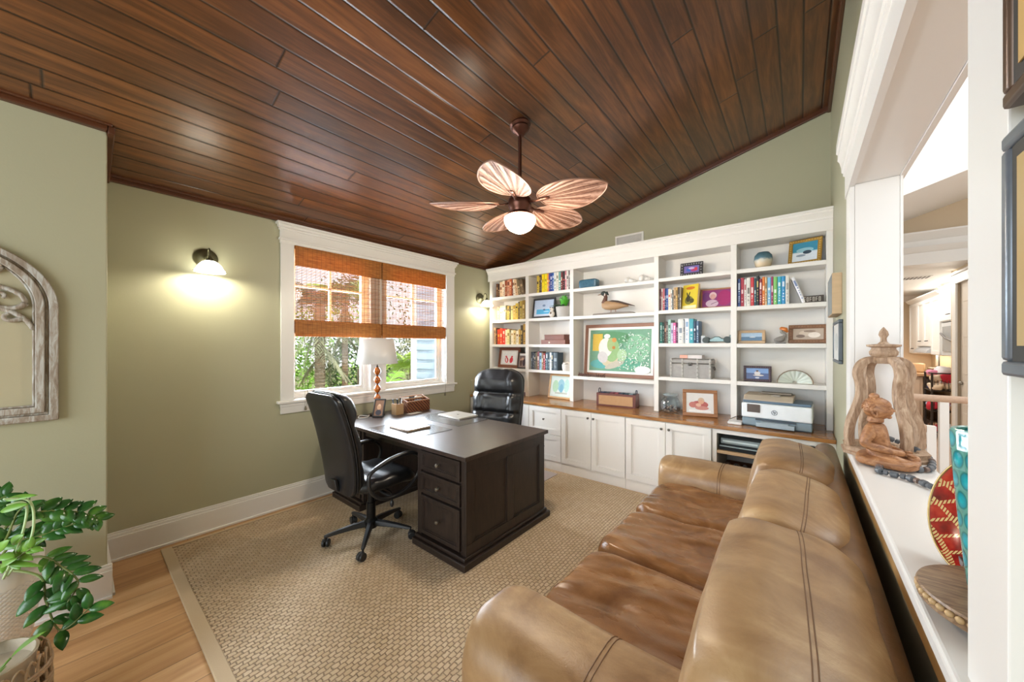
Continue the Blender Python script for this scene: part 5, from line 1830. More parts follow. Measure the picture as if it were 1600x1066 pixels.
tag(MB().box(-0.775, -0.735, UF + 0.03, UF + 0.08, S[3][2] + 0.0005, S[3][2] + 0.075).build('clear_block', mat('frosted_acrylic', '#cfd4d4', 0.15, alpha=0.7, var=0.02), bevel=0.004, smooth=0), 'clear acrylic block beside the model race car', 'ornament')
# trunk
tr = thing('trunk', 'grey metal-strapped small trunk on the lowest shelf of fourth bay', 'trunk', (-0.87, UF + 0.10, S[3][3]))
M_trk = mat('grey_trunk_skin', '#9a9691', 0.5, var=0.2, nscale=25, bump=0.4, metal=0.3)
MB().box(-0.19, 0.19, -0.085, 0.085, 0.0005, 0.145).build('body', M_trk, tr, local=True, bevel=0.004, smooth=0)
MB().box(-0.196, 0.196, -0.09, 0.09, 0.147, 0.195).build('lid', M_trk, tr, local=True, bevel=0.012, smooth=0)
M_str = mat('dull_silver_strap', '#aca7a0', 0.45, 0.2, var=0.15)
for x in (-0.185, -0.075, 0.065, 0.178):
    mb = MB()
    mb.box(x - 0.008, x + 0.008, -0.090, -0.085, 0.0005, 0.145).box(x - 0.008, x + 0.008, -0.094, -0.089, 0.147, 0.197).box(x - 0.008, x + 0.008, -0.094, 0.092, 0.195, 0.198)
    for z in (0.02, 0.06, 0.10, 0.135, 0.165):
        mb.ball((x, -0.093, z), 0.006, n=8, k=5)
    mb.build('strap', M_str, tr, local=True, smooth=40)
MB().box(-0.02, 0.02, -0.098, -0.088, 0.128, 0.158).ball((0, -0.10, 0.135), 0.01, n=10, k=6).build('latch', mat('dark_latch', '#4b4844', 0.4, 0.6), tr, local=True, bevel=0.003)
for s_ in (-1, 1):
    MB().tube(spline([(s_ * 0.197, -0.03, 0.12), (s_ * 0.207, -0.025, 0.09), (s_ * 0.207, 0.025, 0.09), (s_ * 0.197, 0.03, 0.12)], 5), 0.004).build('side_handle', cm('#4b3f36', 0.5), tr, local=True)
tag(MB().box(-0.975, -0.765, UF + 0.035, UF + 0.16, S[3][3] + 0.1995, S[3][3] + 0.203, 0).box(-0.973, -0.767, UF + 0.038, UF + 0.16, S[3][3] + 0.203, S[3][3] + 0.233, 1).box(-0.975, -0.765, UF + 0.035, UF + 0.16, S[3][3] + 0.233, S[3][3] + 0.236, 0).box(-0.975, -0.90, UF + 0.034, UF + 0.0355, S[3][3] + 0.2, S[3][3] + 0.236, 2)
    .build('book', [cm('#e9e4e0', 0.4), cm('#ded6d2', 0.6), cm('#d8a08c', 0.5)], bevel=0.001, smooth=0), 'white and coral hardback lying flat on top of the grey trunk', 'book')
jr = thing('glass_jar', 'big round glass jar half full of seashells on the counter', 'jar', (-1.068, UF + 0.04, CT))
M_jar = NT('clear_jar_glass')
_a = M_jar.node('ShaderNodeBsdfTransparent')
_a.inputs[0].default_value = (0.80, 0.88, 0.92, 1)
_g2 = M_jar.node('ShaderNodeBsdfGlossy')
_g2.inputs['Roughness'].default_value = 0.05
_lw = M_jar.node('ShaderNodeLayerWeight')
_lw.inputs[0].default_value = 0.35
_m2 = M_jar.node('ShaderNodeMixShader')
M_jar.link(_lw.outputs['Facing'], _m2.inputs[0])
M_jar.link(_a.outputs[0], _m2.inputs[1])
M_jar.link(_g2.outputs[0], _m2.inputs[2])
M_jar.link(_m2.outputs[0], M_jar.n['Material Output'].inputs[0])
M_jar = M_jar.m
MB().lathe([(0.06, 0.0005), (0.088, 0.02), (0.098, 0.06), (0.096, 0.11), (0.075, 0.15), (0.06, 0.158), (0.062, 0.17), (0.064, 0.178)], n=36, cap=False).build('glass', M_jar, jr, local=True, smooth=180)
MB().lathe([(0.066, 0.178), (0.072, 0.183), (0.072, 0.192), (0.05, 0.198), (0.001, 0.2)], n=30).build('glass_lid', mat('pale_glass_lid', '#c6d4da', 0.1, alpha=0.6), jr, local=True, smooth=60)
rr_ = random.Random(8)
for k in range(34):
    a, r_ = rr_.uniform(0, 2 * PI), 0.072 * math.sqrt(rr_.random())
    zz = 0.016 + 0.055 * rr_.random()
    o = MB().ball((0, 0, 0), 0.013, n=8, k=6, sc=(1, 0.7, 0.6)).build('shell', cm(rr_.choice(['#a78b7b', '#7c6660', '#d9ccc2', '#5f5054', '#c5a894']), 0.4), smooth=180)
    o.location = (-1.068 + r_ * math.cos(a), UF + 0.04 + r_ * math.sin(a), CT + zz)
    o.rotation_euler = (rr_.random() * 3, rr_.random() * 3, rr_.random() * 3)
    tag(o, 'small seashell inside the big round glass jar on the counter', 'seashell', group='seashells in the jar')
frame(-0.775, UF - 0.02, CT, 0.31, 0.265, 0.034, '#9c6a42', 'wide wooden frame with a photo of two children lying down, on the counter',
      [('e', 0, -0.15, 0.62, 0.38, '#b4605c'), ('e', -0.5, -0.2, 0.3, 0.3, '#c47a72'), ('e', 0.1, 0.25, 0.24, 0.3, '#cfb49a'), ('e', 0.1, 0.12, 0.2, 0.22, '#dba78c'), ('e', 0.15, -0.5, 0.5, 0.2, '#c98a80'), ('e', -0.1, -0.2, 0.2, 0.18, '#e2b5a0'), ('r', 0, -0.8, 0.8, 0.1, '#f1eeec')], '#e2e0de', rz=math.radians(14), tilt=14)
# bay 5
vs = thing('round_vase', 'round blue-topped cream glazed pottery vase on top shelf of rightmost bay', 'vase', (-0.265, UF + 0.08, S[4][0]))
M_vs = NT('two_tone_glaze')
_sp = M_vs.node('ShaderNodeSeparateXYZ')
M_vs.link(M_vs.tc.outputs['Object'], _sp.inputs[0])
_nn = M_vs.noise(M_vs.obj(), 30, 4)
_z = M_vs.math('ADD', M_vs.math('MULTIPLY', _sp.outputs[2], 6.5), M_vs.math('MULTIPLY', _nn, 0.25))
M_vs.set(Base_Color=M_vs.ramp(_z, [(0.35, '#d9c7a8'), (0.55, '#c9c4b2'), (0.68, '#5f7f8c'), (0.95, '#40606c')]), Roughness=0.15)
M_vs = M_vs.m
MB().lathe([(0.04, 0.0005), (0.06, 0.02), (0.073, 0.07), (0.068, 0.115), (0.045, 0.145), (0.014, 0.152), (0.010, 0.148), (0.006, 0.13)], n=36).build('body', M_vs, vs, local=True, smooth=180)
frame(0.03, UF + 0.12, S[4][0], 0.235, 0.235, 0.030, '#b08a3e', 'gold ornate frame with a snowy beach scene on top shelf of rightmost bay',
      [('r', 0, 0.5, 1, 0.5, '#3f8aa6'), ('e', 0, 0.15, 0.7, 0.25, '#8fc0cf'), ('r', 0, -0.55, 1, 0.45, '#d6e0e8'), ('e', 0.2, -0.1, 0.35, 0.2, '#3c4c5c'), ('e', -0.3, -0.4, 0.4, 0.12, '#8797a8')], '#b6ccd6', mat_c=None, rz=math.radians(-14), tilt=13, ornate=('#c9a557', 0.02), metal=0.6)
t = thing('block_sign', 'small dark wooden word sign at the right end of the rightmost book shelf', 'sign', (0.085, UF + 0.03, S[4][1]), math.radians(-8))
MB().box(-0.07, 0.07, 0, 0.03, 0.0005, 0.06).build('board', cm('#3f352d', 0.6), t, local=True, bevel=0.002, smooth=0)
mb = MB()
for k in range(6):
    x = -0.06 + 0.02 * k
    mb.box(x, x + 0.003, -0.002, 0.0, 0.012, 0.048).box(x, x + 0.012, -0.002, 0.0, 0.045, 0.048)
    if k % 2:
        mb.box(x, x + 0.012, -0.002, 0.0, 0.012, 0.015).box(x + 0.009, x + 0.012, -0.002, 0, 0.012, 0.048)
    else:
        mb.box(x, x + 0.012, -0.002, 0.0, 0.028, 0.031)
mb.build('lettering', cm('#d8d0c2', 0.6), t, local=True, smooth=0)
frame(-0.355, UF + 0.08, S[4][2], 0.215, 0.125, 0.026, '#c0a27c', 'tan flat frame with a sea photo on the third shelf of rightmost bay',
      [('r', 0, 0.35, 1, 0.65, '#a9c6e0'), ('r', 0, -0.5, 1, 0.5, '#4a7498'), ('e', 0.1, -0.1, 0.3, 0.08, '#e6ecf0')], '#7fa4c4', tilt=6)
pl = thing('pelican_figurine', 'small pelican figurine with an orange bill on third shelf of rightmost bay', 'figurine', (-0.135, UF + 0.07, S[4][2]))
MB().lathe([(0.035, 0.0005), (0.035, 0.006)], n=20, sc=(1.1, 0.7)).build('base', cm('#3c3c3e', 0.5), pl, local=True)
mb = MB()
st = [(-0.05, 0.03, 0.006, 0.01), (-0.03, 0.035, 0.018, 0.02), (0.0, 0.04, 0.026, 0.028), (0.022, 0.048, 0.022, 0.028), (0.034, 0.06, 0.012, 0.018)]
mb.loft([[Vector((x, w * math.cos(2 * PI * k / 14), z + h * math.sin(2 * PI * k / 14))) for k in range(14)] for (x, z, w, h) in st])
mb.tube(spline([(0.028, 0, 0.055), (0.03, 0, 0.085), (0.008, 0, 0.10), (0.005, 0, 0.125)], 5), [0.014] * 5 + [0.011] * 5 + [0.012] * 6, 10)
mb.build('body', mat('pelican_grey', '#8d8780', 0.4, var=0.3, nscale=20), pl, local=True, smooth=180)
MB().ball((0.008, 0, 0.132), 0.017, sc=(1, 0.8, 1.1)).tube([(0.01, 0, 0.135), (0.035, 0, 0.125), (0.05, 0, 0.10)], [0.014, 0.016, 0.006], 10, sy=1.2).build('orange_bill', cm('#c9732c', 0.35), pl, local=True, smooth=180)
frame(0.055, UF + 0.09, S[4][2], 0.275, 0.165, 0.034, '#7a5233', 'carved brown frame with a sepia photo on third shelf of rightmost bay',
      [('e', -0.2, 0.1, 0.4, 0.5, '#c9b8a6'), ('e', 0.4, -0.2, 0.4, 0.5, '#e2d8cc'), ('e', -0.5, -0.4, 0.3, 0.3, '#7a6658'), ('e', 0.1, 0.5, 0.4, 0.2, '#8c7868')], '#b3a291', rz=math.radians(-8), tilt=9, ornate=('#8c6341', 0.022))
frame(-0.31, UF + 0.07, S[4][3], 0.215, 0.145, 0.022, '#3f2c33', 'dark carved frame with a photo of someone sitting by the sea, lowest shelf rightmost bay',
      [('r', 0, 0.55, 1, 0.45, '#7fa2d8'), ('r', 0, -0.45, 1, 0.55, '#46598c'), ('e', 0, 0.1, 0.28, 0.35, '#d8d8dc'), ('e', 0, 0.5, 0.12, 0.16, '#5a443c'), ('e', 0.1, -0.3, 0.5, 0.15, '#cfc6c0'), ('e', 0, -0.75, 0.2, 0.12, '#e2e4ec')], '#5f7ab4', rz=math.radians(4), tilt=9, ornate=('#5f4650', 0.018))
sb = thing('shell_dish', 'large scalloped translucent shell-shaped glass dish, fourth shelf of rightmost bay', 'dish', (-0.035, UF + 0.07, S[4][3]))


def shell_fn(u, v):
    a = PI * u
    r = 0.122 * (1 + 0.02 * abs(math.sin(a * 9))) * (0.12 + 0.88 * v)
    return (r * math.cos(a), 0.035 - 0.05 * (v ** 0.6) + 0.004 * math.sin(a * 18) * v, 0.004 + r * math.sin(a) * 0.92)


M_shdish = mat('sea_glass_shell', '#dfe6dd', 0.15, var=0.1, nscale=18, alpha=0.85)
MB().grid(shell_fn, 60, 10).build('dish', M_shdish, sb, local=True, solid=0.005, smooth=180)
MB().tube([shell_fn(k / 40, 1.0) for k in range(41)], 0.005, 6).build('beaded_rim', mat('brown_shell_rim', '#8c7b68', 0.5, var=0.4, nscale=80), sb, local=True)

# printer
pr = thing('printer', 'white and grey all-in-one inkjet printer on the counter under the rightmost bay', 'printer', (-0.155, 3.90, CT), math.radians(-3))
M_pw = cm('#e9eef2', 0.35)
M_pg = cm('#7f929e', 0.4)
M_pb = mat('printer_beige_lid', '#b8ab98', 0.35, var=0.03)
MB().box(-0.24, 0.24, -0.145, 0.15, 0.006, 0.075).build('lower_body', M_pg, pr, local=True, bevel=0.008, smooth=0)
MB().box(-0.243, 0.243, -0.16, 0.15, 0.077, 0.205).build('front_shell', M_pw, pr, local=True, bevel=0.012, smooth=0)
MB().box(-0.235, 0.235, -0.14, 0.15, 0.206, 0.228).build('scanner_bed', cm('#5e7488', 0.35), pr, local=True, bevel=0.006, smooth=0)
MB().prism([(-0.155, 0.228), (-0.15, 0.238), (-0.10, 0.27), (0.10, 0.278), (0.15, 0.262), (0.15, 0.229)], -0.23, 0.12, 'x').build('document_feeder', M_pb, pr, local=True, bevel=0.006, smooth=0)
MB().box(-0.12, 0.10, -0.02, 0.10, 0.281, 0.287).box(-0.03, 0.03, -0.11, -0.05, 0.270, 0.281).build('feeder_tray', cm('#9b9286', 0.4), pr, local=True, bevel=0.002, smooth=0)
MB().box(-0.2, -0.105, -0.166, -0.1595, 0.125, 0.195).build('touch_screen', cm('#5a4e48', 0.15), pr, local=True, bevel=0.003, smooth=0)
mb = MB()
mb.box(-0.13, 0.13, -0.20, -0.145, 0.012, 0.046).box(-0.10, 0.09, -0.195, -0.145, 0.0465, 0.054).box(-0.03, 0.08, -0.203, -0.2005, 0.022, 0.032)
mb.build('paper_tray', cm('#a3b2bc', 0.35), pr, local=True, bevel=0.003, smooth=0)
MB().box(-0.14, 0.14, -0.150, -0.1455, 0.056, 0.072).build('output_slot', cm('#39434c', 0.4), pr, local=True, smooth=0)
MB().box(-0.235, 0.235, -0.14, 0.14, 0.0005, 0.006).build('foot_rail', cm('#30363c', 0.6), pr, local=True, smooth=0)
# round emblem with two slanted letters
mb = MB()
R = rotm(PI / 2, 0, 0)
mb.lathe([(0.0215, 0), (0.0215, 0.0015), (0.0175, 0.0015), (0.0175, 0)], (-0.005, -0.160, 0.137), 32, R=R, cap=False)
for (p0, p1) in (((-0.004, 0.022), (-0.010, -0.008)), ((-0.0065, 0.006), (0.0015, 0.008)), ((0.0015, 0.008), (-0.001, -0.008)), ((0.008, 0.008), (0.002, -0.022)), ((0.008, 0.008), (0.0155, 0.007)), ((0.0155, 0.007), (0.0125, -0.007)), ((0.0125, -0.007), (0.005, -0.007))):
    f = 0.8
    mb.tube([(-0.007 + p0[0] * f, -0.161, 0.137 + p0[1] * f), (-0.007 + p1[0] * f, -0.161, 0.137 + p1[1] * f)], 0.0016, 6)
mb.build('round_emblem', mat('emblem_dark', '#5b6670', 0.3, 0.4), pr, local=True)
t = thing('hub_box', 'small flat white device on the counter left of the printer', 'device', (-0.455, 3.78, CT))
MB().box(-0.055, 0.055, -0.06, 0.06, 0.0005, 0.026).build('body', cm('#e4e3e0', 0.3), t, local=True, bevel=0.008, smooth=0)
mb = MB().tube(spline([(-0.03, 0.06, 0.015), (-0.05, 0.12, 0.02), (0.02, 0.16, 0.05), (0.04, 0.20, 0.01)], 6), 0.003, 6).tube(spline([(0.01, 0.06, 0.015), (0.0, 0.13, 0.04), (0.06, 0.17, 0.03), (0.07, 0.22, 0.01)], 6), 0.003, 6)
mb.build('cable', cm('#2c2a2a', 0.5), t, local=True)
# media cabinet contents
t = thing('disc_player', 'silver disc player on top of a black one in the open media cabinet', 'player', (-0.40, CF + 0.18, 0.560 + 0.052))
MB().box(-0.155, 0.155, -0.12, 0.12, 0.001, 0.05).build('body', cm('#8d9898', 0.3), t, local=True, bevel=0.004, smooth=0)
MB().box(-0.14, 0.12, -0.1225, -0.1195, 0.018, 0.034).build('tray_front', cm('#d4e0df', 0.2), t, local=True, smooth=0)
t = thing('disc_player', 'wide black disc player, the lower one at left in the open media cabinet', 'player', (-0.39, CF + 0.17, 0.5605))
MB().box(-0.175, 0.175, -0.14, 0.14, 0.0005, 0.05).build('body', cm('#23272a', 0.25), t, local=True, bevel=0.004, smooth=0)
MB().box(-0.17, 0.15, -0.1425, -0.1395, 0.034, 0.042).build('trim_line', cm('#a5b3b6', 0.2), t, local=True, smooth=0)
t = thing('receiver', 'glossy black flat receiver at the right on the shelf of open media cabinet', 'receiver', (-0.02, CF + 0.19, 0.5605))
MB().box(-0.165, 0.165, -0.15, 0.15, 0.0005, 0.062).build('body', cm('#2a2b2e', 0.15), t, local=True, bevel=0.005, smooth=0)
MB().box(-0.03, 0.03, -0.1525, -0.1495, 0.03, 0.036).build('display_mark', cm('#9fa7aa', 0.3), t, local=True, smooth=0)
t = thing('storage_basket', 'dark wicker storage basket below the players in the open media cabinet', 'basket', (-0.25, CF + 0.2, 0.0))
MB().box(-0.30, 0.30, -0.15, 0.14, 0.109, 0.40).build('body', M_wick, t, local=True, bevel=0.01, smooth=0)
mb = MB()
for k in range(9):
    x = -0.28 + 0.065 * k
    mb.tube(spline([(x, -0.14, 0.40), (x + 0.03, -0.14, 0.45), (x + 0.06, -0.14, 0.40)], 5), 0.008, 6)
mb.build('scalloped_rim', mat('black_wicker', '#2d2522', 0.6), t, local=True)
# air vent on the wall
v = thing('air_vent', 'white louvred air vent high on the green back wall above the bookcase', 'vent', (-1.61, BY, 2.77))
MB().box(-1.785, -1.435, BY - 0.012, BY - 0.001, 2.825, 2.845).box(-1.785, -1.435, BY - 0.012, BY - 0.001, 2.655, 2.675).box(-1.785, -1.762, BY - 0.012, BY - 0.001, 2.675, 2.825).box(-1.458, -1.435, BY - 0.012, BY - 0.001, 2.675, 2.825).build('frame', M_white, v, bevel=0.002, smooth=0)
mb = MB()
for k in range(20):
    x = -1.757 + k * 0.0152
    mb.add([(x, BY - 0.010, 2.675), (x + 0.003, BY - 0.010, 2.675), (x + 0.010, BY - 0.003, 2.675), (x + 0.007, BY - 0.003, 2.675), (x, BY - 0.010, 2.825), (x + 0.003, BY - 0.010, 2.825), (x + 0.010, BY - 0.003, 2.825), (x + 0.007, BY - 0.003, 2.825)],
           [(0, 1, 2, 3), (7, 6, 5, 4), (0, 4, 5, 1), (1, 5, 6, 2), (2, 6, 7, 3), (3, 7, 4, 0)])
mb.build('louvres', M_white, v, smooth=0)
MB().box(-1.762, -1.458, BY - 0.0025, BY - 0.001, 2.675, 2.825).build('duct_opening', cm('#4a4844', 0.8), v, smooth=0)
# ------------------------------------------------------------------ ceiling fan
M_fan = mat('oiled_bronze_fan', '#5b382c', 0.3, 0.75, var=0.25, nscale=10)
FX, FY = -1.65, 2.13
fan = thing('ceiling_fan', 'bronze ceiling fan with five palm-leaf blades and a lit white glass bowl', 'ceiling fan', (FX, FY, 2.40))
zc = cz(FX)
R = rotm(0, -math.atan(0.25), 0)
MB().lathe([(0.075, 0.0), (0.078, -0.02), (0.066, -0.034), (0.070, -0.05), (0.060, -0.066), (0.035, -0.085), (0.022, -0.10)], (FX, FY, zc + 0.012), 32, R=rotm(0, -0.12, 0)).build('canopy', M_fan, fan)
MB().tube([(FX, FY, zc - 0.06), (FX, FY, 2.70)], 0.0135, 12).build('downrod', M_fan, fan)
MB().lathe([(0.022, 2.715), (0.03, 2.70), (0.035, 2.645), (0.065, 2.625), (0.085, 2.60), (0.09, 2.575), (0.088, 2.545), (0.075, 2.525), (0.07, 2.505), (0.085, 2.49), (0.105, 2.482), (0.11, 2.472), (0.10, 2.468)], (FX, FY, 0), 36).build('motor_housing', M_fan, fan)
M_bowl = NT('lit_frosted_bowl')
M_bowl.b.inputs['Base Color'].default_value = (0.95, 0.92, 0.86, 1)
M_bowl.b.inputs['Emission Color'].default_value = rgb('#fff0d2')
M_bowl.b.inputs['Emission Strength'].default_value = 7.0
M_bowl.b.inputs['Roughness'].default_value = 0.3
M_bowl = M_bowl.m
MB().lathe([(0.100, 2.472), (0.118, 2.462), (0.120, 2.44), (0.108, 2.405), (0.082, 2.375), (0.045, 2.355), (0.001, 2.349)], (FX, FY, 0), 40, cap=False).build('glass_bowl', M_bowl, fan, smooth=180)
M_blade = NT('palm_leaf_blade')
_s = M_blade.node('ShaderNodeSeparateXYZ')
M_blade.link(M_blade.tc.outputs['Object'], _s.inputs[0])
_a = M_blade.math('ARCTAN2', _s.outputs[1], M_blade.math('SUBTRACT', _s.outputs[0], 0.08))
_w = M_blade.math('SINE', M_blade.math('MULTIPLY', _a, 46))
_n = M_blade.noise(M_blade.obj(), 45, 4, 0.6)
_f = M_blade.math('ADD', M_blade.math('MULTIPLY', _w, 0.35), _n)
M_blade.set(Base_Color=M_blade.ramp(_f, [(0.1, '#6d4b3d'), (0.45, '#9b7463'), (0.8, '#b89686')]), Roughness=0.5)
M_blade.bump(_w, 0.8, 0.006)
_tb = M_blade.node('ShaderNodeBsdfTranslucent')
_tb.inputs[0].default_value = rgb('#b07a5a')
_mb = M_blade.node('ShaderNodeMixShader')
_mb.inputs[0].default_value = 0.2
M_blade.link(M_blade.b.outputs[0], _mb.inputs[1])
M_blade.link(_tb.outputs[0], _mb.inputs[2])
M_blade.link(_mb.outputs[0], M_blade.n['Material Output'].inputs[0])
M_blade = M_blade.m
M_rimb = mat('bronze_blade_rim', '#8d6c5c', 0.4, 0.3)
bl_w = 0.170


def bout(t):
    """half width of a blade, t 0..1 along it"""
    return bl_w * (math.sin(PI * (t ** 0.85)) ** 0.58) if 0 < t < 1 else 0.0


BL0, BL1 = 0.165, 0.675


def bpoint(t, s_):
    w = bout(t) * s_
    x = BL0 + (BL1 - BL0) * t
    zz = -0.05 * (abs(s_) ** 2) * bout(t) / bl_w * 0.5 - 0.018 * t
    return Vector((x, w, zz))


for k in range(5):
    a = math.radians(222 + 72 * k)
    pitch = math.radians(-11)
    mb = MB()
    mb.grid(lambda u, v: bpoint(0.002 + 0.996 * v, u * 2 - 1), 21, 40)
    bl = mb.build('blade', M_blade, fan, local=True, solid=0.004, smooth=180)
    rim = [bpoint(0.002 + 0.996 * i / 40, 1) for i in range(41)] + [bpoint(0.002 + 0.996 * i / 40, -1) for i in range(40, -1, -1)]
    MB().tube(rim, 0.0055, 6, closed=True).build('blade_rim', M_rimb, bl, local=True, smooth=180)
    vb = MB()
    for q in (-0.8, -0.6, -0.4, -0.2, 0, 0.2, 0.4, 0.6, 0.8):
        tt = 0.97 - 0.42 * abs(q)
        vb.tube([bpoint(0.02 + (tt - 0.02) * i / 14, q * (i / 14) ** 0.7) + Vector((0, 0, -0.003)) for i in range(15)], 0.0016, 5)
    vb.build('leaf_veins', mat('dark_vein', '#5b3527', 0.5), bl, local=True)
    ib = MB()
    ib.tube(spline([(0.085, 0, 0.0), (0.13, 0, -0.010), (0.17, 0, -0.010), (0.25, 0, -0.010)], 5), [0.018] * 5 + [0.013] * 5 + [0.016] * 5 + [0.008], 8, sy=0.45)
    ib.ball((0.19, 0, -0.010), 0.024, sc=(1.4, 0.8, 0.3), n=16, k=8)
    ib.build('blade_iron', M_fan, bl, local=True, smooth=60)
    bl.location = (0, 0, 0.168)
    bl.rotation_euler = (rotm(0, 0, a) @ rotm(pitch, 0, 0) @ rotm(0, math.radians(-1), 0)).to_euler()
# bulb light just under the bowl glass
l = D.lights.new('fan_bulb', 'POINT')
l.energy = 27
l.color = (1.0, 0.85, 0.66)
l.shadow_soft_size = 0.10
lo = D.objects.new('fan_bulb', l)
COL.objects.link(lo)
lo.parent = fan
lo.location = (0, 0, -0.12)

# ------------------------------------------------------------------ wall sconces
M_sn = mat('satin_nickel_olive', '#6d6a52', 0.35, 0.8, var=0.15)
M_sg = NT('lit_sconce_glass')
M_sg.b.inputs['Base Color'].default_value = (0.95, 0.95, 0.9, 1)
M_sg.b.inputs['Emission Color'].default_value = rgb('#fffbe8')
M_sg.b.inputs['Emission Strength'].default_value = 6.0
M_sg = M_sg.m
for i, (y, lab) in enumerate(((0.665, 'nickel swan-neck wall sconce with lit white glass shade, left of the window'), (3.80, 'nickel swan-neck wall sconce with lit glass shade, between window and bookcase'))):
    t = thing('wall_sconce', lab, 'wall lamp', (WX, y, 2.19), 0, 'wall sconces')
    MB().lathe([(0.076, 0.0005), (0.078, 0.010), (0.062, 0.018), (0.058, 0.024), (0.040, 0.028), (0.018, 0.040), (0.012, 0.05)], (0, 0, 0), 36, R=rotm(0, PI / 2, 0)).build('backplate', M_sn, t, local=True, smooth=50)
    MB().tube(spline([(0.03, 0, -0.0), (0.055, 0, -0.02), (0.075, 0, 0.0), (0.085, 0, 0.045), (0.115, 0, 0.062), (0.142, 0, 0.035), (0.148, 0, -0.01)], 6), 0.0055, 10).build('arm', M_sn, t, local=True, smooth=180)
    MB().lathe([(0.010, 0.0), (0.014, -0.012), (0.030, -0.035), (0.032, -0.04)], (0.148, 0, -0.005), 24).build('socket_cup', M_sn, t, local=True, smooth=60)
    MB().lathe([(0.030, -0.038), (0.050, -0.050), (0.070, -0.072), (0.082, -0.10), (0.098, -0.118)], (0.148, 0, -0.005), 36, cap=False).build('glass_shade', M_sg, t, local=True, smooth=180, solid=0.003)
    MB().tube([(0.148 + 0.098 * math.cos(a * PI / 20), 0.098 * math.sin(a * PI / 20), -0.124) for a in range(40)], 0.0035, 6, closed=True).build('shade_edge', mat('clear_edge_glass', '#bdbfae', 0.15), t, local=True, smooth=180)
    l = D.lights.new('sconce_bulb', 'POINT')
    l.energy = (7.5, 4.5)[i]
    l.color = (1.0, 0.93, 0.76)
    l.shadow_soft_size = 0.03
    lo = D.objects.new('sconce_bulb', l)
    COL.objects.link(lo)
    lo.parent = t
    lo.location = (0.148, 0, -0.10)

# ------------------------------------------------------------------ woven bamboo shades
M_bam = NT('woven_bamboo')
_v = M_bam.obj((1, 1, 1))
_n1 = M_bam.noise(M_bam.obj((4, 5, 160)), 1.0, 4, 0.6)
_n2 = M_bam.noise(M_bam.obj((4, 14, 70)), 1.0, 3, 0.6)
_f = M_bam.math('ADD', M_bam.math('MULTIPLY', _n1, 0.6), M_bam.math('MULTIPLY', _n2, 0.4))
_c = M_bam.ramp(_f, [(0.28, '#6b3c14'), (0.42, '#a8662a'), (0.58, '#c4823c'), (0.75, '#d99a55')])
_sp = M_bam.node('ShaderNodeSeparateXYZ')
M_bam.link(_v, _sp.inputs[0])
_fy = M_bam.math('FRACT', M_bam.math('DIVIDE', _sp.outputs[1], 0.042))
_th = M_bam.math('LESS_THAN', _fy, 0.07)
M_bam.set(Base_Color=M_bam.mix(_th, _c, rgb('#6a4422')), Roughness=0.55)
M_bam.bump(_f, 0.5, 0.003)
_tb = M_bam.node('ShaderNodeBsdfTranslucent')
M_bam.link(_c, _tb.inputs[0])
_mb = M_bam.node('ShaderNodeMixShader')
_mb.inputs[0].default_value = 0.3
M_bam.link(M_bam.b.outputs[0], _mb.inputs[1])
M_bam.link(_tb.outputs[0], _mb.inputs[2])
M_bam.link(_mb.outputs[0], M_bam.n['Material Output'].inputs[0])
M_bam = M_bam.m
for i, (a, b_, lab) in enumerate(((GY0 + 0.014, 2.195, 'left woven bamboo roman shade, half lowered over the window'), (2.205, GY1 - 0.014, 'right woven bamboo roman shade, half lowered beside the sconce wall'))):
    t = thing('bamboo_shade', lab, 'window shade', (WX, (a + b_) / 2, 1.59), 0, 'bamboo roman shades')
    MB().box(WX + 0.014, WX + 0.020, a, b_, 2.245, 2.434).box(WX - 0.015, WX + 0.014, a, b_, 2.41, 2.434).build('valance', M_bam, t, smooth=0)
    mb = MB()
    z = 1.72
    rr_ = random.Random(20 + i)
    while z < 2.40:
        h = 0.0068 * rr_.uniform(0.75, 1.25)
        mb.box(WX - 0.0035, WX - 0.0005, a + 0.004, b_ - 0.004, z, z + h)
        z += 0.0158
    mb.build('woven_slats', M_bam, t, smooth=0)
    mb = MB()
    y = a + 0.02
    while y < b_:
        mb.box(WX - 0.001, WX + 0.001, y - 0.0012, y + 0.0012, 1.70, 2.41)
        y += 0.042
    mb.build('threads', mat('brown_thread', '#7a5630', 0.8), t, smooth=0)
    mb = MB()
    for k, (x0, zz0, zz1) in enumerate(((0.016, 1.585, 1.725), (0.006, 1.60, 1.73), (-0.005, 1.61, 1.735))):
        mb.box(WX + x0, WX + x0 + 0.005, a, b_, zz0, zz1)
    mb.tube([(WX + 0.0185, a, 1.585), (WX + 0.0185, b_, 1.585)], 0.006, 8)
    mb.build('bottom_fold', M_bam, t, smooth=0)
    yc_ = a + 0.075 if i == 0 else b_ - 0.03
    mb = MB()
    if i == 0:
        mb.tube([(WX + 0.03, yc_, 1.6), (WX + 0.045, yc_, 0.96), (WX + 0.040, yc_, 0.90)], 0.0013, 5).tube([(WX + 0.03, yc_ + 0.03, 1.6), (WX + 0.045, yc_ + 0.02, 0.96), (WX + 0.041, yc_ + 0.012, 0.91)], 0.0013, 5)
        mb.lathe([(0.002, 0.018), (0.010, 0.0), (0.011, -0.02), (0.004, -0.024)], (WX + 0.040, yc_ + 0.006, 0.90), 12)
    else:
        mb.tube([(WX + 0.03, yc_, 1.6), (WX + 0.055, yc_, 0.96), (WX + 0.045, yc_, 0.86)], 0.0013, 5)
        mb.lathe([(0.002, 0.018), (0.010, 0.0), (0.011, -0.02), (0.004, -0.024)], (WX + 0.045, yc_, 0.85), 12)
    mb.build('pull_cord', mat('shade_cord', '#77705e', 0.7), t)

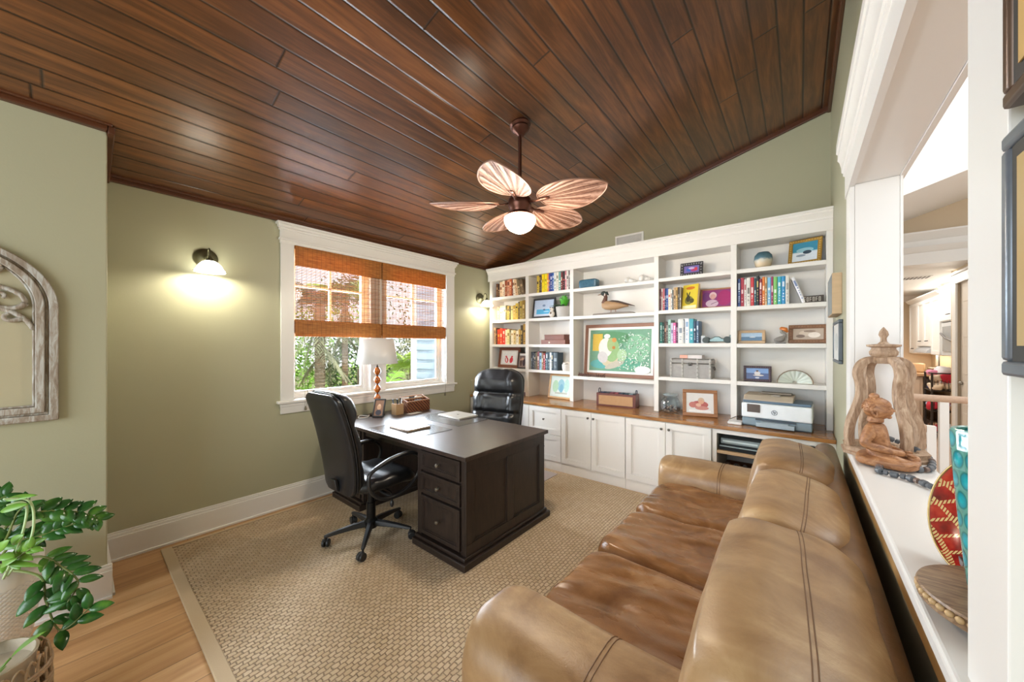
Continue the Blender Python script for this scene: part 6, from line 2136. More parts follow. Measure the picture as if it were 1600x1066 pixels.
# ------------------------------------------------------------------ outside the window
ground = NT('garden_ground')
_g = ground.noise(ground.obj(), 3, 5, 0.6)
ground.set(Base_Color=ground.ramp(_g, [(0.3, '#4e4a30'), (0.6, '#7b8250'), (0.8, '#a09a78')]), Roughness=0.9)
struct(MB().box(-30, WX - T1 - 0.001, -14, 22, -0.55, -0.4).build('ground', ground.m, smooth=0))
# house wing with lap siding
M_sid = mat('blue_grey_siding', '#a3b3c4', 0.55, var=0.02, nscale=2)
cx0 = ony(650, 560, 3.82).x
mb = MB()
z = -0.4
while z < 5.2:
    mb.prism([(3.82, z), (3.845, z + 0.165), (3.88, z + 0.165), (3.88, z)], cx0 + 0.002, WX - T1 - 0.001, 'x')
    z += 0.165
struct(mb.build('wall_outside_wing', M_sid, smooth=0))
struct(MB().box(cx0 - 0.13, cx0, 3.80, 3.93, -0.4, 5.2).build('trim_12', M_white, bevel=0.003, smooth=0))
M_fr_g = mat('palm_frond_green', '#7fae3f', 0.4, var=0.4, nscale=3)
M_fr_y = mat('palm_frond_lime', '#a9c94e', 0.4, var=0.35, nscale=3)
M_fr_d = mat('palm_frond_grey', '#8a8c6f', 0.6, var=0.4, nscale=3)
M_fr_k = mat('dark_foliage', '#3f5c30', 0.5, var=0.5, nscale=3)
M_trk_ = mat('palm_trunk', '#8b7b68', 0.9, var=0.35, nscale=6, bump=0.8, bscale=20, stretch=(1, 1, 4))


def frond(mb, base, az, el, L, droop, leaf, nl=34, m=0, rnd=random):
    base = Vector(base)
    d = Vector((math.cos(az) * math.cos(el), math.sin(az) * math.cos(el), math.sin(el)))
    side = Vector((-math.sin(az), math.cos(az), 0))
    P = lambda t: base + d * L * t + Vector((0, 0, -droop * t * t))
    mb.tube([P(i / 8) for i in range(9)], [0.012 * (1 - 0.8 * i / 8) + 0.002 for i in range(9)], 5, m)
    for k in range(nl):
        t = 0.12 + 0.87 * k / (nl - 1)
        p = P(t)
        ll = leaf * math.sin(PI * (0.15 + 0.8 * t)) ** 0.7
        for s_ in (-1, 1):
            q = (side * s_ * 0.85 + d * 0.6 + Vector((0, 0, -0.25 + rnd.uniform(-.25, .15)))).normalized()
            w = ll * 0.022 + 0.003
            wv = d.cross(q).normalized().cross(q).normalized() * w
            mid = p + q * ll * 0.5
            tip = p + q * ll + Vector((0, 0, -ll * 0.25))
            mb.add([p - wv * 0.4, p + wv * 0.4, mid + wv, mid - wv, tip], [(0, 1, 2, 3), (3, 2, 4)], m)


def palm(label, x, y, ztop, n, L, leaf, m, el0=0.9, trunk=0.09, seed=0, cat='palm', zb=-0.4, dead=0):
    rnd = random.Random(seed)
    t = thing('palm', label, cat, (x, y, zb))
    if trunk == 0:
        MB().lathe([(0.10, zb), (0.09, zb + 0.15), (0.05, ztop)], (x, y, 0), 12).build('stem', M_trk_, t)
    if trunk:
        prof = []
        zz = zb
        while zz < ztop:
            prof += [(trunk * 1.0, zz), (trunk * 1.15, zz + 0.05)]
            zz += 0.07
        MB().lathe(prof, (x, y, 0), 14).build('trunk', M_trk_, t)
    mb = MB()
    for k in range(n):
        az = 2 * PI * (k + rnd.uniform(-.3, .3)) / n
        frond(mb, (x, y, ztop), az, el0 * rnd.uniform(0.35, 1.15), L * rnd.uniform(.8, 1.15), L * rnd.uniform(.35, .8), leaf, rnd=rnd)
    mb.build('fronds', m, t, smooth=0)
    if dead:
        mb = MB()
        for k in range(dead):
            az = 2 * PI * (k + rnd.uniform(-.3, .3)) / dead
            frond(mb, (x, y, ztop - 0.1 - rnd.uniform(0, 1.2)), az, -0.6 * rnd.uniform(0.2, 1.9), L * rnd.uniform(.35, .7), L * 0.35, leaf * 0.7, nl=22, rnd=rnd)
        mb.build('dry_fronds', M_fr_d, t, smooth=0)
    return t


palm('low bright green feathery palm just outside the window, behind the lamp', -5.55, 3.2, 0.35, 15, 1.05, 0.36, M_fr_g, 1.0, 0, 1)
palm('lime green low palm right below the left window pane', -5.2, 1.45, 0.25, 10, 0.75, 0.26, M_fr_y, 1.1, 0, 2)
palm('palm tree with dry grey skirt of fronds, seen through left window pane', -7.6, 3.16, 2.3, 13, 1.2, 0.42, M_fr_k, 0.9, 0.09, 3, dead=10)
palm('second palm tree with slim grey trunk, farther behind the lamp', -8.9, 4.3, 2.7, 12, 1.2, 0.42, M_fr_g, 0.9, 0.07, 4, dead=8)
palm('palm tree with dark crown at the far left of the window view', -8.6, 0.0, 1.9, 13, 1.3, 0.42, M_fr_k, 0.9, 0.11, 5, dead=8)
palm('yellow-green palm standing next to the blue-grey siding', -7.5, 5.3, 0.9, 14, 1.0, 0.36, M_fr_y, 1.1, 0.06, 6)


def bush(label, x, y, r, h, m, seed, n=900, lw=0.07, zb=-0.4):
    rnd = random.Random(seed)
    t = thing('bush', label, 'bush', (x, y, zb))
    mb = MB()
    for k in range(n):
        a, b_ = rnd.uniform(0, 2 * PI), rnd.uniform(-1, 1)
        rr = (0.75 + 0.3 * rnd.random())
        px_, py_, pz_ = r * rr * math.cos(a) * math.sqrt(1 - b_ * b_), r * rr * math.sin(a) * math.sqrt(1 - b_ * b_), h * rr * b_
        c = Vector((x + px_, y + py_, zb + h + pz_))
        if c.z < zb:
            continue
        u_ = Vector((rnd.gauss(0, 1), rnd.gauss(0, 1), rnd.gauss(0, 1))).normalized()
        w_ = u_.orthogonal().normalized() * lw * 0.4
        mb.add([c, c + u_ * lw + w_, c + u_ * lw * 2, c + u_ * lw - w_], [(0, 1, 2, 3)])
    mb.build('foliage', m, t, smooth=0)
    MB().tube([(x, y, zb), (x, y, zb + h)], 0.05, 8).build('stem', M_trk_, t)
    return t


bush('dark green shrub at the back left of the garden', -13.4, 1.2, 1.5, 1.75, M_fr_k, 1, 1300, 0.08)
bush('mid green shrub in the back of the garden behind the palms', -13.6, 6.0, 1.7, 1.8, M_fr_g, 2, 1300, 0.08)
for k_ in range(6):
    bush(['leafy hedge shrub at the far left end of the garden hedge', 'second hedge shrub from the left behind the palms', 'third hedge shrub from left, behind the lamp shade', 'fourth hedge shrub from left in the garden hedge', 'fifth hedge shrub from left, left of the siding', 'rightmost hedge shrub partly behind the blue-grey siding'][k_], -10.6, -1.2 + 2.25 * k_, 0.95, 1.15, (M_fr_k, M_fr_d, M_fr_g)[k_ % 3], 40 + k_, 1500, 0.07)
bush('tall lime green leafy shrub beside the siding corner', -7.9, 8.0, 0.9, 1.6, M_fr_y, 3, 1500, 0.08)
bush('sparse pale tree crown rising above the window view', -19.5, 2.0, 2.8, 3.6, M_fr_g, 4, 700, 0.12)
bush('sparse dark tree crown beyond the garden on the right', -19.5, 11.0, 3.0, 3.6, M_fr_k, 5, 800, 0.12)
# small utility panel low on the wall behind the far chair
t = thing('wall_panel', 'small sage-painted access panel low on the green wall behind the far chair', 'panel', (WX, 3.70, 0.5))
MB().box(WX + 0.0005, WX + 0.02, 3.62, 3.79, 0.99 - 0.17, 0.99).build('panel_face', M_wall, t, bevel=0.004, smooth=0)

# ------------------------------------------------------------------ arched carved frame on the near-left wall
M_arch = NT('distressed_arch_wood')
_n = M_arch.noise(M_arch.obj((8, 8, 1.5)), 6, 5, 0.65, 1.0)
M_arch.set(Base_Color=M_arch.ramp(_n, [(0.3, '#80705f'), (0.48, '#9d9284'), (0.62, '#bcbcb6')]), Roughness=0.6)
M_arch.bump(_n, 0.4, 0.004)
M_arch = M_arch.m
af = thing('arched_wall_frame', 'distressed pale wooden gothic arched frame with scroll tracery on the near left wall', 'wall decor', (SX, -0.43, 1.09))
AY, AZ = -0.43, 1.09


def arch_path(hw, z0, zs, n=18):
    """right half then left half outline of a depressed arch"""
    top = 2.045 - (0.378 - hw) * 0.8
    pts = [(AY + hw, z0), (AY + hw, zs)]
    for i in range(1, n + 1):
        a = PI / 2 * i / n
        pts.append((AY + hw * math.cos(a) ** 1.0, zs + (top - zs) * math.sin(a)))
    for i in range(n - 1, -1, -1):
        a = PI / 2 * i / n
        pts.append((AY - hw * math.cos(a), zs + (top - zs) * math.sin(a)))
    pts.append((AY - hw, z0))
    return pts


def band(mb, hw0, hw1, zlow0, zlow1, x0, x1, zs=1.70):
    A = arch_path(hw0, zlow0, zs)
    B = arch_path(hw1, zlow1, zs)
    n = len(A)
    vs = []
    for i in range(n):
        vs += [(x0, A[i][0], A[i][1]), (x1, A[i][0], A[i][1]), (x1, B[i][0], B[i][1]), (x0, B[i][0], B[i][1])]
    fs = []
    for i in range(n):
        j = (i + 1) % n
        for k in range(4):
            k2 = (k + 1) % 4
            fs.append((i * 4 + k, j * 4 + k, j * 4 + k2, i * 4 + k2))
    mb.add(vs, fs)


mb = MB()
band(mb, 0.378, 0.345, AZ, AZ + 0.033, SX + 0.001, SX + 0.030)
band(mb, 0.345, 0.332, AZ + 0.033, AZ + 0.046, SX + 0.001, SX + 0.020)
band(mb, 0.332, 0.300, AZ + 0.046, AZ + 0.078, SX + 0.001, SX + 0.036)
band(mb, 0.300, 0.290, AZ + 0.078, AZ + 0.088, SX + 0.001, SX + 0.016)
mb.build('moulded_frame', M_arch, af, bevel=0.005, smooth=50)
mb = MB()
o_ = arch_path(0.295, AZ + 0.08, 1.70)
mb.prism(o_, SX + 0.001, SX + 0.004, 'x')
mb.build('backing', mat('pale_backing', '#b3ab8e', 0.5, var=0.04), af, smooth=0)
mb = MB()


def sc_(p0, p1, p2, p3, r=0.013, x=SX + 0.018):
    mb.tube([(x, q.x, q.y) for q in [Vector((v.x, v.y, 0)) for v in bez((p0[0], p0[1], 0), (p1[0], p1[1], 0), (p2[0], p2[1], 0), (p3[0], p3[1], 0), 14)]], [r * (1 - 0.4 * i / 14) for i in range(15)], 8)


for s_ in (1, -1):
    f = lambda dy, z: (AY + s_ * dy, z)
    sc_(f(0.0, 1.70), f(0.12, 1.72), f(0.26, 1.70), f(0.295, 1.58), 0.016)
    sc_(f(0.0, 1.80), f(0.16, 1.82), f(0.26, 1.80), f(0.27, 1.72), 0.015)
    sc_(f(0.27, 1.72), f(0.24, 1.66), f(0.14, 1.70), f(0.16, 1.75), 0.013)
    sc_(f(0.16, 1.75), f(0.18, 1.79), f(0.22, 1.76), f(0.20, 1.74), 0.011)
    sc_(f(0.0, 1.88), f(0.1, 1.84), f(0.19, 1.86), f(0.20, 1.90), 0.013)
    sc_(f(0.20, 1.90), f(0.17, 1.94), f(0.13, 1.91), f(0.15, 1.885), 0.011)
    sc_(f(0.26, 1.64), f(0.20, 1.60), f(0.19, 1.66), f(0.22, 1.66), 0.012)
mb.build('scroll_tracery', M_arch, af, smooth=180)

# ------------------------------------------------------------------ plants at the lower left
M_zz = NT('glossy_zz_leaf')
_n = M_zz.noise(M_zz.obj(), 14, 3)
M_zz.set(Base_Color=M_zz.ramp(_n, [(0.3, '#1f4a22'), (0.55, '#35682b'), (0.75, '#5f8f35')]), Roughness=0.22)
M_zz = M_zz.m
M_zzl = mat('bright_new_leaf', '#6c9c3a', 0.3, var=0.3, nscale=12)
M_stem = mat('olive_stem', '#6b7a3c', 0.5, var=0.3, nscale=12)
M_potw = NT('white_woven_pot')
_s = M_potw.node('ShaderNodeSeparateXYZ')
M_potw.link(M_potw.tc.outputs['Object'], _s.inputs[0])
_ang = M_potw.math('ARCTAN2', _s.outputs[1], _s.outputs[0])
_u = M_potw.math('MULTIPLY', _ang, 9.5)
_d1 = M_potw.math('SINE', M_potw.math('ADD', M_potw.math('MULTIPLY', _s.outputs[2], 165), M_potw.math('MULTIPLY', _u, 2.0)))
_d2 = M_potw.math('SINE', M_potw.math('SUBTRACT', M_potw.math('MULTIPLY', _s.outputs[2], 165), M_potw.math('MULTIPLY', _u, 2.0)))
_w = M_potw.math('ABSOLUTE', M_potw.math('MULTIPLY', _d1, _d2))
_msk = M_potw.math('LESS_THAN', _s.outputs[2], 0.40)
_w = M_potw.math('MAXIMUM', _w, M_potw.math('SUBTRACT', 1.0, _msk))
M_potw.set(Base_Color=M_potw.ramp(_w, [(0.0, '#c3c8d4'), (0.05, '#e9ebef'), (0.15, '#f6f6f6')]), Roughness=0.35)
M_potw.bump(_w, 0.35, 0.006)
M_potw = M_potw.m
PX, PY = -2.90, -0.255
pt = thing('potted_plant', 'leafy glossy ZZ plant in a tall white diamond-textured pot by the near left wall', 'plant', (PX, PY, 0))
MB().lathe([(0.085, 0.0005), (0.10, 0.02), (0.135, 0.14), (0.155, 0.30), (0.162, 0.42), (0.166, 0.508), (0.163, 0.515), (0.156, 0.51), (0.15, 0.465), (0.001, 0.465)], (0, 0, 0), 56).build('pot', M_potw, pt, local=True, smooth=50)
MB().lathe([(0.001, 0.478), (0.10, 0.48), (0.148, 0.474)], n=24, cap=False).build('soil', mat('dark_soil', '#3d2f22', 0.9, bump=0.6), pt, local=True)


def leaf(mb, base, d, L, Wd, m=0, up=Vector((0, 0, 1)), fold=0.25, droop=0.15):
    d = d.normalized()
    side = d.cross(up)
    if side.length < 1e-3:
        side = Vector((1, 0, 0))
    side.normalize()
    nrm = side.cross(d).normalized()
    n = 8
    rows = []
    for i in range(n + 1):
        t = i / n
        c = base + d * L * t - nrm * droop * L * t * t
        w = Wd * 0.5 * max(0.02, math.sin(PI * t ** 0.85) ** 0.75 if 0 < t < 1 else 0.02)
        rows.append([c - side * w + nrm * fold * w, c, c + side * w + nrm * fold * w])
    vs = [p for r in rows for p in r]
    fs = []
    for i in range(n):
        for k in range(2):
            fs.append((i * 3 + k, i * 3 + k + 1, (i + 1) * 3 + k + 1, (i + 1) * 3 + k))
    mb.add(vs, fs, m)


def zz_stem(parent, pts, n, L, Wd, m, seed, r0=0.006):
    rnd = random.Random(seed)
    sp = spline(pts, 10)
    N = len(sp)
    st_ = MB().tube(sp, [r0 * (1 - 0.6 * i / N) for i in range(N)], 7).build('stem', M_stem, parent)
    mb = MB()
    for k in range(n):
        t = 0.30 + 0.70 * k / (n - 1)
        i = min(N - 2, int(t * (N - 1)))
        p = sp[i]
        d = (sp[i + 1] - sp[max(0, i - 1)]).normalized()
        side = d.cross(Vector((0.9, 0.1, 0.5))).normalized()
        for s_ in (-1, 1):
            q = d * 0.75 + side * s_ * 0.8 + Vector((0, 0, 0.15 + rnd.uniform(-.2, .2)))
            sz_ = (1 - 0.45 * abs(t - 0.55)) * rnd.uniform(.85, 1.1)
            leaf(mb, p, q, L * sz_, Wd * sz_, up=Vector((0.9 + rnd.uniform(-.3, .3), rnd.uniform(-.3, .3), 0.6)))
    mb.build('leaflets', m, st_, solid=0.0012, smooth=180)


B0 = Vector((PX, PY, 0.475))


def P_(u, v, x):
    return onx(u, v, x)


stems = [
    ([B0, P_(15, 818, -2.74), P_(70, 799, -2.72), P_(125, 801, -2.70), P_(155, 812, -2.68)], 9, 0.075, 0.046, M_zz, 1),
    ([B0 + Vector((0.03, 0.02, 0)), P_(20, 850, -2.72), P_(60, 838, -2.70), P_(118, 818, -2.68)], 8, 0.085, 0.042, M_zz, 2),
    ([B0 + Vector((0.08, 0.06, 0.02)), P_(62, 870, -2.60), P_(95, 885, -2.55), P_(122, 910, -2.50), P_(105, 942, -2.50)], 9, 0.09, 0.038, M_zz, 3),
    ([B0 + Vector((-0.03, -0.02, 0)), P_(5, 850, -2.72), P_(25, 805, -2.70), P_(40, 790, -2.70)], 7, 0.08, 0.036, M_zz, 4),
    ([B0, P_(-20, 840, -2.75), P_(-10, 790, -2.75), P_(10, 775, -2.75)], 7, 0.08, 0.04, M_zz, 6),
    ([B0 + Vector((0.1, 0.02, 0.03)), P_(60, 900, -2.62), P_(72, 940, -2.56), P_(95, 985, -2.50), P_(140, 950, -2.46)], 7, 0.10, 0.05, M_zz, 7),
    ([B0 + Vector((0.02, -0.05, 0)), P_(10, 880, -2.60), P_(30, 870, -2.55), P_(50, 856, -2.50)], 6, 0.06, 0.028, M_zzl, 8),
]
for s_ in stems:
    zz_stem(pt, *s_)
mb = MB().tube(spline([P_(5, 905, -2.60), P_(30, 850, -2.55), P_(42, 800, -2.55), P_(35, 785, -2.55), P_(10, 790, -2.55)], 8), 0.0042, 8).tube(spline([P_(12, 900, -2.60), P_(45, 850, -2.52), P_(53, 810, -2.52), P_(44, 782, -2.52), P_(5, 780, -2.52)], 8), 0.0042, 8)
mb.build('arching_stem', mat('pale_green_stem', '#b4cf9a', 0.4), pt, smooth=180)
mb = MB()
for (u, v, du, dv, L, Wd) in ((8, 782, 36, -8, 0.10, 0.025), (0, 800, 36, -12, 0.09, 0.03), (28, 862, 34, -18, 0.10, 0.035), (5, 880, 45, 2, 0.12, 0.022), (0, 870, 20, 0, 0.06, 0.035), (2, 884, 18, -10, 0.07, 0.035), (18, 850, 20, -18, 0.06, 0.035), (-5, 862, 16, -18, 0.07, 0.035)):
    p = P_(u, v, -2.55)
    q = P_(u + du, v + dv, -2.50)
    leaf(mb, p, q - p, L, Wd, up=Vector((0.9, 0.1, 0.7)))
mb.build('pale_leaves', M_zzl, pt, solid=0.0012, smooth=180)

bkx, bky = -2.30, -0.215
bs = thing('wicker_basket', 'round openwork wicker basket on the floor at the lower left corner', 'basket', (bkx, bky, 0))
M_wk = mat('pale_wicker', '#a58d70', 0.6, var=0.35, nscale=40, bump=0.4)
mb = MB()
for k in range(26):
    a = 2 * PI * k / 26
    a2 = 2 * PI * (k + 1.4) / 26
    r0, r1 = 0.125, 0.158
    mb.tube(spline([(r0 * math.cos(a), r0 * math.sin(a), 0.01), (r1 * math.cos(a), r1 * math.sin(a), 0.15), (r1 * math.cos(a), r1 * math.sin(a), 0.285), (0.15 * math.cos((a + a2) / 2), 0.15 * math.sin((a + a2) / 2), 0.325), (r1 * 0.96 * math.cos(a2), r1 * 0.96 * math.sin(a2), 0.28)], 5), 0.0042, 6)
mb.build('uprights', M_wk, bs, local=True)
mb = MB()
for z in [0.004 + 0.012 * i for i in range(14)] + [0.19, 0.202, 0.214, 0.26, 0.272]:
    r = 0.125 + 0.036 * min(1, z / 0.15)
    mb.tube([(r * math.cos(2 * PI * i / 40), r * math.sin(2 * PI * i / 40), z + 0.004) for i in range(40)], 0.0055, 6, closed=True)
mb.lathe([(0.001, 0.002), (0.125, 0.002), (0.125, 0.008), (0.001, 0.008)], n=24)
mb.build('weave_rings', M_wk, bs, local=True)
bw = thing('ceramic_planter', 'rough pale ceramic planter sitting inside the wicker basket', 'planter', (bkx - 0.0, bky, 0.0085))
MB().lathe([(0.08, 0.0), (0.105, 0.10), (0.118, 0.20), (0.125, 0.30), (0.132, 0.33), (0.124, 0.332), (0.118, 0.29), (0.001, 0.275)], n=36).build('bowl', mat('rough_pale_ceramic', '#b9ad9a', 0.5, var=0.25, nscale=18, bump=0.3), bw, local=True, smooth=60)
mb = MB()
for (az, el, L, Wd) in ((0.3, 0.75, 0.11, 0.06), (1.4, 0.9, 0.10, 0.05), (-1.1, 0.7, 0.12, 0.06), (3.2, 0.8, 0.12, 0.06)):
    d = Vector((math.cos(az) * math.cos(el), math.sin(az) * math.cos(el), math.sin(el)))
    b0 = Vector((0.03 * math.cos(az), 0.03 * math.sin(az), 0.275))
    mb.tube([b0, b0 + d * 0.06], 0.003, 6)
    leaf(mb, b0 + d * 0.06, d + Vector((0, 0, -0.2)), L, Wd)
mb.build('broad_leaves', M_zzl, bw, local=True, solid=0.0012, smooth=180)
# ------------------------------------------------------------------ things on the ledge
LZ = 1.0005
M_teak = NT('carved_teak')
_n = M_teak.noise(M_teak.obj((5, 5, 1.2)), 12, 5, 0.65, 1.0)
M_teak.set(Base_Color=M_teak.ramp(_n, [(0.3, '#7a6048'), (0.5, '#a0846a'), (0.7, '#bda68c')]), Roughness=0.6)
M_teak.bump(_n, 0.5, 0.003)
M_teak = M_teak.m
stx, sty = 0.295, 2.315
st = thing('wooden_pagoda_frame', 'weathered wooden bell-shaped openwork stupa with turned finial on the white ledge', 'ornament', (stx, sty, LZ))
prof = [(0.125, 0.035), (0.130, 0.09), (0.122, 0.15), (0.102, 0.21), (0.086, 0.27), (0.088, 0.325), (0.097, 0.365), (0.088, 0.405), (0.062, 0.428), (0.03, 0.434)]
sp = spline([(p[0], 0, p[1]) for p in prof], 6)
for k in range(4):
    a = math.radians(24 + 90 * k)
    mb = MB()
    mb.M = rotm(0, 0, a)
    N = len(sp)
    rings = []
    for i, p in enumerate(sp):
        d = (sp[min(i + 1, N - 1)] - sp[max(i - 1, 0)]).normalized()
        nn = Vector((d.z, 0, -d.x))
        th, w = 0.0135, 0.0165
        rings.append([p + nn * th + Vector((0, w, 0)), p + nn * th - Vector((0, w, 0)), p - nn * th - Vector((0, w, 0)), p - nn * th + Vector((0, w, 0))])
    mb.loft(rings)
    mb.build('curved_rib', M_teak, st, local=True, bevel=0.003, smooth=50)
MB().lathe([(0.150, 0.0), (0.152, 0.012), (0.142, 0.016), (0.142, 0.03), (0.146, 0.036), (0.110, 0.036), (0.108, 0.0)], n=8, R=rotm(0, 0, PI / 8), cap=False).build('base_ring', M_teak, st, local=True, bevel=0.002, smooth=30)
MB().lathe([(0.048, 0.415), (0.050, 0.44), (0.040, 0.447), (0.046, 0.455), (0.048, 0.468), (0.040, 0.480), (0.040, 0.487), (0.056, 0.492), (0.057, 0.500), (0.020, 0.504), (0.011, 0.515), (0.010, 0.53), (0.017, 0.545), (0.014, 0.56), (0.005, 0.575), (0.001, 0.58)], n=28).build('finial', M_teak, st, local=True, smooth=50)

# seated carved figure, facing +x
M_bud = NT('carved_figure_wood')
_n = M_bud.noise(M_bud.obj((2, 2, 4)), 14, 5, 0.6, 1.2)
M_bud.set(Base_Color=M_bud.ramp(_n, [(0.3, '#70452a'), (0.5, '#996942'), (0.72, '#b98a62')]), Roughness=0.5)
M_bud.bump(_n, 0.35, 0.002)
M_bud = M_bud.m
bd = thing('seated_figure', 'carved light wooden figure seated cross-legged with topknot, facing right on the ledge', 'statue', (0.248, 2.135, LZ), math.radians(-14))
# one continuous body surface grown on a joint skeleton
me = D.meshes.new('body')
J = {
    'pelvis': (0.0, 0, 0.045, 0.054), 'belly': (0.004, 0, 0.085, 0.046), 'chest': (0.008, 0, 0.132, 0.050), 'neckb': (-0.002, 0, 0.168, 0.032), 'neck': (0.0, 0, 0.186, 0.027), 'skull': (0.004, 0, 0.205, 0.028),
    'shl': (-0.004, -0.055, 0.150, 0.027), 'ell': (-0.026, -0.076, 0.088, 0.022), 'wrl': (0.052, -0.050, 0.066, 0.015), 'hal': (0.088, -0.024, 0.062, 0.013),
    'shr': (-0.004, 0.055, 0.150, 0.027), 'elr': (-0.026, 0.076, 0.088, 0.022), 'wrr': (0.050, 0.045, 0.060, 0.0125), 'har': (0.080, 0.015, 0.058, 0.012),
    'hipl': (0.02, -0.040, 0.035, 0.035), 'knl': (0.085, -0.075, 0.028, 0.027), 'anl': (0.105, -0.005, 0.022, 0.018), 'ftl': (0.095, 0.035, 0.022, 0.014),
    'hipr': (0.02, 0.040, 0.035, 0.035), 'knr': (0.085, 0.075, 0.028, 0.027), 'anr': (0.115, 0.01, 0.040, 0.016), 'ftr': (0.095, -0.03, 0.045, 0.013)}
E_ = [('pelvis', 'belly'), ('belly', 'chest'), ('chest', 'neckb'), ('neckb', 'neck'), ('neck', 'skull'), ('chest', 'shl'), ('shl', 'ell'), ('ell', 'wrl'), ('wrl', 'hal'), ('chest', 'shr'), ('shr', 'elr'), ('elr', 'wrr'), ('wrr', 'har'),
      ('pelvis', 'hipl'), ('hipl', 'knl'), ('knl', 'anl'), ('anl', 'ftl'), ('pelvis', 'hipr'), ('hipr', 'knr'), ('knr', 'anr'), ('anr', 'ftr')]
keys = list(J)
me.from_pydata([J[k][:3] for k in keys], [(keys.index(a), keys.index(b_)) for a, b_ in E_], [])
ob = D.objects.new('body', me)
link(ob)
ob.parent = bd
me.materials.append(M_bud)
sk = ob.modifiers.new('skin', 'SKIN')
sk.use_smooth_shade = True
for i, k in enumerate(keys):
    me.skin_vertices[0].data[i].radius = (J[k][3], J[k][3])
    me.skin_vertices[0].data[i].use_root = (k == 'pelvis')
sb_ = ob.modifiers.new('sub', 'SUBSURF')
sb_.levels = 2
sb_.render_levels = 2
mb = MB()


def headfn(v, q):
    v = v.copy()
    if v.x > 0.02:
        v.x += 0.004 * math.exp(-((v.z + 0.012) / 0.012) ** 2) - 0.003 * math.exp(-((v.z - 0.006) / 0.008) ** 2)
    if v.z < -0.01:
        v.y *= 1 - 0.25 * (-v.z - 0.01) / 0.04
    return v


puff(mb, (0.006, 0, 0.232), (0.044, 0.038, 0.045), (2.3, 2.3, 2.3), 20, fn=headfn)
mb.tube([(0.045, 0, 0.240), (0.053, 0, 0.226), (0.046, 0, 0.222)], [0.004, 0.007, 0.004], 8)
mb.ball((0.043, 0, 0.213), 0.008, sc=(0.7, 1.5, 0.45), n=12, k=6).ball((0.040, 0, 0.200), 0.011, sc=(0.8, 1, 0.7), n=12, k=6)
for s_ in (-1, 1):
    mb.ball((0.042, s_ * 0.016, 0.236), 0.0075, sc=(0.5, 1.3, 0.5), n=10, k=6)
    mb.tube([(0.045, s_ * 0.006, 0.247), (0.043, s_ * 0.018, 0.250), (0.034, s_ * 0.028, 0.245)], 0.002, 6)
    mb.tube(spline([(0.004, s_ * 0.039, 0.245), (-0.006, s_ * 0.044, 0.235), (-0.002, s_ * 0.044, 0.215), (0.008, s_ * 0.040, 0.203), (0.010, s_ * 0.040, 0.225)], 5), 0.0045, 8)
hd = mb.build('head', M_bud, bd, local=True, smooth=180)
mb = MB()
rr_ = random.Random(2)
for i in range(150):
    a = i * 2.39996
    zz = 1 - 0.9 * (i + 0.5) / 150 * 1.25
    r = math.sqrt(max(0, 1 - zz * zz))
    p = Vector((r * math.cos(a) * 0.0425 + 0.003, r * math.sin(a) * 0.0365, 0.234 + zz * 0.0435))
    if p.x > 0.030 and p.z < 0.262:
        continue
    if abs(p.y) > 0.034 and p.x > -0.01 and p.z < 0.25:
        continue
    mb.ball(p, 0.0042, n=7, k=5, sc=(1, 1, 0.8))
mb.ball((-0.004, 0, 0.282), 0.017, sc=(1, 1, 0.8), n=14, k=8)
mb.build('curled_hair', M_bud, bd, local=True, smooth=180)
mb = MB()
for s_ in (-1, 1):
    b0 = Vector(J['hal' if s_ < 0 else 'har'][:3])
    for f in range(4):
        d = Vector((0.030, -s_ * (0.006 + 0.003 * f), -0.006)) * (1 - 0.12 * abs(f - 1.4))
        o_ = Vector((0, s_ * (0.009 - 0.006 * f), 0.002))
        mb.tube([b0 + o_, b0 + o_ + d * 0.55, b0 + o_ + d + Vector((0, 0, -0.004))], [0.0036, 0.0034, 0.0026], 7)
    mb.tube([b0 + Vector((-0.005, -s_ * 0.010, 0.006)), b0 + Vector((0.008, -s_ * 0.018, 0.008)), b0 + Vector((0.018, -s_ * 0.018, 0.006))], [0.004, 0.004, 0.003], 7)
mb.build('fingers', M_bud, bd, local=True, smooth=180)
mb = MB()
puff(mb, (0.035, 0, 0.023), (0.092, 0.098, 0.0228), (4, 3, 4), 18)
mb.build('seat_base', M_bud, bd, local=True, smooth=180)

# bead string
M_bead = mat('dark_stone_bead', '#55585c', 0.45, var=0.35, nscale=60, bump=0.2)
M_bead2 = mat('brown_stone_bead', '#6e5a50', 0.45, var=0.35, nscale=60)
path = [(0.262, 2.21, 0.085), (0.300, 2.17, 0.075)]
path = [tuple(onz(1385, 684, 1.075)), tuple(onz(1402, 690, 1.062)), tuple(onz(1425, 700, 1.045)), tuple(onz(1443, 709, 1.02)), tuple(onz(1456, 722, 1.013)), tuple(onz(1452, 733, 1.013)), tuple(onz(1428, 733, 1.013)), tuple(onz(1395, 730, 1.013)), tuple(onz(1375, 729, 1.013)), tuple(onz(1376, 736, 1.013)), tuple(onz(1395, 741, 1.013)), tuple(onz(1420, 747, 1.013)), tuple(onz(1445, 756, 1.013)), tuple(onz(1462, 764, 1.013))]
path = [(p[0], p[1], p[2] - LZ) for p in path]
sp = spline(path, 14)
bs_ = thing('bead_strand', 'long strand of dark grey stone beads draped over the seated figure onto the ledge', 'bead strand', (0.33, 1.97, LZ))
MB().tube([p + Vector((0, 0, LZ)) for p in sp], 0.0018, 5).build('cord', cm('#1d1d1d', 0.7), bs_)
acc = 0.0
last = sp[0]
nb = 0
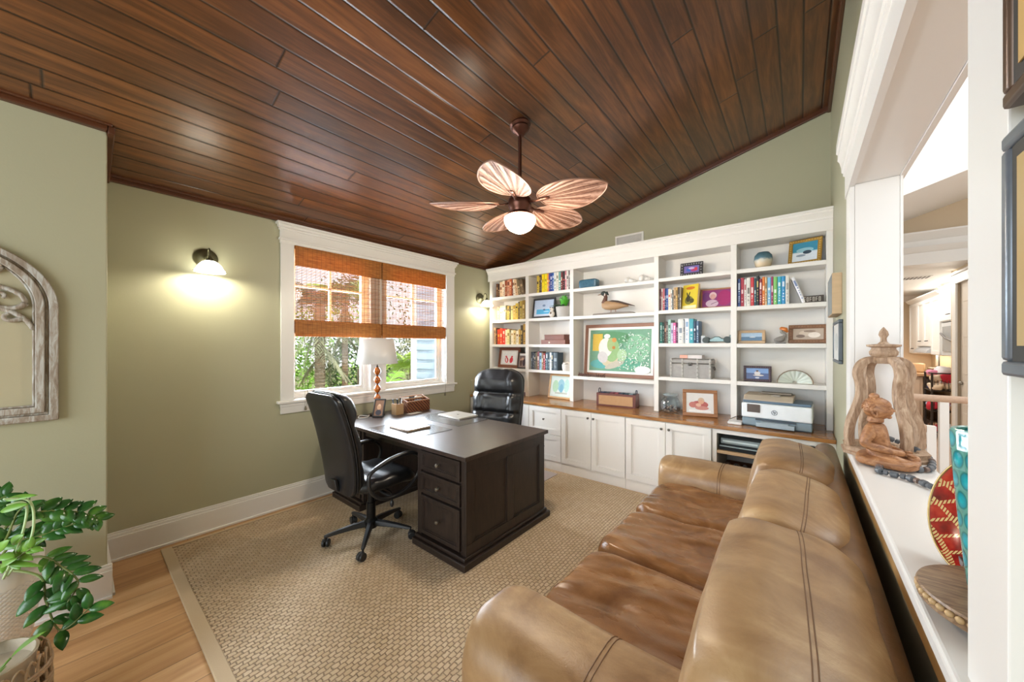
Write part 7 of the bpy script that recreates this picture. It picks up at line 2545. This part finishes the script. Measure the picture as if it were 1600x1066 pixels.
for i in range(1, len(sp)):
    acc += (sp[i] - sp[i - 1]).length
    step = (0.027, 0.018, 0.024, 0.016)[nb % 4]
    if acc >= step:
        acc = 0
        d = (sp[i] - sp[max(0, i - 2)]).normalized()
        Rq = d.to_track_quat('Z', 'Y').to_matrix().to_4x4()
        h = step * 0.44
        r = (0.0115, 0.010, 0.0125, 0.0095)[nb % 4]
        c = sp[i] + Vector((0, 0, LZ)) - d * step / 2
        MB().lathe([(r * 0.55, -h), (r, -h * 0.75), (r * 1.04, 0), (r, h * 0.75), (r * 0.55, h)], c, 10, R=Rq).build('bead', M_bead2 if nb % 7 == 3 else M_bead, bs_, smooth=50)
        nb += 1
for (x, y, r, c, lab) in ((0.375, 2.33, 0.022, '#a48c6c', 'tan flat pebble on the ledge behind the bead strand, nearest the kitchen'), (0.40, 2.275, 0.018, '#4b4e52', 'dark oval pebble on ledge between stupa rib and bead strand')):
    o = MB().ball((0, 0, 0), r, sc=(1.5, 1.0, 0.6)).build('pebble', mat('pebble_' + c.strip('#'), c, 0.5, var=0.3, nscale=40), smooth=180)
    o.location = (x, y, LZ + r * 0.6 + 0.0002)
    tag(o, lab, 'stone')

# red platter on a stand
rp = thing('red_platter', 'oval red glazed platter with gold lattice standing upright on the ledge behind the vase', 'platter', (0.325, 1.235, LZ))
M_red = NT('red_lattice_glaze')
v_ = M_red.obj((1, 1, 1), (PI / 4, 0, 0))
_s = M_red.node('ShaderNodeSeparateXYZ')
M_red.link(v_, _s.inputs[0])
g_ = 0.034
fa = M_red.math('PINGPONG', _s.outputs[1], g_ / 2)
fb = M_red.math('PINGPONG', _s.outputs[2], g_ / 2)
mn = M_red.math('MINIMUM', fa, fb)
lat = M_red.math('LESS_THAN', mn, 0.0034)
dots = M_red.math('GREATER_THAN', M_red.math('SINE', M_red.math('MULTIPLY', M_red.math('ADD', _s.outputs[1], _s.outputs[2]), 1100)), -0.35)
lat = M_red.math('MULTIPLY', lat, dots)
nz = M_red.noise(M_red.obj(), 26, 3)
rd = M_red.ramp(nz, [(0.3, '#5b1410'), (0.5, '#97201a'), (0.7, '#b5402a')])
M_red.set(Base_Color=M_red.mix(lat, rd, rgb('#c9ae74')), Roughness=0.12)
M_red.bump(lat, 0.6, 0.003)
M_red.b.inputs['Coat Weight'].default_value = 0.5
M_red = M_red.m
# disc with its face toward -y / -x
Rm = rotm(0, 0, math.radians(32)) @ rotm(0, math.radians(-78), 0)
mb = MB()
mb.M = T(0, 0, 0.122) @ Rm
mb.lathe([(0.001, 0.0), (0.06, 0.001), (0.095, 0.008), (0.118, 0.020), (0.120, 0.024), (0.112, 0.020), (0.06, 0.006), (0.001, 0.005)], n=48, sc=(1.12, 0.92))
mb.build('dish', M_red, rp, local=True, smooth=60)
mb = MB()
mb.M = T(0, 0, 0.122) @ Rm
mb.tube([(0.1205 * 1.12 * math.cos(2 * PI * i / 60), 0.1205 * 0.92 * math.sin(2 * PI * i / 60), 0.022) for i in range(60)], 0.003, 6, closed=True)
mb.build('gold_rim', mat('antique_gold', '#9c8150', 0.35, 0.6), rp, local=True, smooth=180)
MB().box(-0.05, 0.03, -0.02, 0.06, 0.0, 0.012).box(-0.05, -0.035, -0.02, 0.06, 0.012, 0.028).box(-0.002, 0.01, 0.03, 0.05, 0.012, 0.16).build('stand', mat('dark_stand_wood', '#4c4038', 0.5), rp, local=True, bevel=0.002)

# wooden board on feet
bdp = thing('cake_stand', 'round brown wooden riser with carved beaded edge carrying the turquoise vase', 'riser', (0.305, 1.03, LZ))
M_board = NT('riser_wood')
_n = M_board.noise(M_board.obj((1.5, 9, 9), (0, 0, 0.5)), 9, 5, 0.6, 1.5)
M_board.set(Base_Color=M_board.ramp(_n, [(0.3, '#5f4735'), (0.5, '#856a50'), (0.72, '#a78a69')]), Roughness=0.45)
M_board = M_board.m
RB = 0.128
MB().lathe([(0.001, 0.018), (RB - 0.003, 0.018), (RB, 0.021), (RB - 0.006, 0.026), (RB - 0.006, 0.038), (RB + 0.001, 0.041), (RB - 0.001, 0.045), (0.001, 0.045)], n=64).build('top', M_board, bdp, local=True, smooth=30)
M_bb = mat('tan_carved_edge', '#b39468', 0.5, var=0.25, nscale=60)
mb = MB()
for k in range(52):
    a = 2 * PI * k / 52
    mb.ball(((RB - 0.003) * math.cos(a), (RB - 0.003) * math.sin(a), 0.032), 0.0062, n=9, k=6, sc=(1, 1, 1))
mb.build('beaded_edge', M_bb, bdp, local=True, smooth=180)
for k in range(3):
    a = 2.9 + 2 * PI * k / 3
    MB().lathe([(0.012, 0.0), (0.02, 0.006), (0.014, 0.018)], (0.085 * math.cos(a), 0.085 * math.sin(a), 0), 14).build('foot', M_bb, bdp, local=True)

vz = thing('turquoise_vase', 'tall square-shouldered turquoise vase with oval thumbprint pattern on the wooden riser', 'vase', (0.290, 1.045, LZ + 0.0455))
M_tq = NT('turquoise_thumbprint')
_s = M_tq.node('ShaderNodeSeparateXYZ')
M_tq.link(M_tq.tc.outputs['Object'], _s.inputs[0])
ang = M_tq.math('ARCTAN2', _s.outputs[1], _s.outputs[0])
uu = M_tq.math('MULTIPLY', ang, 18 / (2 * PI))
vv = M_tq.math('MULTIPLY', _s.outputs[2], 27.0)
row = M_tq.math('FLOOR', vv)
uu = M_tq.math('ADD', uu, M_tq.math('MULTIPLY', row, 0.5))
fu = M_tq.math('SUBTRACT', M_tq.math('FRACT', uu), 0.5)
fv = M_tq.math('SUBTRACT', M_tq.math('FRACT', vv), 0.5)
dd = M_tq.math('SQRT', M_tq.math('ADD', M_tq.math('MULTIPLY', fu, fu), M_tq.math('MULTIPLY', fv, fv)))
nz = M_tq.noise(M_tq.obj(), 60, 4)
dd2 = M_tq.math('ADD', dd, M_tq.math('MULTIPLY', nz, 0.12))
M_tq.set(Base_Color=M_tq.ramp(dd2, [(0.2, '#1f9fa9'), (0.42, '#27808c'), (0.47, '#2b6c66'), (0.56, '#5a9a8c'), (0.7, '#5f8f86')]), Roughness=0.18)
M_tq.bump(dd, 0.7, 0.006)
M_tq.b.inputs['Coat Weight'].default_value = 0.5
M_tq = M_tq.m


def vring(r, z, p=3.4, n=48):
    out = []
    for k in range(n):
        a = 2 * PI * k / n
        c, s_ = math.cos(a), math.sin(a)
        x, y = math.copysign(abs(c) ** (2 / p), c), math.copysign(abs(s_) ** (2 / p), s_)
        out.append(Vector((x * r, y * r, z)))
    return out


rr2 = rotm(0, 0, math.radians(38))
mb = MB()
mb.M = rr2
mb.loft([vring(r, z) for (r, z) in ((0.038, 0), (0.042, 0.008), (0.050, 0.11), (0.058, 0.24), (0.060, 0.292), (0.0575, 0.298), (0.053, 0.296), (0.050, 0.26), (0.038, 0.05), (0.01, 0.045))])
mb.build('vase_body', M_tq, vz, local=True, smooth=50)

# ------------------------------------------------------------------ framed pictures on the walls at right
def wall_picture(name, label, y0, y1, z0, z1, depth, fw, fc, rails, shapes, bgc, x=RX, matc=None, fcm=0.0, rec=0.7):
    t = thing(name, label, 'picture', (x, (y0 + y1) / 2, z0))
    f = MB()
    f.box(x - depth, x - 0.001, y0, y1, z0, z0 + fw).box(x - depth, x - 0.001, y0, y1, z1 - fw, z1).box(x - depth, x - 0.001, y0, y0 + fw, z0 + fw, z1 - fw).box(x - depth, x - 0.001, y1 - fw, y1, z0 + fw, z1 - fw)
    f.build('frame', mat('wallframe_' + fc.strip('#'), fc, 0.35, fcm, var=0.25, nscale=30), t, bevel=0.004)
    if matc:
        g = MB().box(x - depth * rec, x - depth * (rec - 0.1), y0 + fw, y1 - fw, z0 + fw, z1 - fw).build('mat_board', cm(matc, 0.6), t, smooth=0)
        q = fw * 1.0
    else:
        q = 0
    holder = (y0 + fw + q, y1 - fw - q, z0 + fw + q, z1 - fw - q)
    mats = [cm(bgc, 0.3)]
    mb = MB().box(x - depth * (rec + 0.05), x - depth * (rec + 0.01), *holder[:2], *holder[2:])
    for s_ in shapes:
        mats.append(cm(s_[4], 0.4, var=0.3, nscale=20))
        cy, cz_ = (holder[0] + holder[1]) / 2 + s_[0] * (holder[1] - holder[0]) / 2, (holder[2] + holder[3]) / 2 + s_[1] * (holder[3] - holder[2]) / 2
        mb.prism([(cy + s_[2] * (holder[1] - holder[0]) / 2 * math.cos(2 * PI * i / 20), cz_ + s_[3] * (holder[3] - holder[2]) / 2 * math.sin(2 * PI * i / 20)) for i in range(20)], x - depth * (rec + 0.052) - 0.0002 * len(mats), x - depth * (rec + 0.04), 'x', len(mats) - 1)
    mb.build('picture', mats, t, smooth=0)
    return t


wall_picture('framed_picture', 'upper dark bronze framed picture at the right edge, near the camera', 0.26, 0.665, 1.765, 2.16, 0.037, 0.017, '#5a4638', None, [(0, 0, 0.6, 0.6, '#b08f55')], '#c7a56a', matc='#1f1d1a', fcm=0.4, rec=0.9)
wall_picture('framed_picture', 'lower dark bronze and slate framed picture at the right edge, below the upper one', 0.26, 0.668, 1.465, 1.735, 0.037, 0.017, '#6d747c', None, [(0, 0, 0.5, 0.6, '#8f7a4c')], '#b09560', matc='#211f1a', fcm=0.4, rec=0.9)
# canvas box and slim dark frame on the strip of green wall
t = thing('canvas_box', 'thick light wooden box-framed picture on green wall strip beside the bookcase', 'picture', (RX, 3.37, 1.70))
MB().box(RX - 0.050, RX - 0.001, 3.16, 3.60, 1.705, 1.975).build('box_frame', mat('light_ash_frame', '#c5aa88', 0.6, var=0.12, nscale=12, stretch=(1, 1, 6)), t, bevel=0.002, smooth=0)
MB().box(RX - 0.0515, RX - 0.0505, 3.165, 3.595, 1.71, 1.97).build('canvas', mat('grey_photo_canvas', '#8d918f', 0.5, var=0.5, nscale=14), t, smooth=0)
wall_picture('framed_picture', 'slim slate-blue framed picture below the thick box frame on green wall strip', 3.10, 3.62, 1.375, 1.665, 0.022, 0.022, '#4b545c', None, [(0, 0, 0.5, 0.5, '#c8ccc8')], '#e2e2de')

# ------------------------------------------------------------------ hall railing, kitchen
M_hwood = mat('pale_handrail_wood', '#b69880', 0.45, var=0.2, nscale=8, stretch=(6, 1, 6))
rl = thing('stair_railing', 'white hall railing with a light wooden handrail beyond the opening', 'railing', (1.1, 5.5, 0))
mb = MB()
mb.prism([(5.465, 0.945), (5.475, 0.925), (5.525, 0.925), (5.535, 0.945), (5.53, 0.975), (5.515, 0.99), (5.485, 0.99), (5.47, 0.975)], RX2 + 0.35, 2.6, 'x')
mb.build('handrail', M_hwood, rl, smooth=40)
for x in (0.84, 1.12, 1.40, 1.68, 1.96, 2.24, 2.52):
    MB().box(x - 0.032, x + 0.032, 5.468, 5.532, 0.0, 0.925).build('post', M_white, rl, bevel=0.004, smooth=0)
t = thing('stair_handrail', 'sloping grey-wood handrail descending behind the carved stupa ribs', 'railing', (0.75, 5.2, 0))
mb = MB().tube([(0.42, 5.2, 1.15), (0.98, 5.2, 0.66)], 0.028, 10).tube([(0.42, 5.2, 0.98), (0.98, 5.2, 0.49)], 0.018, 8)
mb.build('rails', M_hwood, t)
MB().box(0.95, 1.01, 5.17, 5.23, 0, 0.72).build('post', M_white, t, smooth=0)
MB().box(0.42, 0.46, 5.17, 5.23, 0, 1.2).build('post', M_white, t, smooth=0)
# kitchen upper cabinets
M_kw = mat('white_kitchen_paint', '#eeece8', 0.35, var=0.02)
M_hd = mat('dark_pull', '#3f3b38', 0.35, 0.7)
XK = 1.72


def k_unit(label, y0, y1, z0, z1, ndoor=1, pull=True):
    t = thing('kitchen_cabinet', label, 'kitchen cabinet', (XK + 0.18, (y0 + y1) / 2, z0), 0, 'white kitchen wall cabinets')
    MB().box(XK + 0.02, 2.079, y0 + 0.002, y1 - 0.002, z0, z1).build('carcass', M_kw, t, bevel=0.002, smooth=0)
    w = (y1 - y0) / ndoor
    for k in range(ndoor):
        a, b_ = y0 + k * w + 0.006, y0 + (k + 1) * w - 0.006
        d = MB()
        d.box(XK + 0.004, XK + 0.019, a, b_, z0 + 0.01, z1 - 0.01)
        recess(d, 'x', XK + 0.004, a, b_, z0 + 0.01, z1 - 0.01, 0.06, 0.012, -1)
        do = d.build('door', M_kw, t, bevel=0.003, smooth=0)
        if pull:
            MB().tube(spline([(XK - 0.008, (a + b_) / 2 - 0.06, z0 + 0.10), (XK - 0.03, (a + b_) / 2 - 0.04, z0 + 0.095), (XK - 0.03, (a + b_) / 2 + 0.04, z0 + 0.095), (XK - 0.008, (a + b_) / 2 + 0.06, z0 + 0.10)], 4), 0.007, 6).build('pull', M_hd, do)
    return t


k_unit('white kitchen wall cabinet farthest back, at the left', 10.0, 10.62, 1.33, 2.30)
k_unit('white kitchen wall cabinet above the small range hood', 9.1, 10.0, 1.47, 2.30, 2)
k_unit('narrow white kitchen wall cabinet between hood and microwave', 8.62, 9.1, 1.33, 2.30, 1, False)
k_unit('white kitchen cabinet above the built-in microwave', 7.7, 8.62, 1.86, 2.42, 1)
t = thing('kitchen_cornice', 'white cornice moulding along the top of kitchen wall cabinets', 'moulding', (XK, 9.2, 2.30))
MB().prism([(XK + 0.02, 2.301), (XK - 0.02, 2.325), (XK - 0.05, 2.36), (XK - 0.05, 2.375), (2.07, 2.375), (2.07, 2.301)], 8.63, 10.66, 'y').build('cornice', M_kw, t, smooth=20)
t = thing('range_hood', 'small grey range hood beneath the kitchen wall cabinets', 'range hood', (XK, 9.5, 1.35))
MB().prism([(XK - 0.06, 1.36), (2.078, 1.36), (2.078, 1.469), (XK + 0.03, 1.469), (XK - 0.05, 1.40)], 9.12, 9.98, 'y').build('hood', cm('#b5b7ba', 0.35), t, bevel=0.003)
t = thing('microwave', 'grey built-in microwave in the white kitchen cabinets', 'microwave', (XK, 8.15, 1.35))
MB().box(XK + 0.01, 2.078, 7.72, 8.6, 1.34, 1.84).build('body', cm('#c7c9ca', 0.35), t, bevel=0.003, smooth=0)
MB().box(XK - 0.002, XK + 0.009, 7.8, 8.50, 1.40, 1.78).build('door', cm('#9aa0a4', 0.2), t, smooth=0)
MB().tube([(XK - 0.03, 8.45, 1.68), (XK - 0.035, 8.2, 1.60), (XK - 0.03, 7.9, 1.55)], 0.012, 6).build('handle', M_hd, t)
# base cabinets and counter in the kitchen
t = thing('kitchen_counter', 'wood-topped kitchen counter with greige cabinet front, beyond the handrail', 'kitchen counter', (1.6, 10.2, 0))
MB().box(0.9, 1.72, 9.62, 10.98, 0.0, 0.93).build('cabinet', mat('greige_cabinet', '#c4ad98', 0.5, var=0.08), t, bevel=0.003, smooth=0)
MB().box(0.86, 2.078, 9.56, 10.99, 0.935, 0.985).build('worktop', mat('kitchen_wood_top', '#b08a66', 0.4, var=0.2), t, bevel=0.006, smooth=0)
MB().box(1.06, 1.36, 9.60, 9.619, 0.12, 0.86).box(1.40, 1.68, 9.60, 9.619, 0.12, 0.86).build('door_panels', mat('greige_cabinet', '#c4ad98', 0.5), t, bevel=0.004, smooth=0)
for (x0, x1, y0, y1, h, c, nm, lab, cat) in ((1.62, 1.80, 9.9, 10.1, 0.17, '#b3936f', 'bread_box', 'tan box-shaped canister on the kitchen counter', 'container'), (1.84, 2.06, 9.8, 10.0, 0.10, '#7c6a54', 'stove_pan', 'low dark pan on the kitchen counter beside the tan container', 'pan')):
    tag(MB().box(x0, x1, y0, y1, 0.9855, 0.985 + h).build(nm, mat(nm + '_mat', c, 0.5), bevel=0.02), lab, cat)
t = thing('tablet_stand', 'small framed tablet tilted on a stand by the kitchen wall', 'tablet', (1.93, 9.62, 1.1))
MB().box(1.90, 1.915, 9.60, 9.78, 1.10, 1.33).build('frame', cm('#3a322c', 0.4), t, bevel=0.01)
MB().box(1.897, 1.8995, 9.62, 9.76, 1.12, 1.31).build('screen', cm('#d9d2c4', 0.3), t, smooth=0)
MB().box(1.90, 1.93, 9.66, 9.72, 0.9855, 1.10).build('foot', cm('#3a322c', 0.4), t)
# cart heaped with toys and cloths
ct = thing('storage_cart', 'tall dark metal basket cart crammed with colourful things in front of kitchen', 'cart', (1.82, 8.95, 0))
M_ct = mat('dark_cart_metal', '#3b332e', 0.4, 0.4)
mb = MB()
for (x, y) in ((1.66, 8.75), (2.0, 8.75), (1.66, 9.15), (2.0, 9.15)):
    mb.box(x - 0.012, x + 0.012, y - 0.012, y + 0.012, 0.0, 1.05)
for z in (0.08, 0.42, 0.75, 1.03):
    mb.box(1.66, 2.0, 8.74, 8.76, z, z + 0.02).box(1.66, 2.0, 9.14, 9.16, z, z + 0.02).box(1.65, 1.67, 8.76, 9.14, z, z + 0.02).box(1.99, 2.01, 8.76, 9.14, z, z + 0.02)
mb.build('frame', M_ct, ct, smooth=0)
for z in (0.08, 0.42, 0.75):
    mb = MB().box(1.67, 1.99, 8.76, 9.14, z, z + 0.008)
    for k in range(9):
        x = 1.68 + 0.038 * k
        mb.box(x, x + 0.006, 8.742, 8.748, z, z + 0.18)
    for k in range(9):
        y = 8.77 + 0.045 * k
        mb.box(1.653, 1.659, y, y + 0.006, z, z + 0.18)
    mb.build('basket_shelf', M_ct, ct, smooth=0)
rr_ = random.Random(31)
cols = [('red', '#c22a3c'), ('white', '#e6e6ea'), ('pale blue', '#9fb6d6'), ('navy', '#34406c'), ('peach', '#dba98a'), ('pink', '#d98aa8'), ('cream', '#e0cbb0'), ('dark grey', '#4a4650')]
n_ = 0
for (z0, zmax, rows) in ((0.09, 0.30, 6), (0.43, 0.62, 6), (0.76, 1.22, 12)):
    for k in range(rows):
        cn, c = cols[rr_.choice([0, 1, 1, 2, 2, 3, 4, 5, 6, 6, 7])]
        r = rr_.uniform(0.055, 0.085)
        mb = MB()
        puff(mb, (0, 0, 0), (r, r, r * 0.8), (3, 3, 3), 8, amp=0.03, fr=9, seed=n_)
        o = mb.build('soft_toy', cm(c, 0.8), smooth=180)
        o.location = (1.72 + 0.11 * (k % 3) + rr_.uniform(-.02, .02), 8.83 + 0.13 * ((k // 3) % 2) + rr_.uniform(-.02, .02), z0 + r * 0.8 + (0.13 if k > 5 else 0.0) + rr_.uniform(0, .02) + (0.10 if k > 8 else 0))
        tag(o, '%s soft bundle, %s in the %s basket of the dark cart' % (cn, ORD[k], {0.09: 'bottom', 0.43: 'middle', 0.76: 'heaped top'}[z0]), 'soft toy', group='soft things on the cart')
        n_ += 1
# antler-like ornament above the cabinets and kitchen ceiling vent
tag(MB().tube(spline([(1.80, 9.3, 2.382), (1.80, 9.2, 2.43), (1.80, 9.1, 2.46), (1.80, 9.0, 2.40), (1.80, 8.9, 2.47)], 5), 0.012, 6).tube(spline([(1.80, 9.2, 2.382), (1.80, 9.15, 2.47), (1.80, 9.05, 2.42), (1.80, 8.95, 2.384)], 5), 0.012, 6).build('branch_ornament', mat('pale_branch', '#b9a78c', 0.7)), 'pale curly branch ornament on top of the kitchen wall cabinets', 'ornament')
t = thing('ceiling_vent', 'dark slotted air vent in the white kitchen ceiling', 'vent', (1.32, 8.0, 2.50))
mb = MB().box(1.12, 1.50, 7.85, 8.1, 2.504, 2.511)
mb.build('frame', M_white, t, smooth=0)
mb = MB()
for k in range(9):
    mb.box(1.14 + 0.04 * k, 1.16 + 0.04 * k, 7.87, 8.08, 2.500, 2.5035)
mb.build('slats', cm('#5c5a58', 0.6), t, smooth=0)
